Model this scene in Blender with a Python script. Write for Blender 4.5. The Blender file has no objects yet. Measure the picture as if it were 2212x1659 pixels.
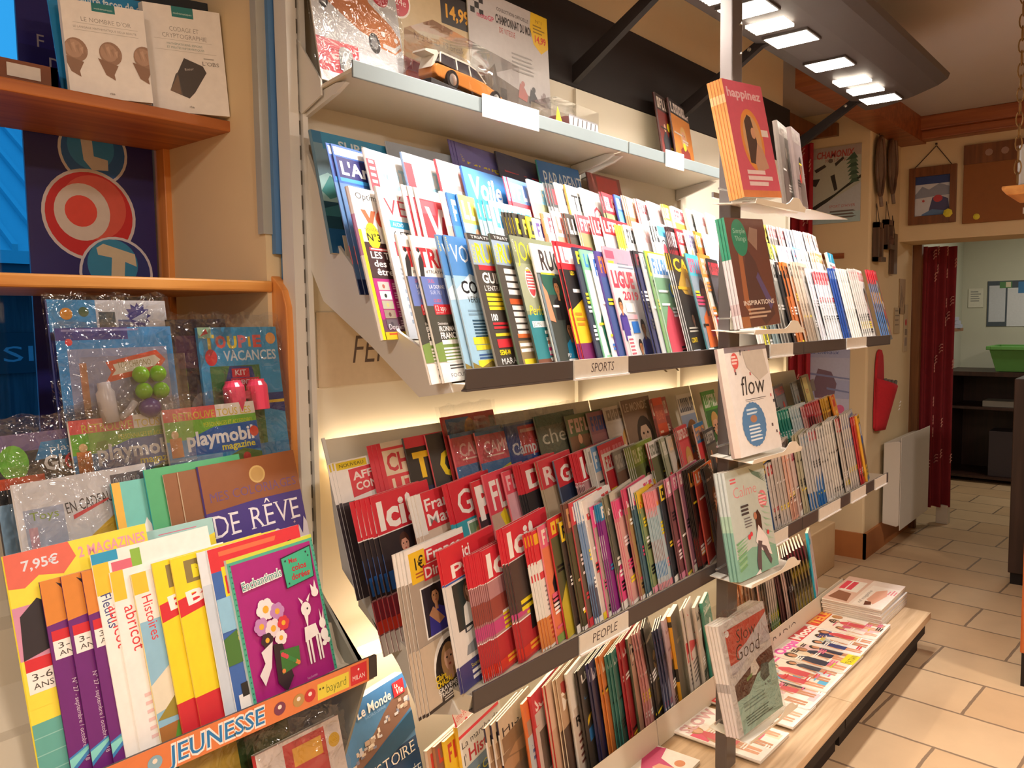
import bpy, bmesh, math, random
from mathutils import Vector, Matrix, Euler

S = bpy.context.scene
COL = bpy.context.collection
R = math.radians

# ------------------------------------------------------------------ camera
cam = bpy.data.cameras.new('camera')
cam.sensor_width = 36.0
cam.lens = 1750.0 / 2212.0 * 36.0
cam.clip_start = 0.02
cam_ob = bpy.data.objects.new('camera', cam)
COL.objects.link(cam_ob)
cam_ob.matrix_world = Matrix(((0.6426569, 0.06954123, -0.76299157, 0.0),
                              (-0.76604036, 0.0411634, -0.6414731, 0.0),
                              (-0.0132015, 0.99672945, 0.07972533, 1.42),
                              (0, 0, 0, 1)))
S.camera = cam_ob

# ------------------------------------------------------------------ world, view
S.view_settings.view_transform = 'Standard'
S.view_settings.look = 'None'
S.view_settings.gamma = 1.0
S.view_settings.use_curve_mapping = False
S.view_settings.exposure = 0.0
W = bpy.data.worlds.new('dusk_sky')
S.world = W
W.use_nodes = True
bg = W.node_tree.nodes['Background']
bg.inputs['Color'].default_value = (0.045, 0.40, 0.85, 1)
bg.inputs['Strength'].default_value = 1.25
S.cycles.max_bounces = 8
S.cycles.transparent_max_bounces = 24
S.cycles.caustics_reflective = False
S.cycles.caustics_refractive = False

WARM = (1.0, 0.86, 0.74)
LAMPC = (1.0, 0.93, 0.87)


def area(name, loc, rot, sx, sy, power, color, parent=None, spread=None):
    l = bpy.data.lights.new(name, 'AREA')
    l.shape = 'RECTANGLE'; l.size = sx; l.size_y = sy
    l.energy = power; l.color = color
    if spread: l.spread = R(spread)
    o = bpy.data.objects.new(name, l)
    COL.objects.link(o)
    o.location = loc; o.rotation_euler = rot
    if parent: o.parent = parent
    return o


# ceiling lamps of the shop behind the photographer (their fittings are built below)
for lx, ly, p in ((0.2, -1.1, 42), (3.0, -1.3, 48), (-1.0, -.1, 40)):
    area('ceiling_lamp_light', (lx, ly, 2.47), (0, 0, 0), 0.3, 0.3, p, WARM)
area('back_room_light', (7.2, 0.6, 2.25), (0, 0, 0), 0.25, 0.25, 13, (1.0, 0.93, 0.80))
# downlights of the canopy over the magazine rack
CANOPY_LAMPS = (1.22, 1.57, 1.92, 2.27, 2.60, 2.95, 3.55)
for lx in CANOPY_LAMPS:
    area('downlight_beam', (lx, 1.01, 2.275), (R(6), 0, 0), 0.11, 0.13, 5.2, LAMPC, spread=105)
# strip lamps tucked behind and under the lower display shelves
for lx, ln, p in ((1.51, .88, 1.0), (2.32, .55, .65), (3.13, .90, .9)):
    area('strip_lamp_light', (lx, 1.402, 1.125), (R(168), 0, 0), ln, 0.012, p, (1, .87, .68))
    area('strip_lamp_light', (lx, 1.318, 0.735), (R(150), 0, 0), ln, 0.03, p * .7, (1, .88, .72))
    area('strip_lamp_light', (lx, 1.318, 0.708), (R(20), 0, 0), ln, 0.03, p * 2.2, (1, .88, .72))


# ------------------------------------------------------------------ helpers
def lin(c):
    return tuple((x / 12.92 if x <= 0.04045 else ((x + 0.055) / 1.055) ** 2.4) for x in c)


_hex = {}


def hx(s):
    if not isinstance(s, str): return s
    if s not in _hex:
        q = s.lstrip('#')
        if len(q) == 3: q = ''.join(ch * 2 for ch in q)
        _hex[s] = lin(tuple(int(q[i:i + 2], 16) / 255 for i in (0, 2, 4)))
    return _hex[s]


def nodes_of(m):
    m.use_nodes = True
    nt = m.node_tree
    return nt, nt.nodes, nt.links, nt.nodes['Principled BSDF']


_mats = {}


def mat(name, col, rough=0.5, metal=0.0, var=0.06, scale=18.0, bump=0.0, spec=0.5, emit=None, estr=0.0):
    if name in _mats: return _mats[name]
    m = bpy.data.materials.new(name)
    nt, N, L, P = nodes_of(m)
    c = hx(col)
    tc = N.new('ShaderNodeTexCoord')
    nz = N.new('ShaderNodeTexNoise'); nz.inputs['Scale'].default_value = scale; nz.inputs['Detail'].default_value = 4
    L.new(tc.outputs['Object'], nz.inputs['Vector'])
    mx = N.new('ShaderNodeMix'); mx.data_type = 'RGBA'
    mx.inputs[6].default_value = tuple(x * (1 - var) for x in c) + (1,)
    mx.inputs[7].default_value = tuple(min(1, x * (1 + var)) for x in c) + (1,)
    L.new(nz.outputs['Fac'], mx.inputs[0])
    L.new(mx.outputs[2], P.inputs['Base Color'])
    P.inputs['Roughness'].default_value = rough
    P.inputs['Metallic'].default_value = metal
    P.inputs['Specular IOR Level'].default_value = spec
    if bump:
        b = N.new('ShaderNodeBump'); b.inputs['Strength'].default_value = bump; b.inputs['Distance'].default_value = 0.004
        L.new(nz.outputs['Fac'], b.inputs['Height']); L.new(b.outputs['Normal'], P.inputs['Normal'])
    if emit:
        P.inputs['Emission Color'].default_value = hx(emit) + (1,)
        P.inputs['Emission Strength'].default_value = estr
    _mats[name] = m
    return m


def wood(name, c1, c2, axis='X', knots=True, rough=0.42, scale=1.0):
    if name in _mats: return _mats[name]
    m = bpy.data.materials.new(name)
    nt, N, L, P = nodes_of(m)
    tc = N.new('ShaderNodeTexCoord')
    mp = N.new('ShaderNodeMapping')
    st = {'X': (0.9, 14, 14), 'Y': (14, 0.9, 14), 'Z': (14, 14, 0.9)}[axis]
    mp.inputs['Scale'].default_value = tuple(v * scale for v in st)
    L.new(tc.outputs['Object'], mp.inputs['Vector'])
    nz = N.new('ShaderNodeTexNoise'); nz.inputs['Scale'].default_value = 2.2; nz.inputs['Detail'].default_value = 6
    nz.inputs['Distortion'].default_value = 0.6
    L.new(mp.outputs['Vector'], nz.inputs['Vector'])
    rp = N.new('ShaderNodeValToRGB')
    rp.color_ramp.elements[0].position = 0.34; rp.color_ramp.elements[0].color = hx(c2) + (1,)
    rp.color_ramp.elements[1].position = 0.62; rp.color_ramp.elements[1].color = hx(c1) + (1,)
    L.new(nz.outputs['Fac'], rp.inputs['Fac'])
    out = rp.outputs['Color']
    if knots:
        mp2 = N.new('ShaderNodeMapping')
        s2 = {'X': (0.45, 1, 1), 'Y': (1, 0.45, 1), 'Z': (1, 1, 0.45)}[axis]
        mp2.inputs['Scale'].default_value = s2
        L.new(tc.outputs['Object'], mp2.inputs['Vector'])
        vo = N.new('ShaderNodeTexVoronoi'); vo.inputs['Scale'].default_value = 9.0
        L.new(mp2.outputs['Vector'], vo.inputs['Vector'])
        r2 = N.new('ShaderNodeValToRGB')
        r2.color_ramp.elements[0].position = 0.09; r2.color_ramp.elements[0].color = (0.9, 0.9, 0.9, 1)
        r2.color_ramp.elements[1].position = 0.17; r2.color_ramp.elements[1].color = (0, 0, 0, 1)
        L.new(vo.outputs['Distance'], r2.inputs['Fac'])
        mx = N.new('ShaderNodeMix'); mx.data_type = 'RGBA'
        L.new(r2.outputs['Color'], mx.inputs[0]); L.new(out, mx.inputs[6])
        mx.inputs[7].default_value = hx('#5c2f17') + (1,)
        out = mx.outputs[2]
    L.new(out, P.inputs['Base Color'])
    P.inputs['Roughness'].default_value = rough
    b = N.new('ShaderNodeBump'); b.inputs['Strength'].default_value = 0.12; b.inputs['Distance'].default_value = 0.002
    L.new(nz.outputs['Fac'], b.inputs['Height']); L.new(b.outputs['Normal'], P.inputs['Normal'])
    _mats[name] = m
    return m


def print_mat(name, rough, coat):
    m = bpy.data.materials.new(name)
    nt, N, L, P = nodes_of(m)
    at = N.new('ShaderNodeAttribute'); at.attribute_name = 'Col'
    tc = N.new('ShaderNodeTexCoord')
    nz = N.new('ShaderNodeTexNoise'); nz.inputs['Scale'].default_value = 60; nz.inputs['Detail'].default_value = 3
    L.new(tc.outputs['Object'], nz.inputs['Vector'])
    mr = N.new('ShaderNodeMapRange'); mr.inputs['To Min'].default_value = 0.9; mr.inputs['To Max'].default_value = 1.06
    L.new(nz.outputs['Fac'], mr.inputs['Value'])
    mx = N.new('ShaderNodeMix'); mx.data_type = 'RGBA'; mx.blend_type = 'MULTIPLY'; mx.inputs[0].default_value = 1
    L.new(at.outputs['Color'], mx.inputs[6]); L.new(mr.outputs['Result'], mx.inputs[7])
    L.new(mx.outputs[2], P.inputs['Base Color'])
    P.inputs['Roughness'].default_value = rough
    P.inputs['Coat Weight'].default_value = coat
    P.inputs['Coat Roughness'].default_value = 0.22
    b = N.new('ShaderNodeBump'); b.inputs['Strength'].default_value = 0.08; b.inputs['Distance'].default_value = 0.004
    n2 = N.new('ShaderNodeTexNoise'); n2.inputs['Scale'].default_value = 14
    L.new(tc.outputs['Object'], n2.inputs['Vector'])
    L.new(n2.outputs['Fac'], b.inputs['Height']); L.new(b.outputs['Normal'], P.inputs['Normal'])
    return m


PRINT = print_mat('printed_cover_paper', 0.42, 0.25)
MATTE = print_mat('matte_printed_paper', 0.6, 0.0)


def pages_mat():
    m = bpy.data.materials.new('paper_page_edges')
    nt, N, L, P = nodes_of(m)
    tc = N.new('ShaderNodeTexCoord')
    mp = N.new('ShaderNodeMapping'); mp.inputs['Scale'].default_value = (4, 2600, 4)
    L.new(tc.outputs['Object'], mp.inputs['Vector'])
    nz = N.new('ShaderNodeTexNoise'); nz.inputs['Scale'].default_value = 1.0
    L.new(mp.outputs['Vector'], nz.inputs['Vector'])
    rp = N.new('ShaderNodeValToRGB')
    rp.color_ramp.elements[0].position = 0.3; rp.color_ramp.elements[0].color = hx('#b9b0a2') + (1,)
    rp.color_ramp.elements[1].position = 0.6; rp.color_ramp.elements[1].color = hx('#efe9dd') + (1,)
    L.new(nz.outputs['Fac'], rp.inputs['Fac']); L.new(rp.outputs['Color'], P.inputs['Base Color'])
    P.inputs['Roughness'].default_value = 0.75
    return m


PAGES = pages_mat()


def film_mat(name, tint, alpha, rough=0.08, bump=0.5, scale=26):
    m = bpy.data.materials.new(name)
    m.use_nodes = True
    nt = m.node_tree; N = nt.nodes; L = nt.links
    N.remove(N['Principled BSDF'])
    out = N['Material Output']
    tr = N.new('ShaderNodeBsdfTransparent'); tr.inputs['Color'].default_value = hx(tint) + (1,)
    gl = N.new('ShaderNodeBsdfGlossy'); gl.inputs['Roughness'].default_value = rough
    gl.inputs['Color'].default_value = (1, 1, 1, 1)
    tc = N.new('ShaderNodeTexCoord')
    nz = N.new('ShaderNodeTexNoise'); nz.inputs['Scale'].default_value = scale; nz.inputs['Detail'].default_value = 2
    nz.inputs['Distortion'].default_value = 1.4
    L.new(tc.outputs['Object'], nz.inputs['Vector'])
    b = N.new('ShaderNodeBump'); b.inputs['Strength'].default_value = bump; b.inputs['Distance'].default_value = 0.02
    L.new(nz.outputs['Fac'], b.inputs['Height']); L.new(b.outputs['Normal'], gl.inputs['Normal'])
    lw = N.new('ShaderNodeLayerWeight'); lw.inputs['Blend'].default_value = 0.25
    L.new(b.outputs['Normal'], lw.inputs['Normal'])
    mr = N.new('ShaderNodeMapRange'); mr.inputs['To Min'].default_value = alpha; mr.inputs['To Max'].default_value = min(1, alpha + 0.5)
    L.new(lw.outputs['Fresnel'], mr.inputs['Value'])
    mx = N.new('ShaderNodeMixShader')
    L.new(mr.outputs['Result'], mx.inputs[0]); L.new(tr.outputs[0], mx.inputs[1]); L.new(gl.outputs[0], mx.inputs[2])
    L.new(mx.outputs[0], out.inputs['Surface'])
    return m


FILM = film_mat('clear_plastic_film', '#f4f4f4', 0.06)
BLISTER = film_mat('clear_blister_plastic', '#f6f6f6', 0.05, 0.04, 0.12, 8)
GLASS = film_mat('window_glass', '#e8f4f8', 0.03, 0.02, 0.0)


class MB:
    """collects polygons for ONE mesh object"""
    def __init__(s):
        s.v = []; s.f = []; s.m = []; s.c = []; s.hascol = False

    def poly(s, pts, mi=0, col=None):
        n = len(s.v); s.v.extend(tuple(p) for p in pts)
        s.f.append(tuple(range(n, n + len(pts)))); s.m.append(mi)
        c = hx(col) if col is not None else (0.8, 0.8, 0.8)
        if col is not None: s.hascol = True
        s.c.append(c)

    def faces(s, verts, faces, mi=0, col=None):
        n = len(s.v); s.v.extend(tuple(p) for p in verts)
        c = hx(col) if col is not None else (0.8, 0.8, 0.8)
        if col is not None: s.hascol = True
        for f in faces:
            s.f.append(tuple(n + i for i in f)); s.m.append(mi); s.c.append(c)

    def box(s, x0, y0, z0, x1, y1, z1, mi=0, col=None, M=None):
        v = [Vector(p) for p in ((x0, y0, z0), (x1, y0, z0), (x1, y1, z0), (x0, y1, z0),
                                 (x0, y0, z1), (x1, y0, z1), (x1, y1, z1), (x0, y1, z1))]
        if M: v = [M @ p for p in v]
        s.faces(v, [(3, 2, 1, 0), (4, 5, 6, 7), (0, 1, 5, 4), (1, 2, 6, 5), (2, 3, 7, 6), (3, 0, 4, 7)], mi, col)

    def prism(s, prof, a0, a1, axis='X', mi=0, col=None):
        """closed profile (pairs) swept along an axis; X: (y,z)  Y: (x,z)  Z: (x,y)"""
        def P(t, p):
            return {'X': (t, p[0], p[1]), 'Y': (p[0], t, p[1]), 'Z': (p[0], p[1], t)}[axis]
        n = len(prof)
        v = [P(a0, p) for p in prof] + [P(a1, p) for p in prof]
        fs = [tuple(range(n - 1, -1, -1)), tuple(range(n, 2 * n))]
        fs += [(i, (i + 1) % n, n + (i + 1) % n, n + i) for i in range(n)]
        s.faces(v, fs, mi, col)

    def tube(s, pts, r, n=8, mi=0, col=None, r2=None, caps=True):
        pts = [Vector(p) for p in pts]
        rings = []
        up = None
        for i, p in enumerate(pts):
            d = (pts[min(i + 1, len(pts) - 1)] - pts[max(i - 1, 0)]).normalized()
            if up is None:
                up = d.orthogonal().normalized()
            up = (up - d * up.dot(d)).normalized()
            w = d.cross(up)
            rr = r if r2 is None else r + (r2 - r) * i / (len(pts) - 1)
            rings.append([p + (up * math.cos(2 * math.pi * k / n) + w * math.sin(2 * math.pi * k / n)) * rr for k in range(n)])
        v = [q for ring in rings for q in ring]
        fs = []
        for i in range(len(rings) - 1):
            for k in range(n):
                fs.append((i * n + k, i * n + (k + 1) % n, (i + 1) * n + (k + 1) % n, (i + 1) * n + k))
        if caps:
            fs.append(tuple(range(n - 1, -1, -1))); fs.append(tuple((len(rings) - 1) * n + k for k in range(n)))
        s.faces(v, fs, mi, col)

    def lathe(s, prof, n=16, mi=0, col=None, M=None):
        v = []
        for (r, z) in prof:
            for k in range(n):
                p = Vector((r * math.cos(2 * math.pi * k / n), r * math.sin(2 * math.pi * k / n), z))
                v.append(M @ p if M else p)
        fs = []
        for i in range(len(prof) - 1):
            for k in range(n):
                fs.append((i * n + k, i * n + (k + 1) % n, (i + 1) * n + (k + 1) % n, (i + 1) * n + k))
        fs.append(tuple(range(n - 1, -1, -1))); fs.append(tuple((len(prof) - 1) * n + k for k in range(n)))
        s.faces(v, fs, mi, col)

    def grid(s, fn, nu, nv, mi=0, col=None):
        v = [fn(i / nu, j / nv) for j in range(nv + 1) for i in range(nu + 1)]
        fs = [(j * (nu + 1) + i, j * (nu + 1) + i + 1, (j + 1) * (nu + 1) + i + 1, (j + 1) * (nu + 1) + i)
              for j in range(nv) for i in range(nu)]
        s.faces(v, fs, mi, col)

    def mesh(s, name, mats):
        me = bpy.data.meshes.new(name)
        me.from_pydata([tuple(p) for p in s.v], [], s.f)
        for m in (mats if isinstance(mats, (list, tuple)) else [mats]): me.materials.append(m)
        me.polygons.foreach_set('material_index', s.m)
        if s.hascol:
            a = me.color_attributes.new('Col', 'FLOAT_COLOR', 'CORNER')
            buf = []
            for f, c in zip(s.f, s.c): buf.extend((c[0], c[1], c[2], 1.0) * len(f))
            a.data.foreach_set('color', buf)
        me.update()
        return me

    def build(s, name, mats, parent=None, smooth=False, bevel=0.0, loc=None, rot=None, solid=0.0):
        o = bpy.data.objects.new(name, s.mesh(name, mats))
        COL.objects.link(o)
        if parent: o.parent = parent
        if loc: o.location = loc
        if rot: o.rotation_euler = rot
        if smooth:
            for p in o.data.polygons: p.use_smooth = True
        if solid:
            md = o.modifiers.new('solid', 'SOLIDIFY'); md.thickness = solid
        if bevel:
            md = o.modifiers.new('bevel', 'BEVEL'); md.width = bevel; md.segments = 2; md.limit_method = 'ANGLE'
        return o


def tag(o, label=None, cat=None, group=None, kind=None):
    if label: o['label'] = label
    if cat: o['category'] = cat
    if group: o['group'] = group
    if kind: o['kind'] = kind
    return o


def empty(name, loc, label, cat, group=None, rot=None):
    o = bpy.data.objects.new(name, None); COL.objects.link(o)
    o.location = loc; o.empty_display_size = 0.02
    if rot: o.rotation_euler = rot
    return tag(o, label, cat, group)


def struct(mb, name, m, bevel=0.0, smooth=False, parent=None):
    o = mb.build(name, m, parent, smooth, bevel)
    if not parent: o['kind'] = 'structure'
    return o


# ------------------------------------------------------------------ lettering
_txt = {}
_cap = [None]


def glyphs(s, bold=0.0):
    """flat triangles of a word in the built-in font, cap height 1"""
    key = (s, bold)
    if key in _txt: return _txt[key]
    cu = bpy.data.curves.new('lettering', 'FONT')
    cu.body = s; cu.resolution_u = 2; cu.offset = bold
    ob = bpy.data.objects.new('lettering', cu)
    COL.objects.link(ob)
    dg = bpy.context.evaluated_depsgraph_get()
    ev = ob.evaluated_get(dg)
    me = ev.to_mesh()
    pts = [(v.co.x, v.co.y) for v in me.vertices]
    fs = [tuple(p.vertices) for p in me.polygons]
    ev.to_mesh_clear()
    bpy.data.objects.remove(ob); bpy.data.curves.remove(cu)
    if _cap[0] is None:
        _cap[0] = 1.0
        _cap[0] = max(p[1] for p in glyphs('H')[0])
        _txt.pop(('H', 0.0))
        if s == 'H': _cap[0] = _cap[0]
    k = 1.0 / _cap[0]
    pts = [(x * k, y * k) for x, y in pts]
    x0 = min((p[0] for p in pts), default=0); x1 = max((p[0] for p in pts), default=1)
    pts = [(x - x0, y) for x, y in pts]
    _txt[key] = (pts, fs, x1 - x0)
    return _txt[key]


SERIF = {'I': 'cb ct', 'L': 'lb lt', 'H': 'lb lt rb rt', 'T': 'cb', 'R': 'lb lt rb', 'E': 'lb lt', 'D': 'lb lt', 'V': 'lt rt',
         'A': 'lb rb', 'N': 'lb lt rt', 'M': 'lb rb', 'O': '', 'S': '', 'F': 'lb lt', 'P': 'lb lt', 'B': 'lb lt', 'C': '', 'G': ''}


def serif_word(s):
    """the same letters with slab serifs set on their stems"""
    key = ('serif', s)
    if key in _txt: return _txt[key]
    pts = []; fs = []; x = 0.0
    for ch in s:
        if ch == ' ':
            x += 0.35; continue
        p, f, w = glyphs(ch, -0.006)
        n = len(pts)
        pts += [(q[0] + x, q[1]) for q in p]; fs += [tuple(n + i for i in g) for g in f]
        base = {'É': 'E', 'Ê': 'E'}.get(ch, ch)
        for k in SERIF.get(base, '').split():
            cx = {'l': 0.06, 'c': w / 2, 'r': w - 0.06}[k[0]]; hw = 0.15
            y0 = 0.0 if k[1] == 'b' else 0.955
            n = len(pts)
            pts += [(x + cx - hw, y0), (x + cx + hw, y0), (x + cx + hw, y0 + 0.045), (x + cx - hw, y0 + 0.045)]
            fs.append((n, n + 1, n + 2, n + 3))
        x += w + 0.16
    _txt[key] = (pts, fs, x - 0.16)
    return _txt[key]


def clip(poly, axis, lo, hi):
    for sgn, lim in ((1, lo), (-1, hi)):
        out = []
        n = len(poly)
        for i in range(n):
            a, b = poly[i], poly[(i + 1) % n]
            da = sgn * (a[axis] - lim); db = sgn * (b[axis] - lim)
            if da >= 0: out.append(a)
            if (da >= 0) != (db >= 0):
                t = da / (da - db)
                out.append((a[0] + (b[0] - a[0]) * t, a[1] + (b[1] - a[1]) * t))
        poly = out
        if len(poly) < 3: return []
    return poly


class Art:
    """flat printed design; u runs 0-1 across, v 0-1 upwards, aspect = width / height"""
    def __init__(s, w, h):
        s.w = w; s.h = h; s.ops = []; s.k = 0

    def _add(s, pts, c, new=True):
        if new: s.k += 1
        q = clip(clip(pts, 0, 0.0, 1.0), 1, 0.0, 1.0)
        if q: s.ops.append(([(x * s.w, y * s.h) for x, y in q], hx(c), s.k))
        return s

    def r(s, u0, v0, u1, v1, c): return s._add([(u0, v0), (u1, v0), (u1, v1), (u0, v1)], c)

    def p(s, pts, c):
        # fan for non-convex outlines: triangulated
        s.k += 1
        from mathutils.geometry import tessellate_polygon
        tri = tessellate_polygon([[Vector((x, y, 0)) for x, y in pts]])
        for t in tri:
            q = [pts[i] for i in t]
            ar = (q[1][0] - q[0][0]) * (q[2][1] - q[0][1]) - (q[2][0] - q[0][0]) * (q[1][1] - q[0][1])
            if ar < 0: q.reverse()
            s._add(q, c, False)
        return s

    def e(s, cu, cv, r, c, sx=1.0, n=18, rot=0.0):
        """round spot: r in units of height, sx = width factor"""
        pts = []
        for k in range(n):
            a = 2 * math.pi * k / n
            x = r * sx * math.cos(a); y = r * math.sin(a)
            x, y = x * math.cos(rot) - y * math.sin(rot), x * math.sin(rot) + y * math.cos(rot)
            pts.append((cu + x * s.h / s.w, cv + y))
        return s._add(pts, c)

    def star(s, cu, cv, r, c, n=5, inner=0.45):
        pts = []
        for k in range(2 * n):
            a = math.pi / 2 + math.pi * k / n; q = r if k % 2 == 0 else r * inner
            pts.append((cu + q * math.cos(a) * s.h / s.w, cv + q * math.sin(a)))
        return s.p(pts, c)

    def t(s, txt, u, v, h, c, w=None, b=0.0, rot=0.0, sh=0.0, al='l', serif=False, out=None):
        """text: cap height h (in v), optional fitted width w (in u)"""
        pts, fs, tw = serif_word(txt) if serif else glyphs(txt, b)
        sy = h * s.h
        sx = sy if w is None else w * s.w / tw
        W_ = tw * sx
        off = {'l': 0, 'c': -W_ / 2, 'r': -W_}[al]
        if out:
            s.t(txt, u + 0.006, v - 0.006, h, out, w, b + 0.02 if not serif else b, rot, sh, al, serif)
        s.k += 1
        cr, sr = math.cos(rot), math.sin(rot)
        P = []
        for x, y in pts:
            X = x * sx + off + y * sy * sh; Y = y * sy
            P.append(((u * s.w + X * cr - Y * sr) / s.w, (v * s.h + X * sr + Y * cr) / s.h))
        for f in fs:
            q = [P[i] for i in f]
            s._add(q, c, False)
        return s

    def bars(s, u0, v0, u1, n, dv, c, hgt=0.5, seed=0, jag=0.3):
        rg = random.Random(seed); s.k += 1
        for i in range(n):
            v = v0 - i * dv
            s._add([(u0, v), (u1 - rg.random() * jag * (u1 - u0), v), (u1 - rg.random() * jag * (u1 - u0), v + dv * hgt), (u0, v + dv * hgt)], c, False)
        return s

    def head(s, u, v, r, skin='#d9a283', hair='#5a3a26', cloth='#33415c', long=True, body=True):
        if body:
            s.p([(u - 2.0 * r * s.h / s.w, v - 4.2 * r), (u + 2.0 * r * s.h / s.w, v - 4.2 * r), (u + 1.7 * r * s.h / s.w, v - 1.8 * r),
                 (u + .5 * r * s.h / s.w, v - 1.25 * r), (u - .5 * r * s.h / s.w, v - 1.25 * r), (u - 1.7 * r * s.h / s.w, v - 1.8 * r)], cloth)
        if long: s.e(u, v - 0.25 * r, 1.45 * r, hair, 0.82)
        else: s.e(u, v + 0.22 * r, 1.12 * r, hair, 0.86)
        if body: s.r(u - .33 * r * s.h / s.w, v - 1.7 * r, u + .33 * r * s.h / s.w, v - .6 * r, skin)
        s.e(u, v, r, skin, 0.74)
        s.p([(u - .76 * r * s.h / s.w, v + .1 * r), (u - .5 * r * s.h / s.w, v + .55 * r), (u + .3 * r * s.h / s.w, v + .6 * r), (u + .76 * r * s.h / s.w, v + .1 * r),
             (u + .62 * r * s.h / s.w, v + .9 * r), (u, v + 1.12 * r), (u - .62 * r * s.h / s.w, v + .9 * r)], hair)
        for sg in (-1, 1): s.e(u + sg * .3 * r * s.h / s.w, v + .08 * r, .09 * r, '#2a1d18', 1.5, 8)
        s.e(u, v - .5 * r, .1 * r, '#a8504a', 2.0, 8)
        s.p([(u - .06 * r * s.h / s.w, v + .05 * r), (u + .1 * r * s.h / s.w, v - .22 * r), (u - .08 * r * s.h / s.w, v - .22 * r)], tuple(x * 0.75 for x in hx(skin)))
        return s


EPS = 0.00004


def put_art(mb, art, mi=0, x0=0.0, z0=0.0, y=0.0, bend=None):
    """print the design onto the -Y face of a sheet whose lower left corner is (x0, y, z0)"""
    for pts, c, k in art.ops:
        if bend:
            nb = 6
            zs = [p[1] for p in pts]
            for b in range(nb):
                lo, hi = art.h * b / nb, art.h * (b + 1) / nb
                if max(zs) < lo or min(zs) > hi: continue
                q = clip(pts, 1, lo, hi)
                if q: mb.poly([(x0 + p[0], y - EPS * k + bend(p[0], p[1]), z0 + p[1]) for p in q], mi, c)
        else:
            mb.poly([(x0 + p[0], y - EPS * k, z0 + p[1]) for p in pts], mi, c)

# ------------------------------------------------------------------ materials of the place
M_CREAM = mat('cream_plaster', '#dac59f', 0.85, var=0.05, scale=6, bump=0.15)
M_PINKISH = mat('ceiling_plaster', '#b8b2b0', 0.9, var=0.04, scale=3, bump=0.1)
M_RACK = mat('beige_rack_metal', '#cfc6b4', 0.45, var=0.02)
M_LIGHTGREY = mat('light_grey_metal', '#767f80', 0.4, var=0.02)
M_SIDE = mat('pale_side_metal', '#d3d1cc', 0.42, var=0.02)
M_DARK = mat('dark_brown_metal', '#4a4240', 0.5, var=0.04)
M_POST = mat('charcoal_metal', '#5a5350', 0.38, var=0.04)
M_BLACK = mat('black_metal', '#211b1a', 0.65, var=0.05, spec=.25)
M_CHROME = mat('bright_metal', '#d8d8d8', 0.2, metal=0.9, var=0.02)
M_WHITE = mat('white_card', '#f1eee8', 0.6, var=0.02)
M_CARDGREY = mat('grey_card', '#c9c4bb', 0.6, var=0.03)
M_INK = mat('dark_ink', '#3b3130', 0.6, var=0.02)
M_PINE = wood('orange_pine', '#de9650', '#c67c3c', 'Z')
M_PINEX = wood('orange_pine_shelf', '#b9703a', '#95522a', 'X')
M_PINEL = wood('honey_pine_shelf', '#d89a50', '#bd7a38', 'X')
M_BEAM = wood('stained_beam', '#a05c34', '#7c4022', 'Y', knots=False)
M_OAK = wood('washed_oak', '#d2b795', '#b79a78', 'X', knots=False, scale=1.4)
M_DRIFT = wood('weathered_wood', '#6f5240', '#4b372b', 'Z', knots=False)
M_COUNTER = wood('red_brown_veneer', '#c56a34', '#a4501f', 'Z', knots=False)


def tile_floor():
    m = bpy.data.materials.new('terracotta_tiles')
    nt, N, L, P = nodes_of(m)
    tc = N.new('ShaderNodeTexCoord')
    mp = N.new('ShaderNodeMapping')
    mp.inputs['Rotation'].default_value = (0, 0, R(-86))
    mp.inputs['Location'].default_value = (0.13, 0.07, 0)
    L.new(tc.outputs['Object'], mp.inputs['Vector'])
    br = N.new('ShaderNodeTexBrick')
    br.inputs['Scale'].default_value = 1.0
    br.inputs['Brick Width'].default_value = 0.46; br.inputs['Row Height'].default_value = 0.30
    br.inputs['Mortar Size'].default_value = 0.006; br.inputs['Mortar Smooth'].default_value = 0.25
    br.inputs['Bias'].default_value = 0.0
    br.inputs['Color1'].default_value = hx('#cdb08c') + (1,)
    br.inputs['Color2'].default_value = hx('#c2a17b') + (1,)
    br.inputs['Mortar'].default_value = hx('#86705a') + (1,)
    wob = N.new('ShaderNodeTexNoise'); wob.inputs['Scale'].default_value = 22
    L.new(mp.outputs['Vector'], wob.inputs['Vector'])
    ad = N.new('ShaderNodeMix'); ad.data_type = 'VECTOR'; ad.inputs[0].default_value = 0.006
    L.new(mp.outputs['Vector'], ad.inputs[4]); L.new(wob.outputs['Color'], ad.inputs[5])
    L.new(ad.outputs[1], br.inputs['Vector'])
    nz = N.new('ShaderNodeTexNoise'); nz.inputs['Scale'].default_value = 7; nz.inputs['Detail'].default_value = 6
    L.new(tc.outputs['Object'], nz.inputs['Vector'])
    mr = N.new('ShaderNodeMapRange'); mr.inputs['To Min'].default_value = 0.86; mr.inputs['To Max'].default_value = 1.1
    L.new(nz.outputs['Fac'], mr.inputs['Value'])
    mx = N.new('ShaderNodeMix'); mx.data_type = 'RGBA'; mx.blend_type = 'MULTIPLY'; mx.inputs[0].default_value = 1
    L.new(br.outputs['Color'], mx.inputs[6]); L.new(mr.outputs['Result'], mx.inputs[7])
    L.new(mx.outputs[2], P.inputs['Base Color'])
    P.inputs['Roughness'].default_value = 0.5
    b = N.new('ShaderNodeBump'); b.inputs['Strength'].default_value = 0.35; b.inputs['Distance'].default_value = 0.004
    iv = N.new('ShaderNodeMath'); iv.operation = 'SUBTRACT'; iv.inputs[0].default_value = 1.0
    L.new(br.outputs['Fac'], iv.inputs[1]); L.new(iv.outputs[0], b.inputs['Height'])
    L.new(b.outputs['Normal'], P.inputs['Normal'])
    return m


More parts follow.
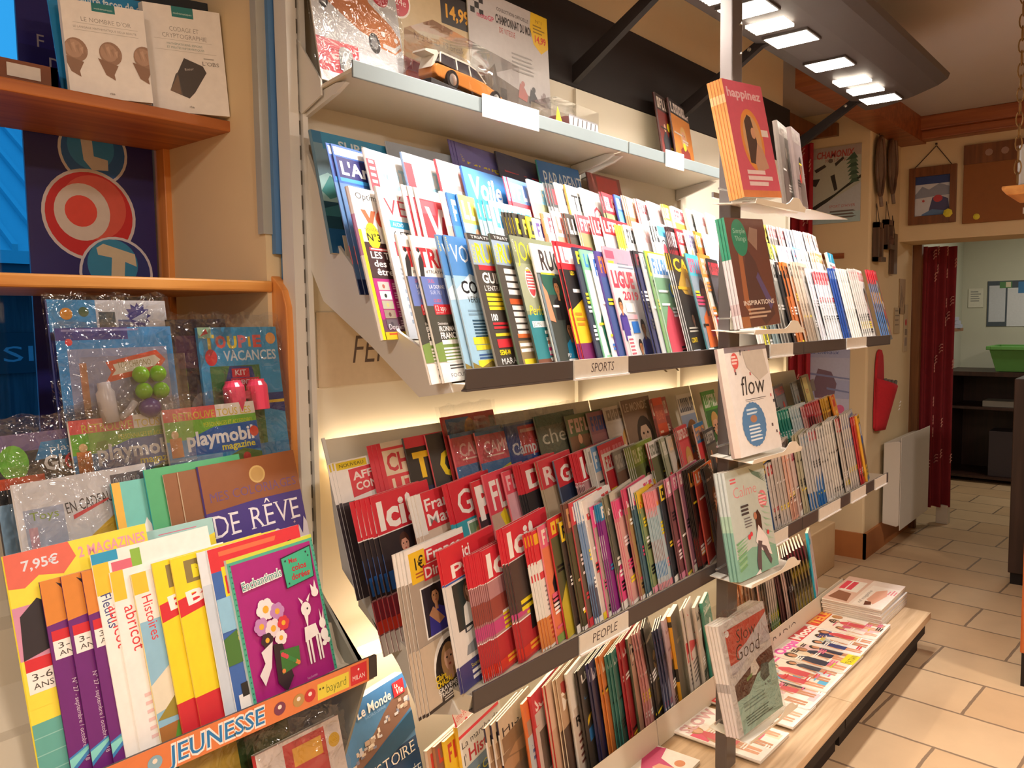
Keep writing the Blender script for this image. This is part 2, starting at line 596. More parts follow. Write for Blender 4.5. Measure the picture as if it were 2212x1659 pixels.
# ------------------------------------------------------------------ the room
m = MB(); m.box(-1.7, -2.7, -0.1, 8.6, 2.3, 0.0); struct(m, 'floor', tile_floor())
m = MB(); m.box(-1.7, -2.7, 2.58, 5.8, 2.3, 2.7); struct(m, 'ceiling', M_PINKISH)
m = MB(); m.box(5.75, -2.7, 2.4, 8.6, 2.3, 2.5); struct(m, 'ceiling_back_room', mat('back_room_ceiling', '#cfd6c4', 0.9))
m = MB(); m.box(-1.8, -2.8, 0, -1.7, 2.4, 2.6); struct(m, 'wall_left', M_CREAM)
m = MB(); m.box(-1.8, -2.8, 0, 8.7, -2.7, 2.6); struct(m, 'wall_front', M_CREAM)
# window wall: a sill wall, a strip above the opening, and the blind wall behind the rack
m = MB()
m.box(-1.7, 1.93, 0, 0.96, 2.05, 0.55); m.box(-1.7, 1.93, 2.40, 0.96, 2.05, 2.6)
m.box(-1.7, 1.93, 0.55, -1.2, 2.05, 2.40)
struct(m, 'wall_window_side', M_CREAM)
m = MB(); m.box(0.96, 1.46, 0, 3.66, 2.05, 2.6); struct(m, 'wall_back', M_CREAM)
m = MB(); m.box(3.66, 1.98, 0, 4.9, 2.05, 2.6); struct(m, 'wall_recess', M_CREAM)
m = MB(); m.box(4.85, 1.42, 0, 5.77, 2.05, 2.6); struct(m, 'wall_pillar', M_CREAM, bevel=0.012)
# picture wall over the passage: lintel block
m = MB(); m.box(5.43, -2.7, 1.865, 5.77, 1.42, 2.6); m.box(5.43, -2.7, 0, 5.77, -0.35, 1.865)
struct(m, 'wall_right', M_CREAM)
M_BR = mat('back_room_wall', '#c4c4b4', 0.9, var=0.05, scale=4)
m = MB(); m.box(5.77, 1.62, 0, 8.6, 1.74, 2.5); struct(m, 'wall_back_room_side', M_BR)
m = MB(); m.box(8.3, -2.7, 0, 8.42, 1.7, 2.5); struct(m, 'wall_back_room_end', M_BR)
# skirting
m = MB(); m.box(4.835, 1.405, 0, 4.85, 1.98, 0.15); m.box(4.835, 1.405, 0, 5.76, 1.42, 0.15)
struct(m, 'baseboard_pillar', mat('terracotta_skirting', '#b0703f', 0.5, var=0.12, scale=12))
# wooden cornice along the ceiling and over the picture wall
m = MB()
m.box(3.7, 1.28, 2.44, 5.43, 1.42, 2.58); struct(m, 'trim_1', M_BEAM)
m = MB(); m.box(5.33, -2.6, 2.45, 5.43, 1.41, 2.50); m.box(5.30, -2.6, 2.50, 5.43, 1.41, 2.58); struct(m, 'trim_2', M_BEAM, bevel=0.006)
m = MB(); m.box(5.76, 1.365, 0, 5.80, 1.42, 1.865); struct(m, 'door_frame_1', wood('door_frame_wood', '#7d4f2a', '#5f3a1e', 'Z', knots=False))
# wooden slats and white boards on the ceiling above the rack
for i, (y0, y1, hexc) in enumerate(((1.02, 1.12, 'b'), (1.20, 1.34, 'b'))):
    m = MB(); m.box(0.9, y0, 2.545, 4.4, y1, 2.58); struct(m, 'trim_%d' % (i + 3), M_BEAM)
# tiled step in the recess
m = MB(); m.box(4.10, 1.50, 0, 4.60, 1.98, 0.26); struct(m, 'step_recess', mat('pale_tile_step', '#c9ab82', 0.5, var=0.1, scale=8), bevel=0.006)

# window: frame, mullions, panes
m = MB()
for x0, x1 in ((-1.2, -1.14), (0.90, 0.96), (-0.13, -0.08)): m.box(x0, 1.935, 0.55, x1, 1.99, 2.40)
m.box(-1.2, 1.935, 0.55, 0.96, 1.99, 0.60); m.box(-1.2, 1.935, 2.34, 0.96, 1.99, 2.40)
w = struct(m, 'window_1', wood('window_frame_wood', '#a06a3c', '#7f4d28', 'Z', knots=False))
m = MB(); m.box(-1.14, 1.958, 0.60, 0.90, 1.964, 2.34); struct(m, 'glass_pane', GLASS, parent=w)

# ------------------------------------------------------------------ outside the window
m = MB(); m.box(-14, 2.05, -0.7, 16, 22, -0.6); struct(m, 'ground_outside', mat('grey_paving', '#8d9296', 0.9, var=0.15, scale=5))
h = empty('neighbour_house', (4.4, 9.0, -0.6), 'dark timber house with ribbed pale roof outside the window', 'house')
m = MB(); m.box(-3.4, 0, 0, 3.4, 4, 2.42); b = m.build('wall', wood('dark_timber', '#4a4048', '#2f2a33', 'Z', knots=False), h)
m = MB(); m.box(-3.9, -0.5, 2.42, 3.9, -0.35, 2.62); m.build('gutter', mat('dark_gutter', '#384653', 0.5), h)
m = MB(); m.prism([(-0.55, 2.60), (4.4, 5.6), (4.4, 5.75), (-0.55, 2.72)], -4.0, 4.0, 'X')
for k in range(27):
    x = -3.95 + k * 0.3
    m.prism([(-0.55, 2.72), (4.4, 5.75), (4.4, 5.81), (-0.55, 2.78)], x, x + 0.05, 'X')
m.build('roof', mat('ribbed_metal_roof', '#7fb9c9', 0.5, var=0.05), h)
m = MB(); a = Art(1.0, 0.3); a.r(0, 0, 1, 1, '#2b2b33'); a.t('SIH', 0.08, .22, .5, '#8b8d9a', w=.6)
m.box(-1.9, -0.06, 1.55, -0.5, -0.02, 1.95, 0, '#2b2b33'); put_art(m, a, 0, -1.6, 1.6, -0.062); m.build('sign_board', MATTE, h)
gw = MB(); gw.box(1.6, 4.9, -0.6, 3.0, 5.0, 0.75); struct(gw, 'wall_garden', mat('pale_render', '#c7ccd0', 0.9))
m = MB(); m.box(0.4, 3.6, -0.6, 6.5, 3.8, -0.25); struct(m, 'kerb_garden', mat('pale_kerb', '#a9b0b6', 0.9))
fe = empty('garden_fence', (1.5, 4.2, -0.6), 'grey plank fence beside the path outside the window', 'fence')
for k in range(9):
    m = MB(); m.box(k * 0.16, k * 0.10, 0, k * 0.16 + 0.11, k * 0.10 + 0.03, 1.35 + 0.05 * (k % 3))
    m.build('plank', mat('grey_timber', '#7d858c', 0.8, var=0.15), fe)
m = MB()
for zz in (0.35, 1.0): m.tube([(0.0, 0.05, zz), (1.4, 0.93, zz)], 0.02)
m.build('rail', mat('grey_timber', '#7d858c', 0.8), fe)


def bush(x, y, z, r, hh, n, label, seed, c1, c2):
    rg = random.Random(seed)
    o = empty('garden_shrub', (x, y, z), label, 'shrub')
    m = MB()
    for k in range(n):
        a = rg.random() * 6.283; rr = r * math.sqrt(rg.random()); zz = rg.random() * hh
        rr *= (1 - 0.5 * (zz / hh))
        p = Vector((rr * math.cos(a), rr * math.sin(a), zz))
        d = Vector((rg.uniform(-1, 1), rg.uniform(-1, 1), rg.uniform(-.2, 1))).normalized() * rg.uniform(.05, .09)
        q = d.orthogonal().normalized() * d.length * 0.35
        m.poly([p - q * .2, p + d * .5 + q, p + d, p + d * .5 - q], 0)
    m.build('foliage', mat('leaf_' + c1[1:], c1, 0.6, var=0.35, scale=9), o)
    m = MB()
    for k in range(5):
        a = k * 1.256; m.tube([(0, 0, 0), (.3 * r * math.cos(a), .3 * r * math.sin(a), hh * .8)], 0.012, 5)
    m.build('stem', mat('shrub_stem', '#4b3b2a', 0.8), o)


bush(1.55, 3.9, -0.6, .42, 1.25, 900, 'leafy green shrub by the fence outside the window', 3, '#3f6d36', '')
bush(1.95, 4.05, -0.6, .38, 0.8, 700, 'low pale green plant with the kerb in front, outside', 4, '#5c9a55', '')
bush(1.15, 3.4, -0.6, .3, 0.45, 400, 'small grassy plant at the corner of the garden path', 5, '#4f8450', '')
m = MB(); m.tube([(0, 0, 0), (0, 0, 1.5)], 0.02, 8); o = m.build('fence_post', mat('steel_post', '#8f9aa5', 0.4, metal=.6), loc=(1.42, 3.75, -0.6))
tag(o, 'thin steel post standing in the garden outside the window', 'post')

# ------------------------------------------------------------------ gondola frame
g = empty('gondola_frame', (2.33, 1.40, 0), 'beige metal wall gondola carrying the magazine displays', 'shop rack')


def gp(mb, name, mt, bevel=0.0):
    return mb.build(name, mt, g, bevel=bevel, loc=-Vector(g.location))


XB = (1.015, 2.0, 2.634, 3.64)
for a, b in zip(XB[:-1], XB[1:]):
    m = MB(); m.box(a + .002, 1.424, 0.0, b - .002, 1.44, 2.096); gp(m, 'back_panel', M_RACK)
for x in XB[1:3] + (3.63,):
    m = MB(); m.box(x - .012, 1.412, 0.0, x + .012, 1.424, 2.09); gp(m, 'upright', M_RACK)
# slotted upright at the open end
M_SLOT = mat('slot_shadow', '#5f5a50', 0.7)
up = MB()
up.box(0.985, 1.40, 0.0, 1.008, 1.44, 2.3); up.box(1.018, 1.40, 0.0, 1.03, 1.44, 2.3); up.box(1.008, 1.41, 0.0, 1.018, 1.44, 2.3)
for k in range(46): up.box(1.009, 1.4085, 0.05 + k * 0.05, 1.017, 1.4105, 0.078 + k * 0.05, 1)
gp(up, 'slotted_upright', [M_SIDE, M_SLOT])
m = MB(); m.box(0.994, 1.445, 0.0, 1.014, 1.458, 1.56); m.box(0.974, 1.445, 1.56, 1.014, 1.458, 2.5); gp(m, 'end_panel', mat('blue_panel', '#4f7cb0', 0.45, var=0.05))
m = MB(); m.box(0.953, 1.455, 1.60, 0.980, 1.475, 2.5); gp(m, 'end_trim', mat('grey_trim', '#a3a49e', 0.5))
# front post with its display pockets' hooks
m = MB(); m.box(2.0, .932, .172, 2.062, .966, 2.34)
po = gp(m, 'front_post', M_POST, bevel=0.003)
for zz in (2.245, 2.175, 2.10):
    m = MB(); m.lathe([(0.004, 0), (0.004, .004), (.001, .005)], 8, 0, None, Matrix.Translation((2.045, .932, zz)) @ Matrix.Rotation(R(90), 4, 'X')); m.build('screw', M_CHROME, po)
# dark fascia above the back panels with arms reaching forward
m = MB(); m.box(1.03, 1.425, 2.097, 3.66, 1.458, 2.34); gp(m, 'top_fascia', M_BLACK, 0.004)

# ------------------------------------------------------------------ lamp canopy
cn = empty('lamp_canopy', (2.35, 0.95, 2.30), 'dark curved lamp canopy with bright square downlights above the rack', 'lamp')
off = -Vector(cn.location)
prof = [(.752, 2.335), (.76, 2.318), (.80, 2.306), (.9, 2.298), (1.0, 2.296), (1.08, 2.30), (1.14, 2.312), (1.145, 2.325), (1.08, 2.325), (.9, 2.335), (.78, 2.35)]
m = MB()
n = 22
cols = []
for k in range(n + 1):
    t = k / n
    x = 0.95 + 2.55 * t
    cols.append(x)
ends = [0.0, 0.02, 0.06, 0.12, 0.2, 0.3]
# plan outline: straight, with a right end swept back
def xend(y): return 3.52 + 0.27 * ((y - .752) / .39) ** 1.0
v = []; fs = []
NX = 24
for i in range(NX + 1):
    for (y, z) in prof:
        x = 0.95 + (xend(y) - 0.95) * i / NX
        v.append((x, y, z))
K = len(prof)
for i in range(NX):
    for k in range(K):
        fs.append((i * K + k, i * K + (k + 1) % K, (i + 1) * K + (k + 1) % K, (i + 1) * K + k))
fs.append(tuple(range(K - 1, -1, -1))); fs.append(tuple(NX * K + k for k in range(K)))
m.faces(v, fs)
can = m.build('canopy_panel', mat('charcoal_canopy', '#413937', 0.5, var=0.05), cn, loc=off)
M_LAMP = mat('lamp_face', '#ffffff', 0.5, emit='#fff4e2', estr=16)
for lx in CANOPY_LAMPS:
    m = MB(); m.box(lx - .055, .945, 2.289, lx + .055, 1.078, 2.297)
    d = m.build('downlight', M_LAMP, cn, loc=off)
    m = MB()
    for (x0, y0, x1, y1) in ((-.061, .939, -.055, 1.084), (.055, .939, .061, 1.084), (-.055, .939, .055, .945), (-.055, 1.078, .055, 1.084)):
        m.box(lx + x0, y0, 2.290, lx + x1, y1, 2.299)
    m.build('bezel', mat('charcoal_canopy', '#413937', 0.5, var=0.05), d)
for lx in (1.40, 1.75, 2.11, 2.43, 3.20, 3.36):
    m = MB()
    for k in range(5):
        m.prism([(lx - .04 + k * .018, .955), (lx - .03 + k * .018, .955), (lx - .03 + k * .018, 1.072), (lx - .04 + k * .018, 1.072)], 2.284, 2.293, 'Z')
    m.build('slotted_vent', mat('vent_glow', '#ffffff', 0.5, emit='#fff0da', estr=7), cn, loc=off)
for lx in (1.06, 2.0, 2.634, 3.60):
    m = MB(); m.prism([(1.425, 2.108), (1.425, 2.158), (1.13, 2.325), (1.02, 2.332), (1.02, 2.322), (1.12, 2.30)], lx - .012, lx + .012, 'X')
    m.build('support_arm', M_BLACK, cn, loc=off)
    m = MB(); m.lathe([(.007, 0), (.007, .004), (.002, .005)], 8, 0, None, Matrix.Translation((lx - .0125, 1.16, 2.296)) @ Matrix.Rotation(R(-90), 4, 'Y')); m.build('arm_screw', M_CHROME, cn, loc=off)

# ceiling lamps behind the photographer
for i, (lx, ly) in enumerate(((0.2, -1.1), (3.0, -1.3), (-1.0, -.1))):
    o = empty('ceiling_lamp', (lx, ly, 2.58), ('round ceiling lamp behind the wooden shelves aisle', 'round ceiling lamp over the tiled aisle', 'round ceiling lamp facing the open end of the rack')[i], 'lamp')
    m = MB(); m.lathe([(.2, -.0), (.2, -.05), (.17, -.06), (.17, 0)], 24); m.build('lamp_rim', M_CHROME, o, smooth=True)
    m = MB(); m.lathe([(.165, -.045), (.12, -.07), (.02, -.08)], 24); m.build('lamp_glass', mat('warm_lamp_glass', '#ffe2b8', 0.4, emit='#ffd9a0', estr=3), o, smooth=True)
o = empty('ceiling_lamp', (7.2, .6, 2.4), 'small round ceiling lamp of the back room', 'lamp')
m = MB(); m.lathe([(.15, 0), (.15, -.04), (.1, -.06), (.02, -.065)], 20); m.build('lamp_glass', mat('warm_lamp_glass', '#ffe2b8', 0.4, emit='#ffd9a0', estr=3), o, smooth=True)


# ------------------------------------------------------------------ display shelves
def letter_mesh(txt, w, h, col='#4a4040', bgc='#d8d3c9', cap=.45, tw=.45, sh=.12):
    a = Art(w, h); a.r(0, 0, 1, 1, bgc); a.t(txt, .5, .5 - cap / 2, cap, col, w=tw, al='c', sh=sh)
    return a


def holder(parent, off, x0, x1, y, z0, z1, txt, tilt=0.0, bgc='#d8d3c9', tw=.42, name='label_holder', cap=.5):
    w, hgt = x1 - x0, z1 - z0
    m = MB(); a = letter_mesh(txt, w, hgt, bgc=bgc, tw=tw, cap=cap) if txt else Art(w, hgt).r(0, 0, 1, 1, bgc)
    m.box(0, 0, 0, w, .003, hgt, 0, bgc); put_art(m, a, 0, 0, 0, -0.0001)
    m.box(0, -.004, -.004, w, .003, 0, 0, '#eeeeee')
    return m.build(name, MATTE, parent, loc=Vector((x0, y, z0)) + off, rot=(tilt, 0, 0))


def tray(kind, x0, x1, tiers, strip, zwall, label, labels, left_end=False, yb=1.422):
    """stepped magazine tray: tiers = [(y, z, backheight)], strip = (y, z0, z1)"""
    o = empty('magazine_tray', ((x0 + x1) / 2, 1.3, strip[1]), label, 'display shelf', 'stepped magazine trays on the gondola')
    off = -Vector(o.location)
    x1 -= .003; x0 += .003
    sy, sz0, sz1 = strip
    # floor of the tray: one folded sheet stepping up to the wall
    prof = [(sy + .002, sz0)]
    top = []
    for (y, z, bh) in tiers:
        top += [(y - .004, z - .003), (y + .062, z - .003)]
    prof2 = [(sy + .002, tiers[0][1] - .003)] + top[1:] + [(max(yb, top[-1][0] + .002), tiers[-1][1] + .0)]
    under = [(max(yb, top[-1][0] + .002), zwall), (sy + .11, sz0 - .014), (sy + .012, sz0 - .004)]
    m = MB(); m.prism(prof2 + under, x0, x1, 'X'); m.build('tray_floor', M_RACK, o, loc=off)
    for (y, z, bh) in tiers:
        if not bh: continue
        m = MB(); t = math.tan(R(14))
        m.prism([(y + .064, z - .003), (y + .066, z - .003), (y + .066 + t * bh, z + bh), (y + .064 + t * bh, z + bh)], x0, x1, 'X')
        m.build('divider', mat('clear_divider', '#b9b2a6', 0.3), o, loc=off)
    m = MB(); m.box(x0, sy - .003, sz0, x1, sy + .002, sz1); m.box(x0, sy - .003, sz0 - .004, x1, sy + .012, sz0)
    m.build('front_strip', M_DARK, o, loc=off, bevel=.001)
    if left_end:
        m = MB(); m.prism(left_end, x0 - .004, x0 + .004, 'X'); m.build('side_panel', M_SIDE, o, loc=off)
    for xb in ((x1 - .03,) if left_end else (x0 + .03, x1 - .03)):
        m = MB(); m.prism([(1.42, zwall - .03), (1.42, zwall + .02), (1.12, sz0 - .008), (1.10, sz0 - .028)], xb - .004, xb + .006, 'X')
        m.build('bracket', M_RACK, o, loc=off)
    for (a, b, txt, tw) in labels:
        holder(o, off, a, b, sy - .0065, sz0 - .001, sz1 + .001, txt, tw=tw)
    return o


ST = [(1.0, 1.31, .14), (1.13, 1.385, .12), (1.205, 1.47, .12), (1.306, 1.555, 0)]
SP = [(1.425, 1.815), (1.425, 1.57), (1.362, 1.462), (1.22, 1.374), (1.086, 1.279), (1.00, 1.292), (1.03, 1.345), (1.14, 1.40), (1.31, 1.57)]
PT = [(.985, .745, .12), (1.15, .785, .14), (1.22, .88, 0)]
PP = [(1.383, 1.178), (1.366, 1.125), (1.350, 1.012), (1.328, .909), (1.257, .846), (1.158, .747), (1.107, .668), (1.0, .70), (1.03, .74), (1.20, .82), (1.24, .90), (1.30, .92), (1.386, 1.176)]
tray('sports', XB[0] + .012, XB[1] + .0, ST, (.972, 1.298, 1.334), 1.555, 'upper stepped magazine tray with a charcoal strip lettered SPORTS', [(1.347, 1.554, 'SPORTS', .42)], SP)
tray('sports', XB[1] + .0, XB[2], ST, (.972, 1.298, 1.334), 1.555, 'short upper stepped tray with charcoal strip just behind the dark post', [(2.35, 2.53, '', .3)])
tray('sports', XB[2], XB[3] - .02, ST, (.972, 1.298, 1.334), 1.555, 'upper stepped magazine tray at the passage end of the rack', [(3.05, 3.28, '', .3)])
tray('people', XB[0] + .012, XB[1] + .0, PT, (.968, .715, .752), .84, 'lower stepped magazine tray with a charcoal strip lettered PEOPLE', [(1.354, 1.546, 'PEOPLE', .5)], PP, yb=1.28)
tray('people', XB[1] + .0, XB[2], PT, (.968, .715, .752), .84, 'short lower stepped tray with charcoal strip just behind the dark post', [(2.35, 2.5, '', .3)], yb=1.28)
tray('people', XB[2], XB[3] - .02, PT, (.968, .715, .752), .84, 'lower stepped magazine tray at the passage end of the rack', [(2.78, 3.0, '', .3), (3.12, 3.3, '', .3), (3.42, 3.58, '', .3)], yb=1.28)
# hoods: upright plates behind the lower trays with strip lamps hidden behind their top edge
for i, (a, b) in enumerate(zip(XB[:-1], XB[1:])):
    o = empty('lamp_hood', ((a + b) / 2, 1.38, .9), ('wide grey backing plate hiding a glowing strip lamp, left of the dark post', 'short backing plate hiding a glowing strip lamp, just right of the dark post', 'backing plate hiding a glowing strip lamp at the passage end')[i], 'lamp', 'backing plates with strip lamps')
    off = -Vector(o.location)
    m = MB(); m.prism([(1.300, .885), (1.303, .885), (1.385, 1.172), (1.382, 1.174)], a + (.016 if i == 0 else .003), b - .003, 'X'); m.build('plate', M_RACK, o, loc=off)
    m = MB(); m.box(a + .05, 1.398, 1.10, b - .05, 1.412, 1.115); m.build('strip_lamp', mat('strip_lamp_face', '#fff0d0', .5, emit='#ffd08a', estr=6), o, loc=off)
    m = MB(); m.box(a + .05, 1.30, .715, b - .05, 1.335, .728); m.build('strip_lamp', mat('strip_lamp_face', '#fff0d0', .5, emit='#ffd08a', estr=6), o, loc=off)

# top shelves
for i, (a, b) in enumerate(zip(XB[:-1], XB[1:])):
    if i == 2: continue
    o = empty('top_shelf', ((a + b) / 2, 1.33, 1.87), ('long pale grey top shelf holding the model car', 'short pale grey top shelf reaching the dark post')[i], 'shelf', 'pale top shelves')
    off = -Vector(o.location)
    m = MB()
    m.prism([(1.423, 1.868), (1.423, 1.874), (1.245, 1.900), (1.245, 1.893)], a + .004, b - .003, 'X')
    m.build('shelf_board', M_RACK, o, loc=off)
    m = MB(); m.box(a + .004, 1.240, 1.882, b - .003, 1.245, 1.915); m.build('front_lip', M_LIGHTGREY, o, loc=off, bevel=.0015)
    for xb in (a + .01, b - .03):
        m = MB(); m.prism([(1.42, 1.83), (1.42, 1.866), (1.30, 1.884), (1.27, 1.88), (1.30, 1.866)], xb, xb + .01, 'X')
        m.build('bracket', M_SIDE, o, loc=off)
    if i == 0:
        m = MB(); m.prism([(1.425, 2.0), (1.405, 1.985), (1.335, 1.895), (1.335, 1.865), (1.40, 1.84), (1.425, 1.86)], a + .0, a + .004, 'X'); m.build('end_plate', M_SIDE, o, loc=off)
    t = (1.379, 1.581) if i == 0 else (2.20, 2.31)
    m = MB()
    a_ = Art(t[1] - t[0], .05); a_.r(0, 0, 1, 1, '#f6f4ef')
    if i == 0: a_.t('LOISIRS', .5, .28, .42, '#b9b4ad', w=.5, al='c', sh=.1)
    m.box(0, 0, 0, t[1] - t[0], .003, .05, 0, '#f6f4ef'); put_art(m, a_, 0, 0, 0, -.0001)
    m.build('label_holder', MATTE, o, loc=Vector((t[0], 1.233, 1.872)) + off, rot=(R(0), 0, 0))

# lettering board on the wall behind the lower tray
m = MB(); a = Art(.62, .16); a.t('FEMININ', .15, .30, .38, '#5a4a42', w=.42, sh=.18, b=-.005)
m.box(0, 0, 0, .62, .003, .16, 0, '#c9b79d'); put_art(m, a, 0, 0, 0, -.0001)
o = m.build('lettered_board', MATTE, loc=(1.050, 1.4195, 1.280)); tag(o, 'thin beige board lettered in dark script behind the upper tray', 'sign')

# bottom ledge trays and bench
for i, (a, b) in enumerate(((XB[0], XB[1]), (XB[1], XB[2]), (XB[2], XB[3]))):
    o = empty('book_ledge', ((a + b) / 2, 1.28, .172), ('wide cream book ledge under the lower tray, left of the dark post', 'short cream book ledge just right of the dark post', 'cream book ledge lettered TV / RADIO')[i], 'display shelf', 'cream book ledges')
    off = -Vector(o.location)
    m = MB(); m.box(a + .003, 1.150, .174, b - .003, 1.42, .190); m.build('ledge_floor', M_RACK, o, loc=off)
    m = MB(); m.prism([(1.140, .174), (1.150, .174), (1.152, .252), (1.150, .252)], a + .003, b - .003, 'X'); fp = m.build('front_plate', M_RACK, o, loc=off)
    if i == 2:
        ar = Art(.62, .076); ar.t('TV / RADIO', .04, .22, .5, '#4d433c', w=.62, sh=.15, b=-.01)
        m = MB(); put_art(m, ar, 0, 0, 0, -.0006); m.build('lettering', MATTE, o, loc=Vector((2.66, 1.1425, .175)) + off, rot=(R(-5), 0, 0))
for i, (a, b) in enumerate(((-.1, 2.634), (2.634, 3.66))):
    o = empty('bench', ((a + b) / 2, 1.1, 0), ('long washed oak plinth bench under the dark post', 'washed oak plinth bench with the magazine pile at the passage end')[i], 'bench', 'plinth benches')
    off = -Vector(o.location)
    y0 = .795 if a > 0 else .795
    m = MB(); m.box(a + .0015, y0, .140, b - .0015, 1.42, .170); m.build('bench_top', M_OAK, o, loc=off, bevel=.002)
    m = MB(); m.box(a + .002, y0 + .02, .075, b - .006, 1.41, .139); m.box(a + .02, y0 + .045, 0.0, b - .02, 1.40, .075); m.build('plinth', M_BLACK, o, loc=off)

# ------------------------------------------------------------------ magazines
def mag_meshes(w, h, t, art, spine='#ffffff', bend=None, bands=None, back='#d8d4cc', mt=None):
    """one cover mesh (front, spine, back) with the printed design, one block of pages"""
    m = MB()
    base = art.ops[0][1] if art.ops else (0.8, 0.8, 0.8)
    nb = 6 if bend else 1
    for i in range(nb):
        za, zb = h * i / nb, h * (i + 1) / nb
        q = [(0, za), (w, za), (w, zb), (0, zb)]
        f = (lambda x, z: 0.0) if not bend else bend
        m.poly([(x, f(x, z), z) for x, z in q], 0, base)
        m.poly([(x, t + f(x, z), z) for x, z in reversed(q)], 0, back)
    for v0, v1, c in (bands or [(0, 1, spine)]):
        n2 = max(1, int(round(nb * (v1 - v0))))
        for i in range(n2):
            za, zb = h * (v0 + (v1 - v0) * i / n2), h * (v0 + (v1 - v0) * (i + 1) / n2)
            f = (lambda x, z: 0.0) if not bend else bend
            a0, a1 = f(0, za), f(0, zb)
            m.poly([(-.25 * t, t * .5 + a0, za), (0, a0, za), (0, a1, zb), (-.25 * t, t * .5 + a1, zb)], 0, c)
            m.poly([(0, t + a0, za), (-.25 * t, t * .5 + a0, za), (-.25 * t, t * .5 + a1, zb), (0, t + a1, zb)], 0, c)
    put_art(m, art, 0, bend=bend)
    p = MB()
    e = min(.0003, t * .12); x1 = w - .0012
    for i in range(nb):
        za, zb = .0008 + (h - .0016) * i / nb, .0008 + (h - .0016) * (i + 1) / nb
        f = (lambda x, z: 0.0) if not bend else bend
        v = [(0.0006, e, za), (x1, e, za), (x1, t - e, za), (0.0006, t - e, za), (0.0006, e, zb), (x1, e, zb), (x1, t - e, zb), (0.0006, t - e, zb)]
        v = [(a, b + f(a, c), c) for a, b, c in v]
        p.faces(v, [(0, 1, 5, 4), (1, 2, 6, 5), (2, 3, 7, 6), (3, 0, 4, 7)] + ([(3, 2, 1, 0)] if i == 0 else []) + ([(4, 5, 6, 7)] if i == nb - 1 else []))
    return m.mesh('magazine', mt or PRINT), p.mesh('page_block', PAGES)


def place_mag(meshes, loc, rot, label, cat='magazine', group=None, name='magazine', pages=True):
    o = bpy.data.objects.new(name, meshes[0]); COL.objects.link(o)
    o.location = loc; o.rotation_euler = rot
    tag(o, label, cat, group)
    if pages:
        p = bpy.data.objects.new('page_block', meshes[1]); COL.objects.link(p); p.parent = o
    return o


def copy_mag(o, loc, label, group):
    c = o.copy(); COL.objects.link(c); c.location = loc
    c['label'] = label
    if group: c['group'] = group
    elif 'group' in c: del c['group']
    for ch in o.children:
        d = ch.copy(); COL.objects.link(d); d.parent = c
    return c


NAMES = {'white': '#f2f0ec', 'pale grey': '#c8c8c8', 'grey': '#8a8a8a', 'dark grey': '#4c4c4c', 'black': '#191919', 'red': '#c8202c', 'dark red': '#7a1820',
         'orange': '#ea7a25', 'yellow': '#f2d21e', 'pale yellow': '#f4e69a', 'green': '#3f9a45', 'dark green': '#1f4f38', 'olive': '#6f7440', 'teal': '#1f8f8c', 'light blue': '#8cc4e6',
         'blue': '#2460b4', 'navy': '#1d2654', 'purple': '#6a2f86', 'magenta': '#c22a86', 'pink': '#f0a0b4', 'salmon': '#ee8f7a', 'brown': '#6a4630', 'beige': '#d8c6a6', 'tan': '#b08a60',
         'pale green': '#b8d8b4', 'mauve': '#b79ab8', 'cyan': '#22b2d8'}
_nl = {k: hx(v) for k, v in NAMES.items()}


def cname(c):
    c = hx(c)
    return min(_nl, key=lambda k: sum((a ** .45 - b ** .45) ** 2 for a, b in zip(_nl[k], c)))


ORD = ('first second third fourth fifth sixth seventh eighth ninth tenth eleventh twelfth thirteenth fourteenth fifteenth sixteenth seventeenth '
       'eighteenth nineteenth twentieth twenty-first twenty-second twenty-third twenty-fourth twenty-fifth twenty-sixth twenty-seventh twenty-eighth '
       'twenty-ninth thirtieth thirty-first thirty-second thirty-third thirty-fourth thirty-fifth thirty-sixth thirty-seventh thirty-eighth thirty-ninth fortieth').split()


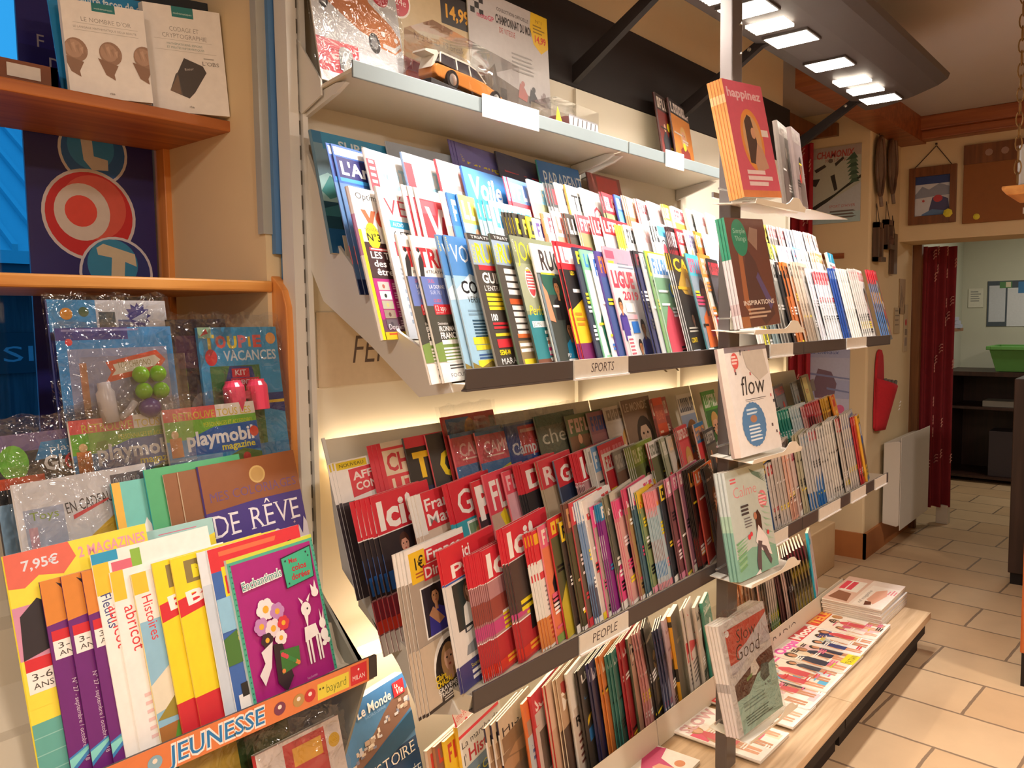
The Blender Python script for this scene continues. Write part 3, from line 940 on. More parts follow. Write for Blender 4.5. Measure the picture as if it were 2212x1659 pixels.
def filler(seed, w, h, c1, c2, c3, c4):
    """busy but wordless cover: masthead block, pictures, call-out strips"""
    rg = random.Random(seed)
    a = Art(w, h); a.r(0, 0, 1, 1, c3)
    mh = rg.uniform(.15, .24)
    a.r(0, 1 - mh, 1, 1, c1)
    x = .05
    while x < .92:                                   # masthead letter blocks
        ww = rg.uniform(.07, .13); k = rg.random()
        if k < .35: a.r(x, 1 - mh * .86, x + ww, 1 - mh * .2, c2); a.r(x + ww * .35, 1 - mh * .66, x + ww * .68, 1 - mh * .4, c1)
        elif k < .7: a.r(x, 1 - mh * .86, x + ww * .4, 1 - mh * .2, c2); a.r(x, 1 - mh * .86, x + ww, 1 - mh * .7, c2)
        else: a.r(x, 1 - mh * .86, x + ww * .38, 1 - mh * .2, c2); a.r(x + ww * .38, 1 - mh * .36, x + ww, 1 - mh * .2, c2); a.r(x + ww * .3, 1 - mh * .62, x + ww * .8, 1 - mh * .5, c2)
        x += ww + .025
    kind = rg.random()
    sk = rg.choice(('#d9a283', '#c98f6e', '#e6b89a', '#8f5f43'))
    if kind < .45:
        a.head(rg.uniform(.5, .62), rg.uniform(.52, .62), rg.uniform(.09, .14), sk, rg.choice(('#3a2518', '#8b5a2e', '#1d1614', '#c89a58')), c4, rg.random() < .5)
    elif kind < .75:
        for k in range(3):
            u = .15 + .3 * k; v = rg.uniform(.3, .55)
            a.p([(u, v - .2), (u + .22, v - .2), (u + .26, v + .1), (u + .1, v + .2), (u - .04, v + .06)], rg.choice((c4, c1, '#20242c')))
            a.e(u + .11, v + .22, .05, sk, .8, 10)
    else:
        a.p([(0, .3), (.3, .52), (.55, .4), (.8, .6), (1, .45), (1, 0), (0, 0)], c4)
        a.e(.6, .66, .07, c2)
    for k in range(rg.randint(3, 5)):
        v = rg.uniform(.06, .72); u = rg.choice((.04, .05, .45))
        c = rg.choice((c2, '#ffffff', '#f5dc2a', c1, '#17171a'))
        a.bars(u, v, u + rg.uniform(.25, .5), rg.randint(1, 3), .034, c, .62, rg.random(), .25)
    a.r(0, 0, 1, rg.uniform(.02, .07), rg.choice((c1, c4, '#f2f0ec')))
    if rg.random() < .3: a.e(rg.uniform(.2, .8), rg.uniform(.25, .7), .055, rg.choice(('#f5dc2a', '#d22a30')))
    return a


def F(X, h, n, c1, c2, c3, c4, cp=.008, sp=None, **k):
    return dict(X=X, h=h, n=n, cp=cp, fill=(c1, c2, c3, c4), spine=sp or c1, **k)


def I(X, h, n, art, spine, desc, cp=.012, **k):
    return dict(X=X, h=h, n=n, cp=cp, art=art, spine=spine, desc=desc, **k)


SEED = [100]


def tier(key, tilt, phi, items, w=.205, tmax=.0048, where='', y0=0, z0=0, ref='the dark post', hmax=.31, hmin=.16, jit=.004, xmax=None, cat='magazine', bendamt=0.0, rev=True, fill=None):
    items = sorted(items, key=lambda d: d['X'])
    if fill:                                  # as many copies of a title as its stretch of the row holds
        for a_, b_ in zip([None] + items[:-1], items):
            if b_['n'] > 1: b_['cp'] = fill
            if a_ and 'desc' not in b_: b_['n'] = max(1, int((b_['X'] - a_['X']) / fill))
            if b_['n'] > 1: b_['cp'] = fill
    n = len(items)
    objs = []
    for i, d in enumerate(items):
        h = d.get('hh') or min(hmax, max(hmin, d['h'])); ww = d.get('w', w)
        if 'ratio' in d: ww = h * d['ratio']
        xr = [d['X'] - k * d['cp'] for k in range(d['n'])]
        nxt = None
        if i + 1 < n:
            e = items[i + 1]; nxt = e['X'] - (e['n'] - 1) * e['cp']
        gaps = ([d['cp']] if d['n'] > 1 else []) + ([max(.003, nxt - d['X'])] if nxt is not None else [])
        t = min([d.get('t', tmax)] + [.82 * g * math.sin(R(phi)) for g in gaps]); t = max(t, .0007)
        if xmax is not None: ww = min(ww, (xmax - d['X']) / math.cos(R(phi)))
        ww = max(ww, min(d.get('w', w), .125) if 'w' not in d else .02)
        SEED[0] += 1
        if 'fill' in d: art = filler(SEED[0], ww, h, *d['fill'])
        else: art = Art(ww, h); d['art'](art)
        rg = random.Random(SEED[0] * 7)
        bend = None
        b_ = d.get('bend', bendamt)
        if b_:
            bend = (lambda B, W_, H_: lambda x, z: B * (z / H_) ** 2.5 * (0.25 + .75 * (x / W_)))(b_, ww, h)
        ms = mag_meshes(ww, h, t, art, d['spine'], bend, d.get('bands'), mt=d.get('mt'))
        pos = n - i if rev else i + 1
        if 'desc' in d: lab = d['desc']
        else:
            lab = '%s magazine with %s masthead, %s title from %s, %s' % (cname(d['fill'][2]), cname(d['fill'][0]), ORD[pos - 1], ref, where)
            if cat == 'book': lab = '%s spine book, %s title from %s, %s' % (cname(d['spine']), ORD[pos - 1], ref, where)
            if len(lab.split()) > 16: lab = '%s magazine, %s title from %s, %s' % (cname(d['fill'][2]), ORD[pos - 1], ref, where)
        rot = (-R(tilt), R(d.get('lean', 0) + rg.uniform(-.5, .5)), R(phi))
        y = y0 + d.get('dy', 0); z = z0 + d.get('dz', 0)
        nm = cat
        o = place_mag(ms, (d['X'], y, z), rot, lab if d['n'] == 1 else _trim(lab, 'front copy'), cat, None, nm)
        objs.append(o)
        if d['n'] > 1:
            grp = None
            l2 = _trim(lab, 'copies tucked behind' if d['n'] > 2 else 'copy tucked behind')
            if d['n'] > 2: grp = l2
            for k in range(1, d['n']):
                copy_mag(o, (xr[k], y + rg.uniform(0, .0004), z + rg.uniform(-jit, jit) * .4), l2, grp)
    return objs


def _trim(lab, extra):
    w = lab.split()
    if len(w) + len(extra.split()) > 16:
        lab = lab.replace(' title from', ' from').replace(' with ', ', ')
        w = lab.split()
    while len(w) + len(extra.split()) > 16:
        w.pop(0)
    return ' '.join(w) + ', ' + extra


def place_sleeve(parent, w, h, t, over=.03, mtl=None, seed=1, x0=-.004, amp=.004, name='plastic_sleeve'):
    """crumpled clear bag around a magazine"""
    rg = random.Random(seed)
    ph = [rg.uniform(0, 6.28) for _ in range(6)]

    def wob(u, v): return amp * (math.sin(9 * u + 13 * v + ph[0]) + .7 * math.sin(23 * u - 7 * v + ph[1]) * v + .6 * math.sin(31 * v + 5 * u + ph[2])) * (.4 + v * v)
    m = MB()
    m.grid(lambda u, v: (x0 + u * (w + .008), -.004 - abs(wob(u, v)), -.002 + v * (h + over) + (.004 * math.sin(20 * u + ph[3]) if v > .99 else 0)), 16, 14)
    m.grid(lambda u, v: (x0 + u * (w + .008), t + .003, -.002 + v * (h + over)), 2, 2)
    o = m.build(name, mtl or FILM, parent, smooth=True)
    return o

# ------------------------------------------------------------------ upper tray, left of the post: front row
def art_tri(a):
    a.r(0, 0, 1, 1, '#f3f2f0').t('TRIMAX', .05, .79, .125, '#d5303c', w=.92, b=.03).t('#TRIATHLON', .12, .745, .022, '#222222', w=.42)
    a.p([(.02, .68), (.08, .68), (.12, .82), (.10, .88), (.05, .84)], '#26262a').e(.08, .9, .016, '#26262a')
    a.r(0, .2, 1, .72, '#4a4a42').r(.02, .52, 1, .72, '#6a7fc4').t('DUEL', .12, .68, .022, '#e8616a').t('LA DONNE', .12, .64, .026, '#ffffff').t('SUR 70.3', .12, .6, .026, '#c9d2f0')
    a.t('GUIDE', .14, .545, .022, '#e8616a').r(.12, .46, .62, .53, '#d5303c').t('12 app', .14, .487, .036, '#ffffff').t('pour vous', .14, .468, .014, '#ffd9d9')
    a.p([(0, .14), (0, .26), (.4, .31), (1, .27), (1, .14)], '#7d9a4e').p([(.3, .4), (.7, .46), (1, .38), (1, .3), (.3, .3)], '#2c2b27')
    a.t('Destination', .12, .39, .018, '#ffffff').t('IRONMAN', .12, .345, .034, '#ffffff', b=.02).t('FRANCE', .12, .295, .04, '#ffffff', b=.03).r(.12, .255, .5, .285, '#f1f1f1')
    a.bars(.12, .22, .6, 5, .022, '#f6f6f6', .6, 3).r(0, 0, 1, .13, '#f7f6f4').bars(.15, .105, .5, 2, .02, '#555555', .5, 5).t('FOCUS SANTE', .14, .03, .026, '#555555', w=.5)


def art_vo2(a):
    a.r(0, 0, 1, 1, '#9cc4de').r(0, .72, 1, 1, '#4a86c6').p([(0, .62), (.3, .74), (.7, .68), (1, .8), (1, .6), (0, .55)], '#cfe3ef')
    a.t('VO2 RUN', .06, .82, .12, '#f4f7fa', w=.9).t('RUNNER', .005, .985, .018, '#f2e23c', rot=-1.5)
    a.t('COURIR', .1, .60, .085, '#15151a', w=.72, b=.02).t('VERS LA', .16, .535, .042, '#1d1d22', sh=.25).bars(.12, .47, .62, 2, .025, '#7d9db4', .5, 1)
    a.bars(.16, .40, .6, 6, .022, '#31556e', .55, 2).r(.1, .24, .56, .29, '#f0df3a').r(.12, .2, .48, .235, '#f0df3a').bars(.14, .16, .5, 2, .022, '#3c5f9a', .5, 4)
    a.r(.1, .07, .6, .13, '#f0df3a').p([(0, 0), (0, .12), (.15, .08), (.35, .12), (.6, .06), (1, .1), (1, 0)], '#8d7a3a').e(.1, .05, .03, '#c9b64a').e(.3, .03, .03, '#5e4f2a')


def art_run(a, two=False):
    a.r(0, 0, 1, 1, '#46413c').r(0, .78, 1, 1, '#8fa3b8').r(0, .955, 1, 1, '#2a2623').t('TRIATHLON', .06, .967, .02, '#e8e6e0', w=.6)
    a.t('RUNNING', .1, .80, .13, '#f3dd1f', w=.95, b=.02).t('SANTE', .06, .79, .03, '#f3dd1f', rot=1.45)
    if not two:
        a.r(.08, .745, .55, .78, '#d5303c').t('GUIDE', .1, .655, .07, '#f6f5f2', b=.03, w=.5).t('L\'ENTRAINEMENT', .1, .6, .035, '#f6f5f2', w=.7)
        a.bars(.1, .56, .55, 4, .032, '#e9d433', .75, 3).t('100', .1, .39, .045, '#ffffff', b=.03).bars(.1, .36, .62, 2, .028, '#d5303c', .6, 2)
        a.bars(.1, .28, .5, 1, .03, '#e9d433', .7).r(.1, .2, .45, .26, '#d5303c').t('SEMI-M', .1, .15, .034, '#f3dd1f', b=.02).t('MARATHON', .1, .085, .042, '#f4f4f4', w=.62)
        a.bars(.1, .04, .6, 2, .024, '#d8cc4a', .6, 5)
    else:
        a.bars(.12, .72, .55, 4, .05, '#f3f2ee', .7, 8).r(.1, .5, .5, .54, '#c8582c').bars(.12, .46, .55, 5, .045, '#e2e0da', .7, 9).r(.1, .26, .5, .29, '#d06a35')
        a.r(.08, 0, 1, .24, '#8d7a58').bars(.1, .2, .5, 2, .04, '#eeeeee', .6, 2).r(.12, .06, .5, .11, '#e9d433').t('10 KM', .15, .02, .03, '#f4f4f4')


def art_jog(a):
    a.r(0, 0, 1, 1, '#7e8468').r(0, .45, 1, .8, '#9aa083').t('JOGGING', .06, .82, .14, '#efe02a', w=1.0).t('SPORT', .03, .97, .022, '#e9e6da', rot=-1.45)
    a.e(.24, .66, .115, '#f4e6e0', .62).e(.24, .66, .1, '#dd4a52', .62).bars(.17, .72, .34, 6, .022, '#f8efe9', .5, 5, .1).bars(.18, .745, .3, 1, .02, '#f0c93a', .5)
    a.p([(0, .1), (0, .42), (.5, .46), (1, .4), (1, .1)], '#2b7f88').t('Perform', .06, .42, .07, '#eee12c', sh=.3, w=.5).r(.06, .33, .5, .375, '#eaf0f0').t('20 MN', .08, .338, .03, '#345f66')
    a.p([(.3, .2), (.42, .34), (.52, .36), (.58, .26), (.46, .12), (.36, .1)], '#e08a62').r(.3, .12, .44, .18, '#e0448a').r(0, 0, 1, .1, '#7a4c3a').bars(.3, .28, .6, 5, .05, '#f2f2ee', .5, 4)
    a.bars(.35, .07, .6, 2, .03, '#f2f2ee', .5, 2)


def art_rug(a):
    a.r(0, 0, 1, 1, '#39413c').r(0, .77, 1, 1, '#f2f1ee').t('RUGBY', .16, .8, .15, '#332a2a', w=.85, b=.03).r(.1, .755, .45, .775, '#ecd531')
    a.r(.1, .6, 1, .76, '#1f5a4c').head(.42, .66, .062, '#b87c50', '#1d1512', '#1d1c1e', False).bars(.22, .5, .42, 1, .03, '#e8e8e8', .6)
    a.p([(.05, .4), (.2, .38), (.15, .62), (.05, .7)], '#d88c6a').head(.5, .32, .062, '#b5764c', '#17110f', '#1f7fa8', False).t('PSY', .3, .1, .03, '#ffffff').bars(.3, .07, .6, 1, .03, '#dddddd', .6)
    a.r(0, 0, .06, .76, '#6b7a80')


def art_lred(a):
    a.r(0, 0, 1, 1, '#1f1d1f').r(0, .78, 1, 1, '#cf2230').r(.02, .83, .5, .96, '#f4eeee').t('L', .1, .84, .12, '#e0707a', b=.02).t('LEO', .18, .74, .03, '#f0d92c', b=.02)
    a.head(.45, .72, .08, '#c98e68', '#201714', '#17171a', False).bars(.14, .6, .4, 1, .04, '#e8e8e8', .7).p([(0, .2), (0, .46), (.35, .55), (1, .5), (1, .2)], '#f0c22c')
    a.head(.42, .3, .06, '#a76a48', '#1a1211', '#6a2150', False).r(0, 0, 1, .2, '#7a2a62').bars(.05, .42, .3, 3, .04, '#d9822c', .5, 2)


def art_lig(a):
    a.r(0, 0, 1, 1, '#c3c4c6').r(0, .86, 1, 1, '#d98fa0').r(.02, .9, .3, .97, '#d4506a').bars(.06, .86, .3, 1, .03, '#efd92e', .7).t('LIGUE 1', .06, .66, .13, '#d63c52', w=.9, b=.05).t('2019', .3, .55, .07, '#d63c52', w=.55, b=.03)
    a.bars(.35, .86, .9, 2, .03, '#6f7f90', .4, 2).head(.14, .5, .05, '#b98258', '#2a1a14', '#352a7a', False).r(.05, .2, .25, .4, '#4a3a90').r(.3, .44, .6, .52, '#efeeec').r(.28, .38, .62, .42, '#e7b3bd')
    a.r(.36, .26, .6, .36, '#2c6fc0').p([(.1, .02), (.3, .02), (.36, .24), (.1, .24)], '#efd5d5').bars(.13, .2, .3, 5, .03, '#b45b6a', .55, 3).head(.75, .3, .06, '#9a6a48', '#181210', '#2a2f6a', False)
    a.head(.5, .14, .05, '#a8714c', '#1c1412', '#1f4a4a', False)


def art_gold(a):
    a.r(0, 0, 1, 1, '#2c2826').t('CAFE', .08, .84, .12, '#e6b81f', w=1.1, b=.03).p([(.1, .7), (.5, .9), (.9, .75), (.7, .6), (.3, .62)], '#b8923a').e(.55, .7, .08, '#d8c49a', .8)
    a.head(.42, .38, .06, '#7a5a48', '#141110', '#3a3230', False).r(.04, .66, .6, .69, '#d8a92a').t('CONTI', .08, .15, .045, '#ecc926', b=.02).bars(.1, .28, .6, 2, .03, '#c9c2b4', .5, 3).r(.06, .02, .4, .08, '#c9d0dc')


W_UP = 'upper front row left of it'
tier('sD', 14, 12.5, [
    I(1.005, 0.268, 2, art_tri, '#f0efec', 'white triathlon magazine with big red letters at the side panel end', cp=.031, t=.0045),
    I(1.090, 0.275, 2, art_vo2, '#8fb2ce', 'sky blue running magazine beside the white triathlon pair', cp=.021, t=.004, bands=[(0, .7, '#a9c3d4'), (.7, 1, '#5c8fc4')]),
    I(1.156, 0.284, 1, lambda a: art_run(a), '#8d8a84', 'grey brown running guide with yellow letters and red band'),
    I(1.221, 0.288, 1, lambda a: art_run(a, True), '#4e6450', 'second yellow lettered running guide, its lower part khaki'),
    I(1.282, 0.289, 1, art_jog, '#2f3d30', 'olive jogging magazine with a red oval badge'),
    I(1.344, 0.276, 1, art_rug, '#c8ccc8', 'rugby magazine with a black R on a white banner', w=.2),
    I(1.439, 0.287, 2, art_lred, '#c9303a', 'black sports magazine with red banner and yellow player photo', cp=.014),
    F(1.496, 0.277, 1, '#23284a', '#e8d62e', '#3a3d52', '#a84a90'),
    F(1.523, 0.273, 1, '#7fc29a', '#2f7fc0', '#dfe6e2', '#1d6b52'),
    F(1.559, 0.265, 1, '#eef0f2', '#3a6fc0', '#e8e2e4', '#c83848', sp='#e8e8ea'),
    F(1.583, 0.273, 1, '#4a3a86', '#ef7a2c', '#35508a', '#d8603a'),
    I(1.621, 0.287, 1, art_lig, '#c9a0ac', 'grey football special with two red word blocks'),
    F(1.753, 0.284, 2, '#2a2730', '#8a2a3a', '#2c2f5a', '#b83040', cp=.012, sp='#222026'),
    F(1.784, 0.279, 1, '#cfd0d0', '#77808a', '#b8bcc0', '#6a7a50', sp='#c4c4c2'),
    F(1.809, 0.287, 1, '#efd62e', '#2a2a2a', '#7f9a70', '#c85a3a', sp='#6a9a5a'),
    F(1.828, 0.281, 1, '#e8ecf0', '#3f82c4', '#6f9a78', '#c4485a', sp='#9db9a4'),
    I(1.935, 0.286, 3, art_gold, '#d9d9d6', 'black cycling annual with gold letters and white dotted spine', cp=.012, bands=[(0, .08, '#f0f0ee'), (.08, .74, '#c9cac8'), (.74, .84, '#f0f0ee'), (.84, 1, '#d8ac24')]),
    F(2.026, 0.292, 1, '#3fb2c4', '#e0507a', '#8a9aa8', '#e8763a', sp='#3f6f78'),
    F(2.106, 0.296, 2, '#ef8a3a', '#f6f0e4', '#d8d4cc', '#c4303a', cp=.008, sp='#e8a05a'),
    F(2.149, 0.284, 1, '#2a2628', '#c83040', '#3a3a42', '#7a2a32', sp='#1e1c1c'),
], y0=1.0, z0=1.31, where=W_UP, tmax=.005, xmax=2.2)

# ---- third row back from the wall
def art_opt(a):
    a.r(0, 0, 1, 1, '#f6f4f2').r(0, 0, .045, .72, '#f2e11f').r(.045, 0, 1, .62, '#43282c').p([(.045, .62), (.045, .64), (.4, .64), (.7, .7), (1, .68), (1, .6)], '#43282c')
    a.t('Optimum', .07, .925, .042, '#1c1c1c', w=.46, b=-.005).t('vélo', .1, .75, .15, '#ee6a45', w=.72, b=.03).e(.2, .685, .088, '#f5e22a', .8).t('NOUVEAU', .1, .715, .02, '#222222', w=.2).t('N°3', .11, .65, .048, '#161616', w=.2, b=.02)
    a.r(.1, .585, .75, .605, '#d8434a').bars(.12, .592, .6, 1, .02, '#f6e4e4', .4).t('LES TECHNOLOGIES', .1, .535, .043, '#ffffff', w=1.1, b=.02).t('des pros pour', .12, .48, .043, '#ffffff', w=.8, b=.02).t('être plus fort', .14, .425, .043, '#ffffff', w=.8, b=.02)
    a.r(.045, .05, 1, .4, '#b8247e').p([(.045, .05), (.045, .13), (1, .2), (1, .05)], '#6d4258')
    for k in range(5):
        v = .345 - k * .062
        a.r(.1, v - .02, .27, v + .035, ('#c9c4bd', '#f4f4f4', '#b9b59d', '#9d8a78', '#6c5f66')[k]).e(.18, v + .005, .014, ('#b05a4a', '#222222', '#c9c07a', '#5f3b30', '#4a3f48')[k]).bars(.32, v + .02, .75, 3, .016, '#f3d3e6', .5, k)
    a.t('Dossier', .12, .065, .036, '#f4eef2', sh=.1).r(.045, 0, 1, .05, '#e9c81f').bars(.1, .03, .3, 1, .02, '#e8502c', .6).bars(.5, .025, .8, 1, .018, '#2b2b2b', .6)


def art_velo(a):
    a.r(0, 0, 1, 1, '#f4f2f1').t('VÉLO', .08, .82, .11, '#cf4350', w=.75, b=-.005).r(.1, .735, .75, .785, '#3fa8de').t('AUDIO', .14, .747, .026, '#ffffff').t('6 ETAPES', .12, .66, .055, '#3a3a3c', w=.55).t('BON', .1, .55, .085, '#cf3545', w=.5, b=.04)
    a.t('VOTRE', .12, .5, .032, '#8f8f92').bars(.1, .45, .6, 3, .03, '#9aa2a8', .5, 3).r(0, 0, 1, .34, '#c9ced6').bars(.1, .3, .6, 5, .05, '#8f9fb2', .5, 4).e(.5, .2, .08, '#d3455a')


def art_vtt(a):
    a.r(0, 0, 1, 1, '#f5f3f2').r(.05, .6, 1, .93, '#cf3743').r(.05, .83, .3, .92, '#dd5561').t('VTT', .12, .63, .24, '#f7f5f4', w=.85, b=.03).t('MAG', .45, .615, .04, '#cf3743')
    a.e(.42, .36, .19, '#242224', .95, 24).e(.42, .36, .15, '#f5f3f2', .95, 24).e(.42, .36, .03, '#303030').r(.4, .1, 1, .3, '#8e9296').bars(.1, .12, .6, 3, .03, '#c9343f', .6, 2)


W_MID = 'third row of the upper tray'
tier('sC', 14, 12.5, [
    I(0.982, 0.292, 1, art_opt, '#e8e5e2', 'white and magenta cycling magazine with a yellow round sticker', t=.009, bands=[(0, .55, '#ece9e4'), (.55, .82, '#b878b0'), (.82, 1, '#e6dde6')]),
    I(1.047, 0.300, 1, art_velo, '#c6c4c3', 'white bicycle magazine with thin red letters and blue strip', t=.006),
    I(1.149, 0.315, 3, art_vtt, '#cfcac9', 'white mountain bike magazine with red block and black wheel', cp=.017),
    F(1.223, 0.311, 1, '#f4f2f0', '#d8aaa4', '#c49a90', '#e8e2e0', sp='#e4e2e2'),
    F(1.243, 0.312, 1, '#2f6fb4', '#f4f4f4', '#3f86c6', '#9cc8e8', sp='#2f6fb4'),
    F(1.273, 0.318, 1, '#efe36a', '#f4f4f4', '#8fbfe2', '#e8b86a', sp='#4b86c4', wrap=1),
    F(1.354, 0.305, 3, '#2fa8d0', '#e8f2f6', '#a9c4ce', '#6f7f84', cp=.014, sp='#8fb0b8'),
    F(1.377, 0.307, 1, '#f4f6f8', '#4aa6d8', '#dfe8ee', '#6a7a80', sp='#d4dcde'),
    F(1.447, 0.285, 4, '#2b2823', '#f0d52a', '#3a352c', '#b89a3a', cp=.012, sp='#3b3526'),
    F(1.470, 0.284, 1, '#2a2826', '#d8bc4a', '#3c3934', '#a89a72'),
    F(1.495, 0.281, 1, '#f0dd2a', '#1c1c1c', '#26241f', '#e8d84a'),
    F(1.519, 0.279, 1, '#f2eef4', '#5a4a8a', '#e4e0e8', '#4a48a0'),
    F(1.554, 0.294, 1, '#e8703a', '#f4e4dc', '#e26a4a', '#f0c0a0'),
    F(1.571, 0.298, 1, '#f4e8e8', '#d84a58', '#ecdcdc', '#d8505c'),
    F(1.604, 0.305, 1, '#c2c6d0', '#d87a68', '#f0907a', '#e8a898'),
    F(1.655, 0.304, 2, '#3b342e', '#f2eee8', '#4b463e', '#c4443a', cp=.012, sp='#8a4a34'),
    F(1.707, 0.306, 2, '#d8434f', '#f6eeee', '#8d8a62', '#e0d24a', cp=.010, sp='#e0d8d4'),
    F(1.774, 0.307, 2, '#d8303c', '#f6f0f0', '#e4e6e8', '#5a6a74', cp=.012, sp='#d4d2d0'),
    F(1.819, 0.311, 1, '#d02a36', '#f8e8e8', '#dfe2e6', '#4a5a7a', sp='#e8e4e2'),
    F(1.905, 0.293, 4, '#efe24a', '#4a4a2a', '#f0ead0', '#4a6a3a', cp=.010, sp='#e6d83c'),
    F(1.923, 0.297, 1, '#f4f4f2', '#2a2a2a', '#ece8e4', '#d86a4a'),
    F(1.982, 0.313, 2, '#f0e8e8', '#e0b4b4', '#f2eeee', '#e07a6a', cp=.012, sp='#f0eaea'),
    F(2.081, 0.343, 3, '#f4f4f4', '#2a2a2c', '#e8e8e8', '#4a4a50', cp=.014, sp='#e4e4e2', dz=.01),
    I(2.106, 0.320, 2, lambda a: a.r(0, 0, 1, 1, '#eef2f6').r(0, .9, .8, 1, '#5ab4dc').r(0, 0, 1, .5, '#2a5fa8').e(.24, .74, .13, '#2a2a2e', .75).e(.24, .74, .115, '#f4f4f4', .75).e(.24, .74, .09, '#d04a58', .75).bars(.1, .42, .6, 4, .06, '#cfe0f4', .5, 3), '#2a4f86',
      'white and blue car magazine with a round red badge', cp=.012, bands=[(0, .5, '#1f4a86'), (.5, 1, '#c9d0d8')]),
    F(2.180, 0.315, 4, '#1d191b', '#f0ecec', '#7a1c24', '#2a2426', cp=.009, sp='#5a1f26'),
    F(2.219, 0.320, 1, '#d8303c', '#f2eaea', '#c8b4aa', '#3a3c44'),
    F(2.275, 0.320, 2, '#ecebf0', '#6a5a9a', '#d6d2e0', '#8a86b4', cp=.009, sp='#e2e0e8'),
    F(2.339, 0.315, 2, '#ee8a30', '#f8f0e0', '#e8702c', '#c4343a', cp=.009, sp='#e0662c'),
    F(2.394, 0.312, 2, '#9cc6ea', '#f4f4f4', '#b4d2ec', '#d83a48', cp=.009, sp='#aecbe6'),
], y0=1.13, z0=1.385, where=W_MID, tmax=.005, xmax=2.25)

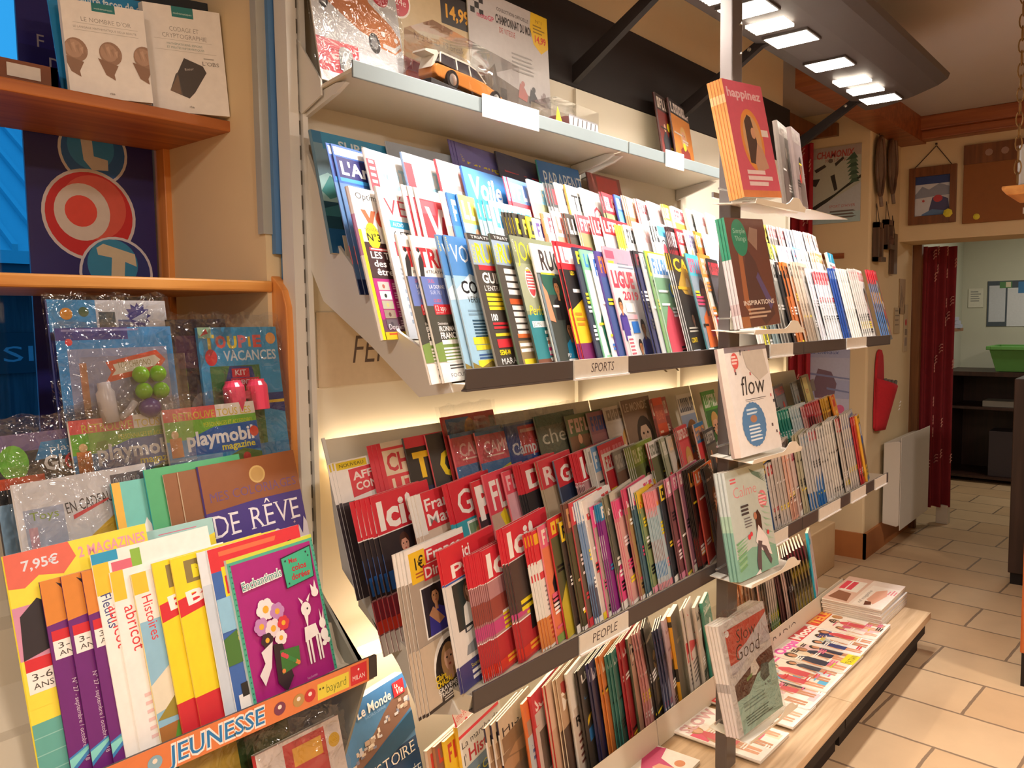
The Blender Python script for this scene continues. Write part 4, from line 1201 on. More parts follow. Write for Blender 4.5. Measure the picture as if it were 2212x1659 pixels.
# ---- second row from the wall
tier('sB', 14, 12.5, [
    I(1.005, 0.298, 2, lambda a: a.r(0, 0, 1, 1, '#5f86b8').r(0, .74, 1, 1, '#2f62b4').r(.02, .93, .8, .985, '#f6f6f6').r(.03, .78, .85, .92, '#29296a').t("L'Argus", .07, .805, .085, '#ffffff', w=.72, b=.03).r(.03, .755, .85, .78, '#3f9be0').t('LE GUIDE', .1, .66, .06, '#f2e048', w=.62, b=.03).t("DE L'AUTO", .12, .57, .055, '#f2e048', w=.62, b=.02).head(.5, .3, .06, '#c9987a', '#2a1c18', '#2c3f7a').r(0, 0, 1, .1, '#1d2a5c'),
      '#2a4c9c', 'blue car guide with yellow words behind the cycling magazine', cp=.012, bands=[(0, .2, '#2a2f60'), (.2, .32, '#c03040'), (.32, 1, '#3f66a8')]),
    I(1.084, 0.303, 1, lambda a: a.r(0, 0, 1, 1, '#f8f6f6').r(0, .6, .14, .93, '#d23a4a').bars(.03, .9, .12, 7, .045, '#f2c0c6', .5, 2, .1).t('MOTO', .2, .8, .1, '#bfe0f0', w=.6, b=.03).t('BOL', .2, .65, .13, '#9ed2ea', w=.62, b=.03).bars(.16, .61, .9, 1, .03, '#d23a4a', .8).r(.1, .5, 1, .59, '#4fb0e0').r(0, 0, 1, .5, '#dfe4e8'),
      '#e8e4e4', 'white motorcycle magazine with red edge and pale blue letters', t=.006),
    I(1.189, 0.314, 1, lambda a: a.r(0, 0, 1, 1, '#f8f6f6').r(0, .6, .14, .93, '#d23a4a').t('MOTO', .2, .8, .1, '#bfe0f0', w=.6, b=.03).t('BOL', .2, .65, .13, '#9ed2ea', w=.62, b=.03).bars(.16, .61, .9, 1, .03, '#d23a4a', .8).r(0, 0, 1, .58, '#dfe4e8'),
      '#7f9ac0', 'same white motorcycle title, copy standing behind the red and white pair', t=.006),
    F(1.289, 0.309, 1, '#f8f4f2', '#e0a0a0', '#f2ece8', '#e8c84a', sp='#d83a48'),
    I(1.368, 0.305, 1, lambda a: a.r(0, 0, 1, 1, '#3f8ad0').t('Voile', .08, .77, .17, '#f8f8f8', w=.75, b=.03, sh=.15).bars(.12, .72, .7, 2, .04, '#d8505c', .5, 3).r(0, 0, 1, .64, '#f2f6f8').p([(.2, .2), (.5, .6), (.55, .2)], '#e0e8ee'),
      '#2a5fa8', 'blue sailing magazine with fat white letters'),
    F(1.523, 0.299, 2, '#6f92cc', '#f0f0f4', '#d8505c', '#f2e8e8', cp=.014, sp='#c84458'),
    F(1.603, 0.305, 1, '#8fcbe8', '#f6e8d0', '#b9b48a', '#e8823a', sp='#eceae6'),
    F(1.690, 0.303, 3, '#3a3c40', '#d02a38', '#8a8c8e', '#b8383f', cp=.012, sp='#8d8f90'),
    F(1.717, 0.313, 1, '#f6f6f4', '#9a9a9a', '#eeeeec', '#c8c8c4', sp='#f2f2f0'),
    I(1.763, 0.315, 1, lambda a: a.r(0, 0, 1, 1, '#f8f6f2').t('TRAIL', .12, .78, .14, '#2a2a2c', w=.95).r(0, 0, 1, .5, '#7fa8d8').p([(0, .5), (.3, .62), (.6, .5)], '#eef2f6').bars(.2, .7, .8, 1, .05, '#d0605a', .4), '#ea8a3a', 'white mountain trail magazine with thin black letters and orange spine'),
    I(1.829, 0.318, 1, lambda a: a.r(0, 0, 1, 1, '#f6f2f0').t('QUI', .3, .62, .24, '#d8404c', w=.75, b=-.01).bars(.05, .93, .9, 1, .05, '#f2c4c4', .6).t('PSYCHO', .1, .92, .03, '#d8606a', rot=-1.45).r(0, 0, 1, .5, '#a9a7a4'), '#eceaea', 'white magazine with tall thin red letters, right of the trail magazine'),
    F(1.932, 0.317, 2, '#d23a48', '#f2eeee', '#8b9a6a', '#b8c4a0', cp=.012, sp='#4a4644'),
    F(1.996, 0.322, 1, '#4a7ac8', '#dfe6f2', '#6fb0dc', '#d85a72', sp='#2a3a8a'),
    F(2.056, 0.318, 3, '#f0c4a8', '#f6f0ec', '#ea7f5a', '#f2b06a', cp=.011, sp='#e8866c'),
    F(2.117, 0.315, 2, '#f0f0f6', '#d8606a', '#e4e6f0', '#e06a4a', cp=.012, sp='#e07a72'),
    F(2.188, 0.318, 2, '#f6f0ee', '#f0c0c0', '#f4e8e8', '#f0b0a8', cp=.012, sp='#f2ecea'),
    F(2.273, 0.318, 2, '#f0e03a', '#f4e4e4', '#e2c4c4', '#e8b4b4', cp=.012, sp='#c8b0a8'),
    F(2.327, 0.315, 1, '#f4f0ee', '#e84858', '#f2c84a', '#f2e8e8', sp='#cfc4c2', t=.012),
    F(2.426, 0.323, 1, '#f2f2f2', '#8a8a8a', '#e6ece4', '#d4d8c8', sp='#f0f0ee'),
    F(2.479, 0.311, 2, '#f4f0f0', '#e89098', '#f0dcdc', '#e8707c', cp=.010, sp='#f2e4e4'),
    F(2.567, 0.315, 1, '#f8f8f8', '#e4a0a8', '#eceff4', '#a8c4e8', sp='#f4f4f4'),
], y0=1.205, z0=1.47, where='second row of the upper tray', tmax=.006, xmax=2.3)

# ---- back row against the wall
tier('sA', 13, 3, [
    I(1.010, 0.254, 1, lambda a: a.r(0, 0, 1, 1, '#2c6d96').r(0, .46, 1, .9, '#6f8f9e').r(.1, .86, 1, 1, '#2f88b4').t('SURF', .28, .875, .075, '#c9d8de', w=.34, b=.02).p([(0, .4), (0, .62), (.1, .66), (.3, .6), (.45, .5), (.6, .55), (1, .5), (1, .38)], '#a8d0cf').p([(0, .5), (.12, .64), (.26, .56), (.2, .48), (.08, .44)], '#4f9a98').r(0, .2, 1, .42, '#1f4a5e').p([(.0, .36), (.3, .44), (.6, .4), (1, .42), (1, .32), (0, .3)], '#3a7a86').r(.16, .2, 1, .31, '#23272e').t('APPRENDRE', .2, .265, .03, '#d8dde0', w=.6).t('SURF', .22, .215, .03, '#d8dde0').r(0, 0, 1, .2, '#1f5f96').bars(.2, .14, .6, 3, .04, '#4f8cba', .4, 2),
      '#5a7f96', 'large blue surf guide standing at the open end of the back row', w=.235, t=.012),
    I(1.210, 0.263, 1, lambda a: a.r(0, 0, 1, 1, '#9aa6b4').t('rame', .45, .8, .04, '#3c4652', sh=.2).r(0, 0, 1, .6, '#8fa0b2'), '#b6bec8', 'plain grey blue magazine right of the surf guide', t=.004, w=.215),
    I(1.439, 0.302, 3, lambda a: a.r(0, 0, 1, 1, '#6a68a8').r(0, .86, 1, 1, '#5a4a9a').t('Parapente', .18, .8, .1, '#d8c832', w=.95, b=.02).t('PLUS', .08, .93, .03, '#d8c832', rot=-1.5).r(0, 0, 1, .74, '#7f8cb8').p([(.1, .3), (.5, .55), (.9, .35)], '#b8c0d8'), '#4a4a86', 'violet paragliding magazine with yellow letters', cp=.011, bend=.02),
    I(1.589, 0.301, 1, lambda a: a.r(0, 0, 1, 1, '#2a2c4a').t('MTB', .12, .74, .17, '#b8323e', w=.85, b=.03).t('VOLER', .16, .62, .08, '#c04a4a', w=.7), '#2a2636', 'dark back row magazine with big red letters', bend=.02),
    I(1.751, 0.300, 1, lambda a: a.r(0, 0, 1, 1, '#3f8fb8').r(0, .8, 1, 1, '#2f6cae').t('PARAPENTE', .1, .76, .15, '#d8e4ea', w=1.0).bars(.15, .7, .7, 2, .05, '#c8a04a', .5, 2), '#2f8f8a', 'turquoise and blue paragliding magazine with white letters', w=.21),
    I(1.986, 0.298, 1, lambda a: a.r(0, 0, 1, 1, '#7a3a32').r(.25, .72, .9, .98, '#a83430').bars(.3, .76, .8, 1, .06, '#b8862c', .4), '#5a2a22', 'dark red magazine, last of the back row near the post', w=.19),
], y0=1.306, z0=1.555, tmax=.005)

# ------------------------------------------------------------------ lower tray, left of the post
def art_ici(a, v=0):
    a.r(0, 0, 1, 1, '#b8868a').r(0, .74, 1, 1, '#d42c3e').t('Ici!', .05, .77, .175, '#f6f3f2', w=.58, b=.035, sh=.04).r(0, .735, 1, .742, '#f2f2f2')
    if v == 0:
        a.r(0, .36, 1, .735, '#2a2228').head(.38, .63, .06, '#d9a08a', '#4a2c22', '#1f5fae', False).head(.66, .6, .07, '#e0aa94', '#6a3a2c', '#d86a86').r(.02, .38, .62, .5, '#1f5fae')
        a.t('VANESSA', .22, .49, .032, '#f0ece6', w=.5).t('LILY-ROSE', .26, .445, .036, '#efe02c', w=.5, b=.03).t('VICTIME', .26, .405, .036, '#efe02c', w=.4, b=.03).t('PERVERS', .3, .365, .036, '#efe02c', w=.42, b=.03)
        a.r(0, .2, 1, .35, '#8a2a3a').head(.4, .29, .05, '#c98a72', '#2a1a18', '#3a2428').r(0, .14, 1, .22, '#d8402c').t('Son père', .18, .185, .03, '#f2c83a', w=.5).t('en danger', .2, .15, .028, '#f2c83a', w=.5)
        a.r(0, 0, 1, .13, '#e9e6e4').head(.45, .1, .035, '#b98a70', '#3a2a24', '#2a4a9a', False).bars(.2, .03, .6, 1, .03, '#3f5fa8', .5)
    else:
        a.head(.5, .52, .1, '#c98a70', '#7a2a1e', '#6a2a3a').r(0, .44, .4, .6, '#9a4a42').r(0, .32, .9, .42, '#c84a86').bars(.2, .42, .7, 4, .038, '#efd92c', .6, 4).r(.2, .44, .6, .46, '#f2f2f2')
        a.r(0, .29, 1, .3, '#f4f4f4').r(0, 0, 1, .29, '#b83038').head(.5, .2, .06, '#dca48a', '#9a3a20', '#8a4a3a').r(0, .02, .9, .1, '#d63a2c').bars(.15, .08, .7, 2, .035, '#f2a83a', .6, 2)


def art_fm(a):
    a.r(0, 0, 1, 1, '#d8c4b4').r(.1, .72, 1, 1, '#d83040').t('France', .14, .86, .085, '#f8f2f2', w=.72, b=.02).t('Matin', .14, .75, .085, '#f8f2f2', w=.66, b=.02).r(0, .7, .1, 1, '#f0eeec')
    a.head(.46, .52, .13, '#dba98c', '#b9a08a', '#a8c4d8').r(0, 0, .2, .4, '#3f62a8').r(.2, 0, 1, .22, '#9db8d0').bars(.3, .16, .8, 3, .05, '#f2e24a', .6, 2)


def art_gro(a):
    a.r(0, 0, 1, 1, '#38a4b8').r(0, .7, 1, 1, '#d4283a').t('Gros', .1, .74, .18, '#f6f2f0', w=.95, b=.01).r(.2, .3, .62, .68, '#e8f0f0').r(.225, .33, .6, .66, '#7a9a78').head(.42, .55, .06, '#e0b090', '#d8b06a', '#e8e0d8').bars(.2, .26, .7, 4, .05, '#1f5a72', .5, 3)


def art_fd(a):
    a.r(0, 0, 1, 1, '#a89c90').r(0, .8, 1, 1, '#f2f0ee').r(.05, .78, .3, .97, '#efc42a').t('1€', .13, .86, .07, '#2a2418', b=.02).bars(.12, .83, .28, 2, .02, '#b05a2a', .5, 2)
    a.r(.3, .87, 1, .96, '#d83040').t('France', .33, .885, .062, '#f8f4f4', w=.6, b=.02).r(.24, .77, 1, .865, '#d83040').t('Dimanche', .26, .785, .062, '#f8f4f4', w=.72, b=.02)
    a.r(.14, .42, .56, .74, '#f2f2f2').r(.16, .43, .54, .73, '#2a2430').head(.36, .66, .055, '#b98660', '#17120f', '#3f3a9a', False).p([(.2, .44), (.52, .44), (.52, .56), (.26, .58)], '#3c3898').p([(.22, .56), (.3, .6), (.46, .5), (.36, .48)], '#c08c68')
    a.r(0, 0, 1, .4, '#c8b8a4').e(.45, .2, .205, '#f2f0ec', 1.0, 28).e(.46, .17, .2, '#2c2626', 1.0, 28).head(.42, .25, .08, '#d9ab90', '#a8835a', '#3a3230').r(0, 0, 1, .02, '#2c2626')
    a.t('Claire', .16, .15, .034, '#efd02a', sh=.1, b=.02).t('CHAZAL', .16, .11, .034, '#efd02a', b=.03).t('GRAVEMENT', .17, .075, .026, '#f2f0ee', w=.42, b=.02).t('TRAUMATISEE', .18, .045, .024, '#f2f0ee', w=.42, b=.02).bars(.25, .03, .6, 2, .014, '#d8d4d0', .5, 3)


def art_ip(a):
    a.r(0, 0, 1, 1, '#e2e0de').r(0, .76, 1, 1, '#d42a3a').t('ici', .38, .88, .085, '#f8f2f2', b=.02).t('Paris', .14, .775, .09, '#f8f2f2', w=.8, b=.02).r(0, .745, 1, .758, '#3a5fb0').r(.1, .4, .8, .73, '#2a3434').head(.36, .65, .055, '#d8a88c', '#6a4a38', '#eeeeee')
    a.t('Dans', .2, .37, .05, '#3a3a44', w=.5).p([(.16, .22), (.2, .28), (.5, .32), (.8, .26), (.8, .2)], '#8a9098').r(0, 0, 1, .18, '#3f3f7a').t('Souvenirs', .2, .12, .03, '#d8c83a').bars(.2, .08, .7, 2, .04, '#e8e8e8', .6, 2)


def portrait_cover(bgc, mast, letters, lcol, skin, hair, cloth, strip=None):
    def f(a):
        a.r(0, 0, 1, 1, bgc)
        if mast: a.r(0, .76, 1, 1, mast)
        if letters: a.t(letters, .1, .79, .14, lcol, w=.82, b=.03)
        a.head(.55, .52, .12, skin, hair, cloth)
        a.bars(.06, .3, .5, 3, .05, '#f4f0ea', .55, len(letters) + 3)
        if strip: a.bars(.06, .14, .6, 2, .05, strip, .6, 2)
    return f


def cover(bgc, letters, lcol, w=.85, v=.76, h=.16, more=None, b=.03):
    def f(a):
        a.r(0, 0, 1, 1, bgc)
        if more: more(a)
        if letters: a.t(letters, .08, v, h, lcol, w=w, b=b)
    return f


tier('pC', 10, 13.5, [
    I(0.950, 0.261, 4, art_fd, '#cfcac4', 'tall weekly with yellow price square and two portraits, hanging past the strip', cp=.0088, hh=.29, dz=-.015, dy=.012, lean=1.5, t=.0028),
    I(1.024, 0.262, 2, art_ip, '#c9343f', 'red and white weekly right of the tall two-portrait weekly', cp=.007, bands=[(0, .16, '#3c3c74'), (.16, .75, '#cfcfd2'), (.75, 1, '#d42a3a')]),
    I(1.131, 0.237, 11, lambda a: art_ici(a, 1), '#c8303e', 'red celebrity weekly in the thickest red pile of the lower front row', cp=.0052, bands=[(0, .06, '#e8e4e4'), (.06, .29, '#b83038'), (.29, .42, '#a8447a'), (.42, .74, '#7a4440'), (.74, 1, '#d42c3e')]),
    I(1.202, 0.266, 3, lambda a: (art_ici(a, 1), a.r(.0, .36, .8, .735, '#4c3f3c'), a.head(.5, .6, .1, '#e2b49c', '#4a2e26', '#2a2628'), a.bars(.1, .4, .7, 2, .05, '#efd92c', .6, 4)), '#26262a', 'red celebrity weekly with a pale face, right of the thickest pile', cp=.0095, bands=[(0, .3, '#b02c36'), (.3, .72, '#26262a'), (.72, 1, '#d42c3e')]),
    I(1.287, 0.242, 4, lambda a: a.r(0, 0, 1, 1, '#eceae6').r(0, .74, 1, 1, '#d8303c').r(.02, .88, .3, .97, '#f0b82a').p([(.02, .66), (.3, .9), (.34, .76), (.1, .62)], '#f4f2f0').r(.02, .58, .4, .64, '#d8404a').bars(.08, .5, .5, 6, .04, '#8f8f8f', .4, 3).r(0, .02, 1, .26, '#d88a4a').bars(.06, .22, .5, 5, .04, '#c04a2a', .5, 2), '#e4dcd6', 'white television weekly with red and yellow top', cp=.0095, bands=[(0, .26, '#c87a44'), (.26, .72, '#e6e2dc'), (.72, 1, '#cf3440')]),
    F(1.310, 0.247, 1, '#e86a8a', '#f6e4d8', '#e8805a', '#8aa85a', sp='#e07a80'),
    F(1.344, 0.255, 1, '#d42a34', '#f2c43a', '#5a5a3a', '#c8b43a', sp='#b82a34'),
    F(1.378, 0.241, 1, '#efd030', '#2a2a2a', '#3c3430', '#5a4a40', sp='#4a4438'),
    F(1.405, 0.277, 2, '#6a4438', '#c89a6a', '#4a5036', '#7a6a4a', cp=.008, sp='#5a3c30'),
    F(1.426, 0.275, 1, '#d8404a', '#f4e0e0', '#6a5a4e', '#c0b44a', sp='#b8484e'),
    F(1.464, 0.273, 3, '#f2f2f4', '#8ab0dc', '#7f9ac0', '#4a5068', cp=.0085, sp='#7aa0cc', bend=.012),
    F(1.481, 0.271, 1, '#f4eeec', '#d84a4a', '#d8cfc8', '#efd92e', sp='#efe9e4', bend=.014),
    F(1.501, 0.253, 1, '#ea4a94', '#f6e2ec', '#b9a09a', '#6a4a52', sp='#e0609a'),
    F(1.534, 0.253, 3, '#2a86b8', '#f2f2f6', '#8a2a86', '#e6e0e6', cp=.008, sp='#7a3a8a', bands=[(0, .5, '#8d8a94'), (.5, .72, '#d8d6dc'), (.72, .86, '#7a2a86'), (.86, 1, '#2a86b8')]),
    F(1.566, 0.264, 2, '#8d8a72', '#f2efe6', '#5a5a52', '#e04a8a', cp=.008, sp='#7c7864', bend=.02),
    F(1.591, 0.269, 1, '#c9c2b4', '#4a5a9a', '#8a9ac8', '#3f4a86', sp='#b8b0a4', bend=.02),
    F(1.608, 0.248, 3, '#e8508a', '#f8e8f0', '#d8a4a0', '#c46a72', cp=.008, sp='#e0829a', bend=.012),
    F(1.648, 0.268, 2, '#d84a72', '#f2dcdc', '#a8885a', '#3a6a9a', cp=.008, sp='#b05a72', bend=.012),
    F(1.677, 0.268, 2, '#f2e4ea', '#e0507a', '#4a6a7a', '#d8b04a', cp=.009, sp='#3f5a66', bend=.01),
    F(1.705, 0.251, 2, '#f0c63a', '#d8402c', '#8a9a6a', '#f0a0b8', cp=.008, sp='#4a7a6a', bend=.018),
    F(1.781, 0.243, 8, '#ef9aa4', '#f2a04a', '#b8cad4', '#2f78b8', cp=.0072, sp='#b07a86', bands=[(0, .12, '#cfc8cc'), (.12, .28, '#2f78b8'), (.28, .5, '#a88a8c'), (.5, .74, '#8fb0bc'), (.74, 1, '#eb8e94')], bend=.012),
    F(1.806, 0.248, 1, '#efcf3a', '#23262c', '#2f3038', '#c4323a', sp='#2b3446'),
    F(1.844, 0.261, 2, '#d88aa4', '#f2e6ea', '#7a4a4e', '#a83a4a', cp=.009, sp='#5a3a40'),
    F(1.877, 0.266, 1, '#d0709a', '#f0dce6', '#6a5a50', '#e8d24a', sp='#a85a72'),
    F(1.913, 0.270, 1, '#c86a8a', '#f0e4ea', '#9a6a86', '#cfc04a', sp='#b88a98'),
    F(1.961, 0.268, 4, '#241c1c', '#e0a04a', '#2a2020', '#8a2a2a', cp=.0085, sp='#241a1a'),
    F(2.000, 0.257, 1, '#e8702c', '#f4ece6', '#b83a34', '#f0b43a', sp='#b8483c'),
    F(2.067, 0.257, 3, '#4a4446', '#d8d0cc', '#5a5052', '#b04048', cp=.009, sp='#4a4648', bend=.02),
], y0=.985, z0=.745, where='lower front row', tmax=.004, xmax=2.2, jit=.003)

tier('pB', 14, 13.5, [
    I(1.031, 0.292, 5, lambda a: art_ici(a, 0), '#c02c3c', 'red celebrity weekly in the pile at the side panel end', cp=.0125, hh=.30, bands=[(0, .08, '#e4e0de'), (.08, .14, '#c9c4c4'), (.14, .35, '#a82c3c'), (.35, .47, '#3a2a30'), (.47, .62, '#1f4a86'), (.62, .735, '#2c2428'), (.735, .745, '#f4f0f0'), (.745, 1, '#d42c3e')]),
    I(1.144, 0.283, 3, art_fm, '#e4dcd6', 'weekly with white words on red and an old bearded man', cp=.0095),
    I(1.247, 0.291, 3, art_gro, '#c02c3a', 'turquoise and red weekly with a framed blonde portrait', cp=.009, bands=[(0, .7, '#2f98ac'), (.7, 1, '#cc2a3a')]),
    I(1.316, 0.282, 1, lambda a: a.r(0, 0, 1, 1, '#3a2a34').r(0, .72, 1, 1, '#d4303c').t('Paris', .04, .7, .24, '#f4f0ee', w=1.1, b=.05).head(.35, .55, .06, '#c08a6a', '#20161a', '#3f6a9a', False).head(.62, .52, .055, '#c89274', '#2a1c18', '#7a5a4a').bars(.25, .36, .6, 2, .05, '#e4d434', .6, 3), '#a83038', 'dark weekly with tall white letters over red', cp=.01),
    I(1.356, 0.292, 1, lambda a: a.r(0, 0, 1, 1, '#c8a894').r(0, .68, 1, 1, '#dc4458').t('FLASH', .1, .71, .22, '#f4ecea', w=1.0, b=.02).p([(.2, .66), (.34, .7), (.4, .58), (.3, .52)], '#e8cf2c').head(.5, .4, .09, '#dcb094', '#6a4a34', '#9a6a50'), '#d2606e', 'pink red weekly with tall thin white letters', cp=.01),
    F(1.423, 0.288, 1, '#dc4a5e', '#f0b4bc', '#e0a8b4', '#e8c43a', sp='#dc6a7a'),
    I(1.491, 0.297, 4, portrait_cover('#2c272b', '#cf2c3c', 'Du', '#f2ecea', '#d8a890', '#1f1a1c', '#2a2a30'), '#b42c3a', 'black weekly with red banner and two white letters', cp=.009, bands=[(0, .76, '#26242a'), (.76, 1, '#cc2a3a')]),
    I(1.559, 0.294, 2, portrait_cover('#b8a48a', '#d03a46', 'ROI', '#f0d8d4', '#e2b8a0', '#8a6a4a', '#d8a0a8'), '#b4a488', 'royal weekly with red banner over a beige portrait', cp=.01),
    I(1.623, 0.287, 1, portrait_cover('#2f3a56', '#d02c3a', 'Gala', '#f6f0ee', '#d8a88c', '#5a3a2a', '#3a2a3a', '#d8404a'), '#5a6a86', 'dark blue weekly with red banner in lower middle row'),
    I(1.724, 0.293, 6, lambda a: art_ici(a, 1), '#c83040', 'red weekly in the pile halfway along the lower middle row', cp=.0068, bands=[(0, .7, '#2a2a30'), (.7, .72, '#f0f0f0'), (.72, 1, '#cc2a3a')]),
    F(1.769, 0.298, 2, '#c8c4c0', '#8a8a8a', '#bcb8b2', '#9a9490', cp=.009, sp='#c4c0bc'),
    F(1.788, 0.298, 1, '#6a9ac8', '#d8e0e8', '#c9c0b8', '#4a3a42', sp='#d4d0cc'),
    F(1.824, 0.299, 1, '#cc303c', '#e07a84', '#a84a52', '#d8d0cc'),
    F(1.835, 0.274, 1, '#e8e2dc', '#d2404a', '#d83a44', '#f0cf6a', sp='#d8d0c8'),
    F(1.886, 0.273, 1, '#9a9488', '#c8c2b8', '#8a6a58', '#d8a890', sp='#5a4a42'),
    F(1.979, 0.276, 4, '#8a9a3c', '#d8d8a0', '#7a8650', '#5a3a32', cp=.0105, sp='#d4cec6'),
    F(2.074, 0.275, 2, '#e8e2da', '#8a8a7a', '#6a6a4a', '#8a9a5a', cp=.012, sp='#c8b8b8', bands=[(0, .7, '#cfc8c2'), (.7, 1, '#b02c44')]),
    F(2.150, 0.279, 2, '#a8a890', '#e0ddd0', '#9a9a80', '#c8c4b0', cp=.009, sp='#8a8a6a'),
    F(2.189, 0.278, 1, '#c9bcae', '#e8c49a', '#cfc8c2', '#b8a48a', sp='#c4bab0'),
    F(2.256, 0.299, 3, '#c83440', '#e8d8d4', '#d8505a', '#b4a0a0', cp=.009, sp='#bab0ae'),
    F(2.369, 0.297, 1, '#2a72b0', '#efa44a', '#d84048', '#4a4a4a', sp='#e8d4cc'),
    F(2.431, 0.270, 2, '#4a4448', '#c8c0b8', '#6a6058', '#8a7a72', cp=.009, sp='#7a7470'),
], y0=1.15, z0=.785, where='lower middle row', tmax=.005, xmax=2.25)

def art_camp(a):
    a.r(0, 0, 1, 1, '#3f74ac').r(0, .74, 1, .97, '#d05462').t('CAMPING', .12, .81, .1, '#e8b8b4', w=.85, b=.02).bars(.14, .78, .6, 1, .03, '#e8c4b8', .4)
    a.p([(.04, .56), (.9, .7), (.9, .75), (.04, .61)], '#d8c02c').p([(0, .3), (.3, .34), (.6, .42), (1, .36), (1, 0), (0, 0)], '#8a6a58').r(0, 0, 1, .2, '#4a7a8a')


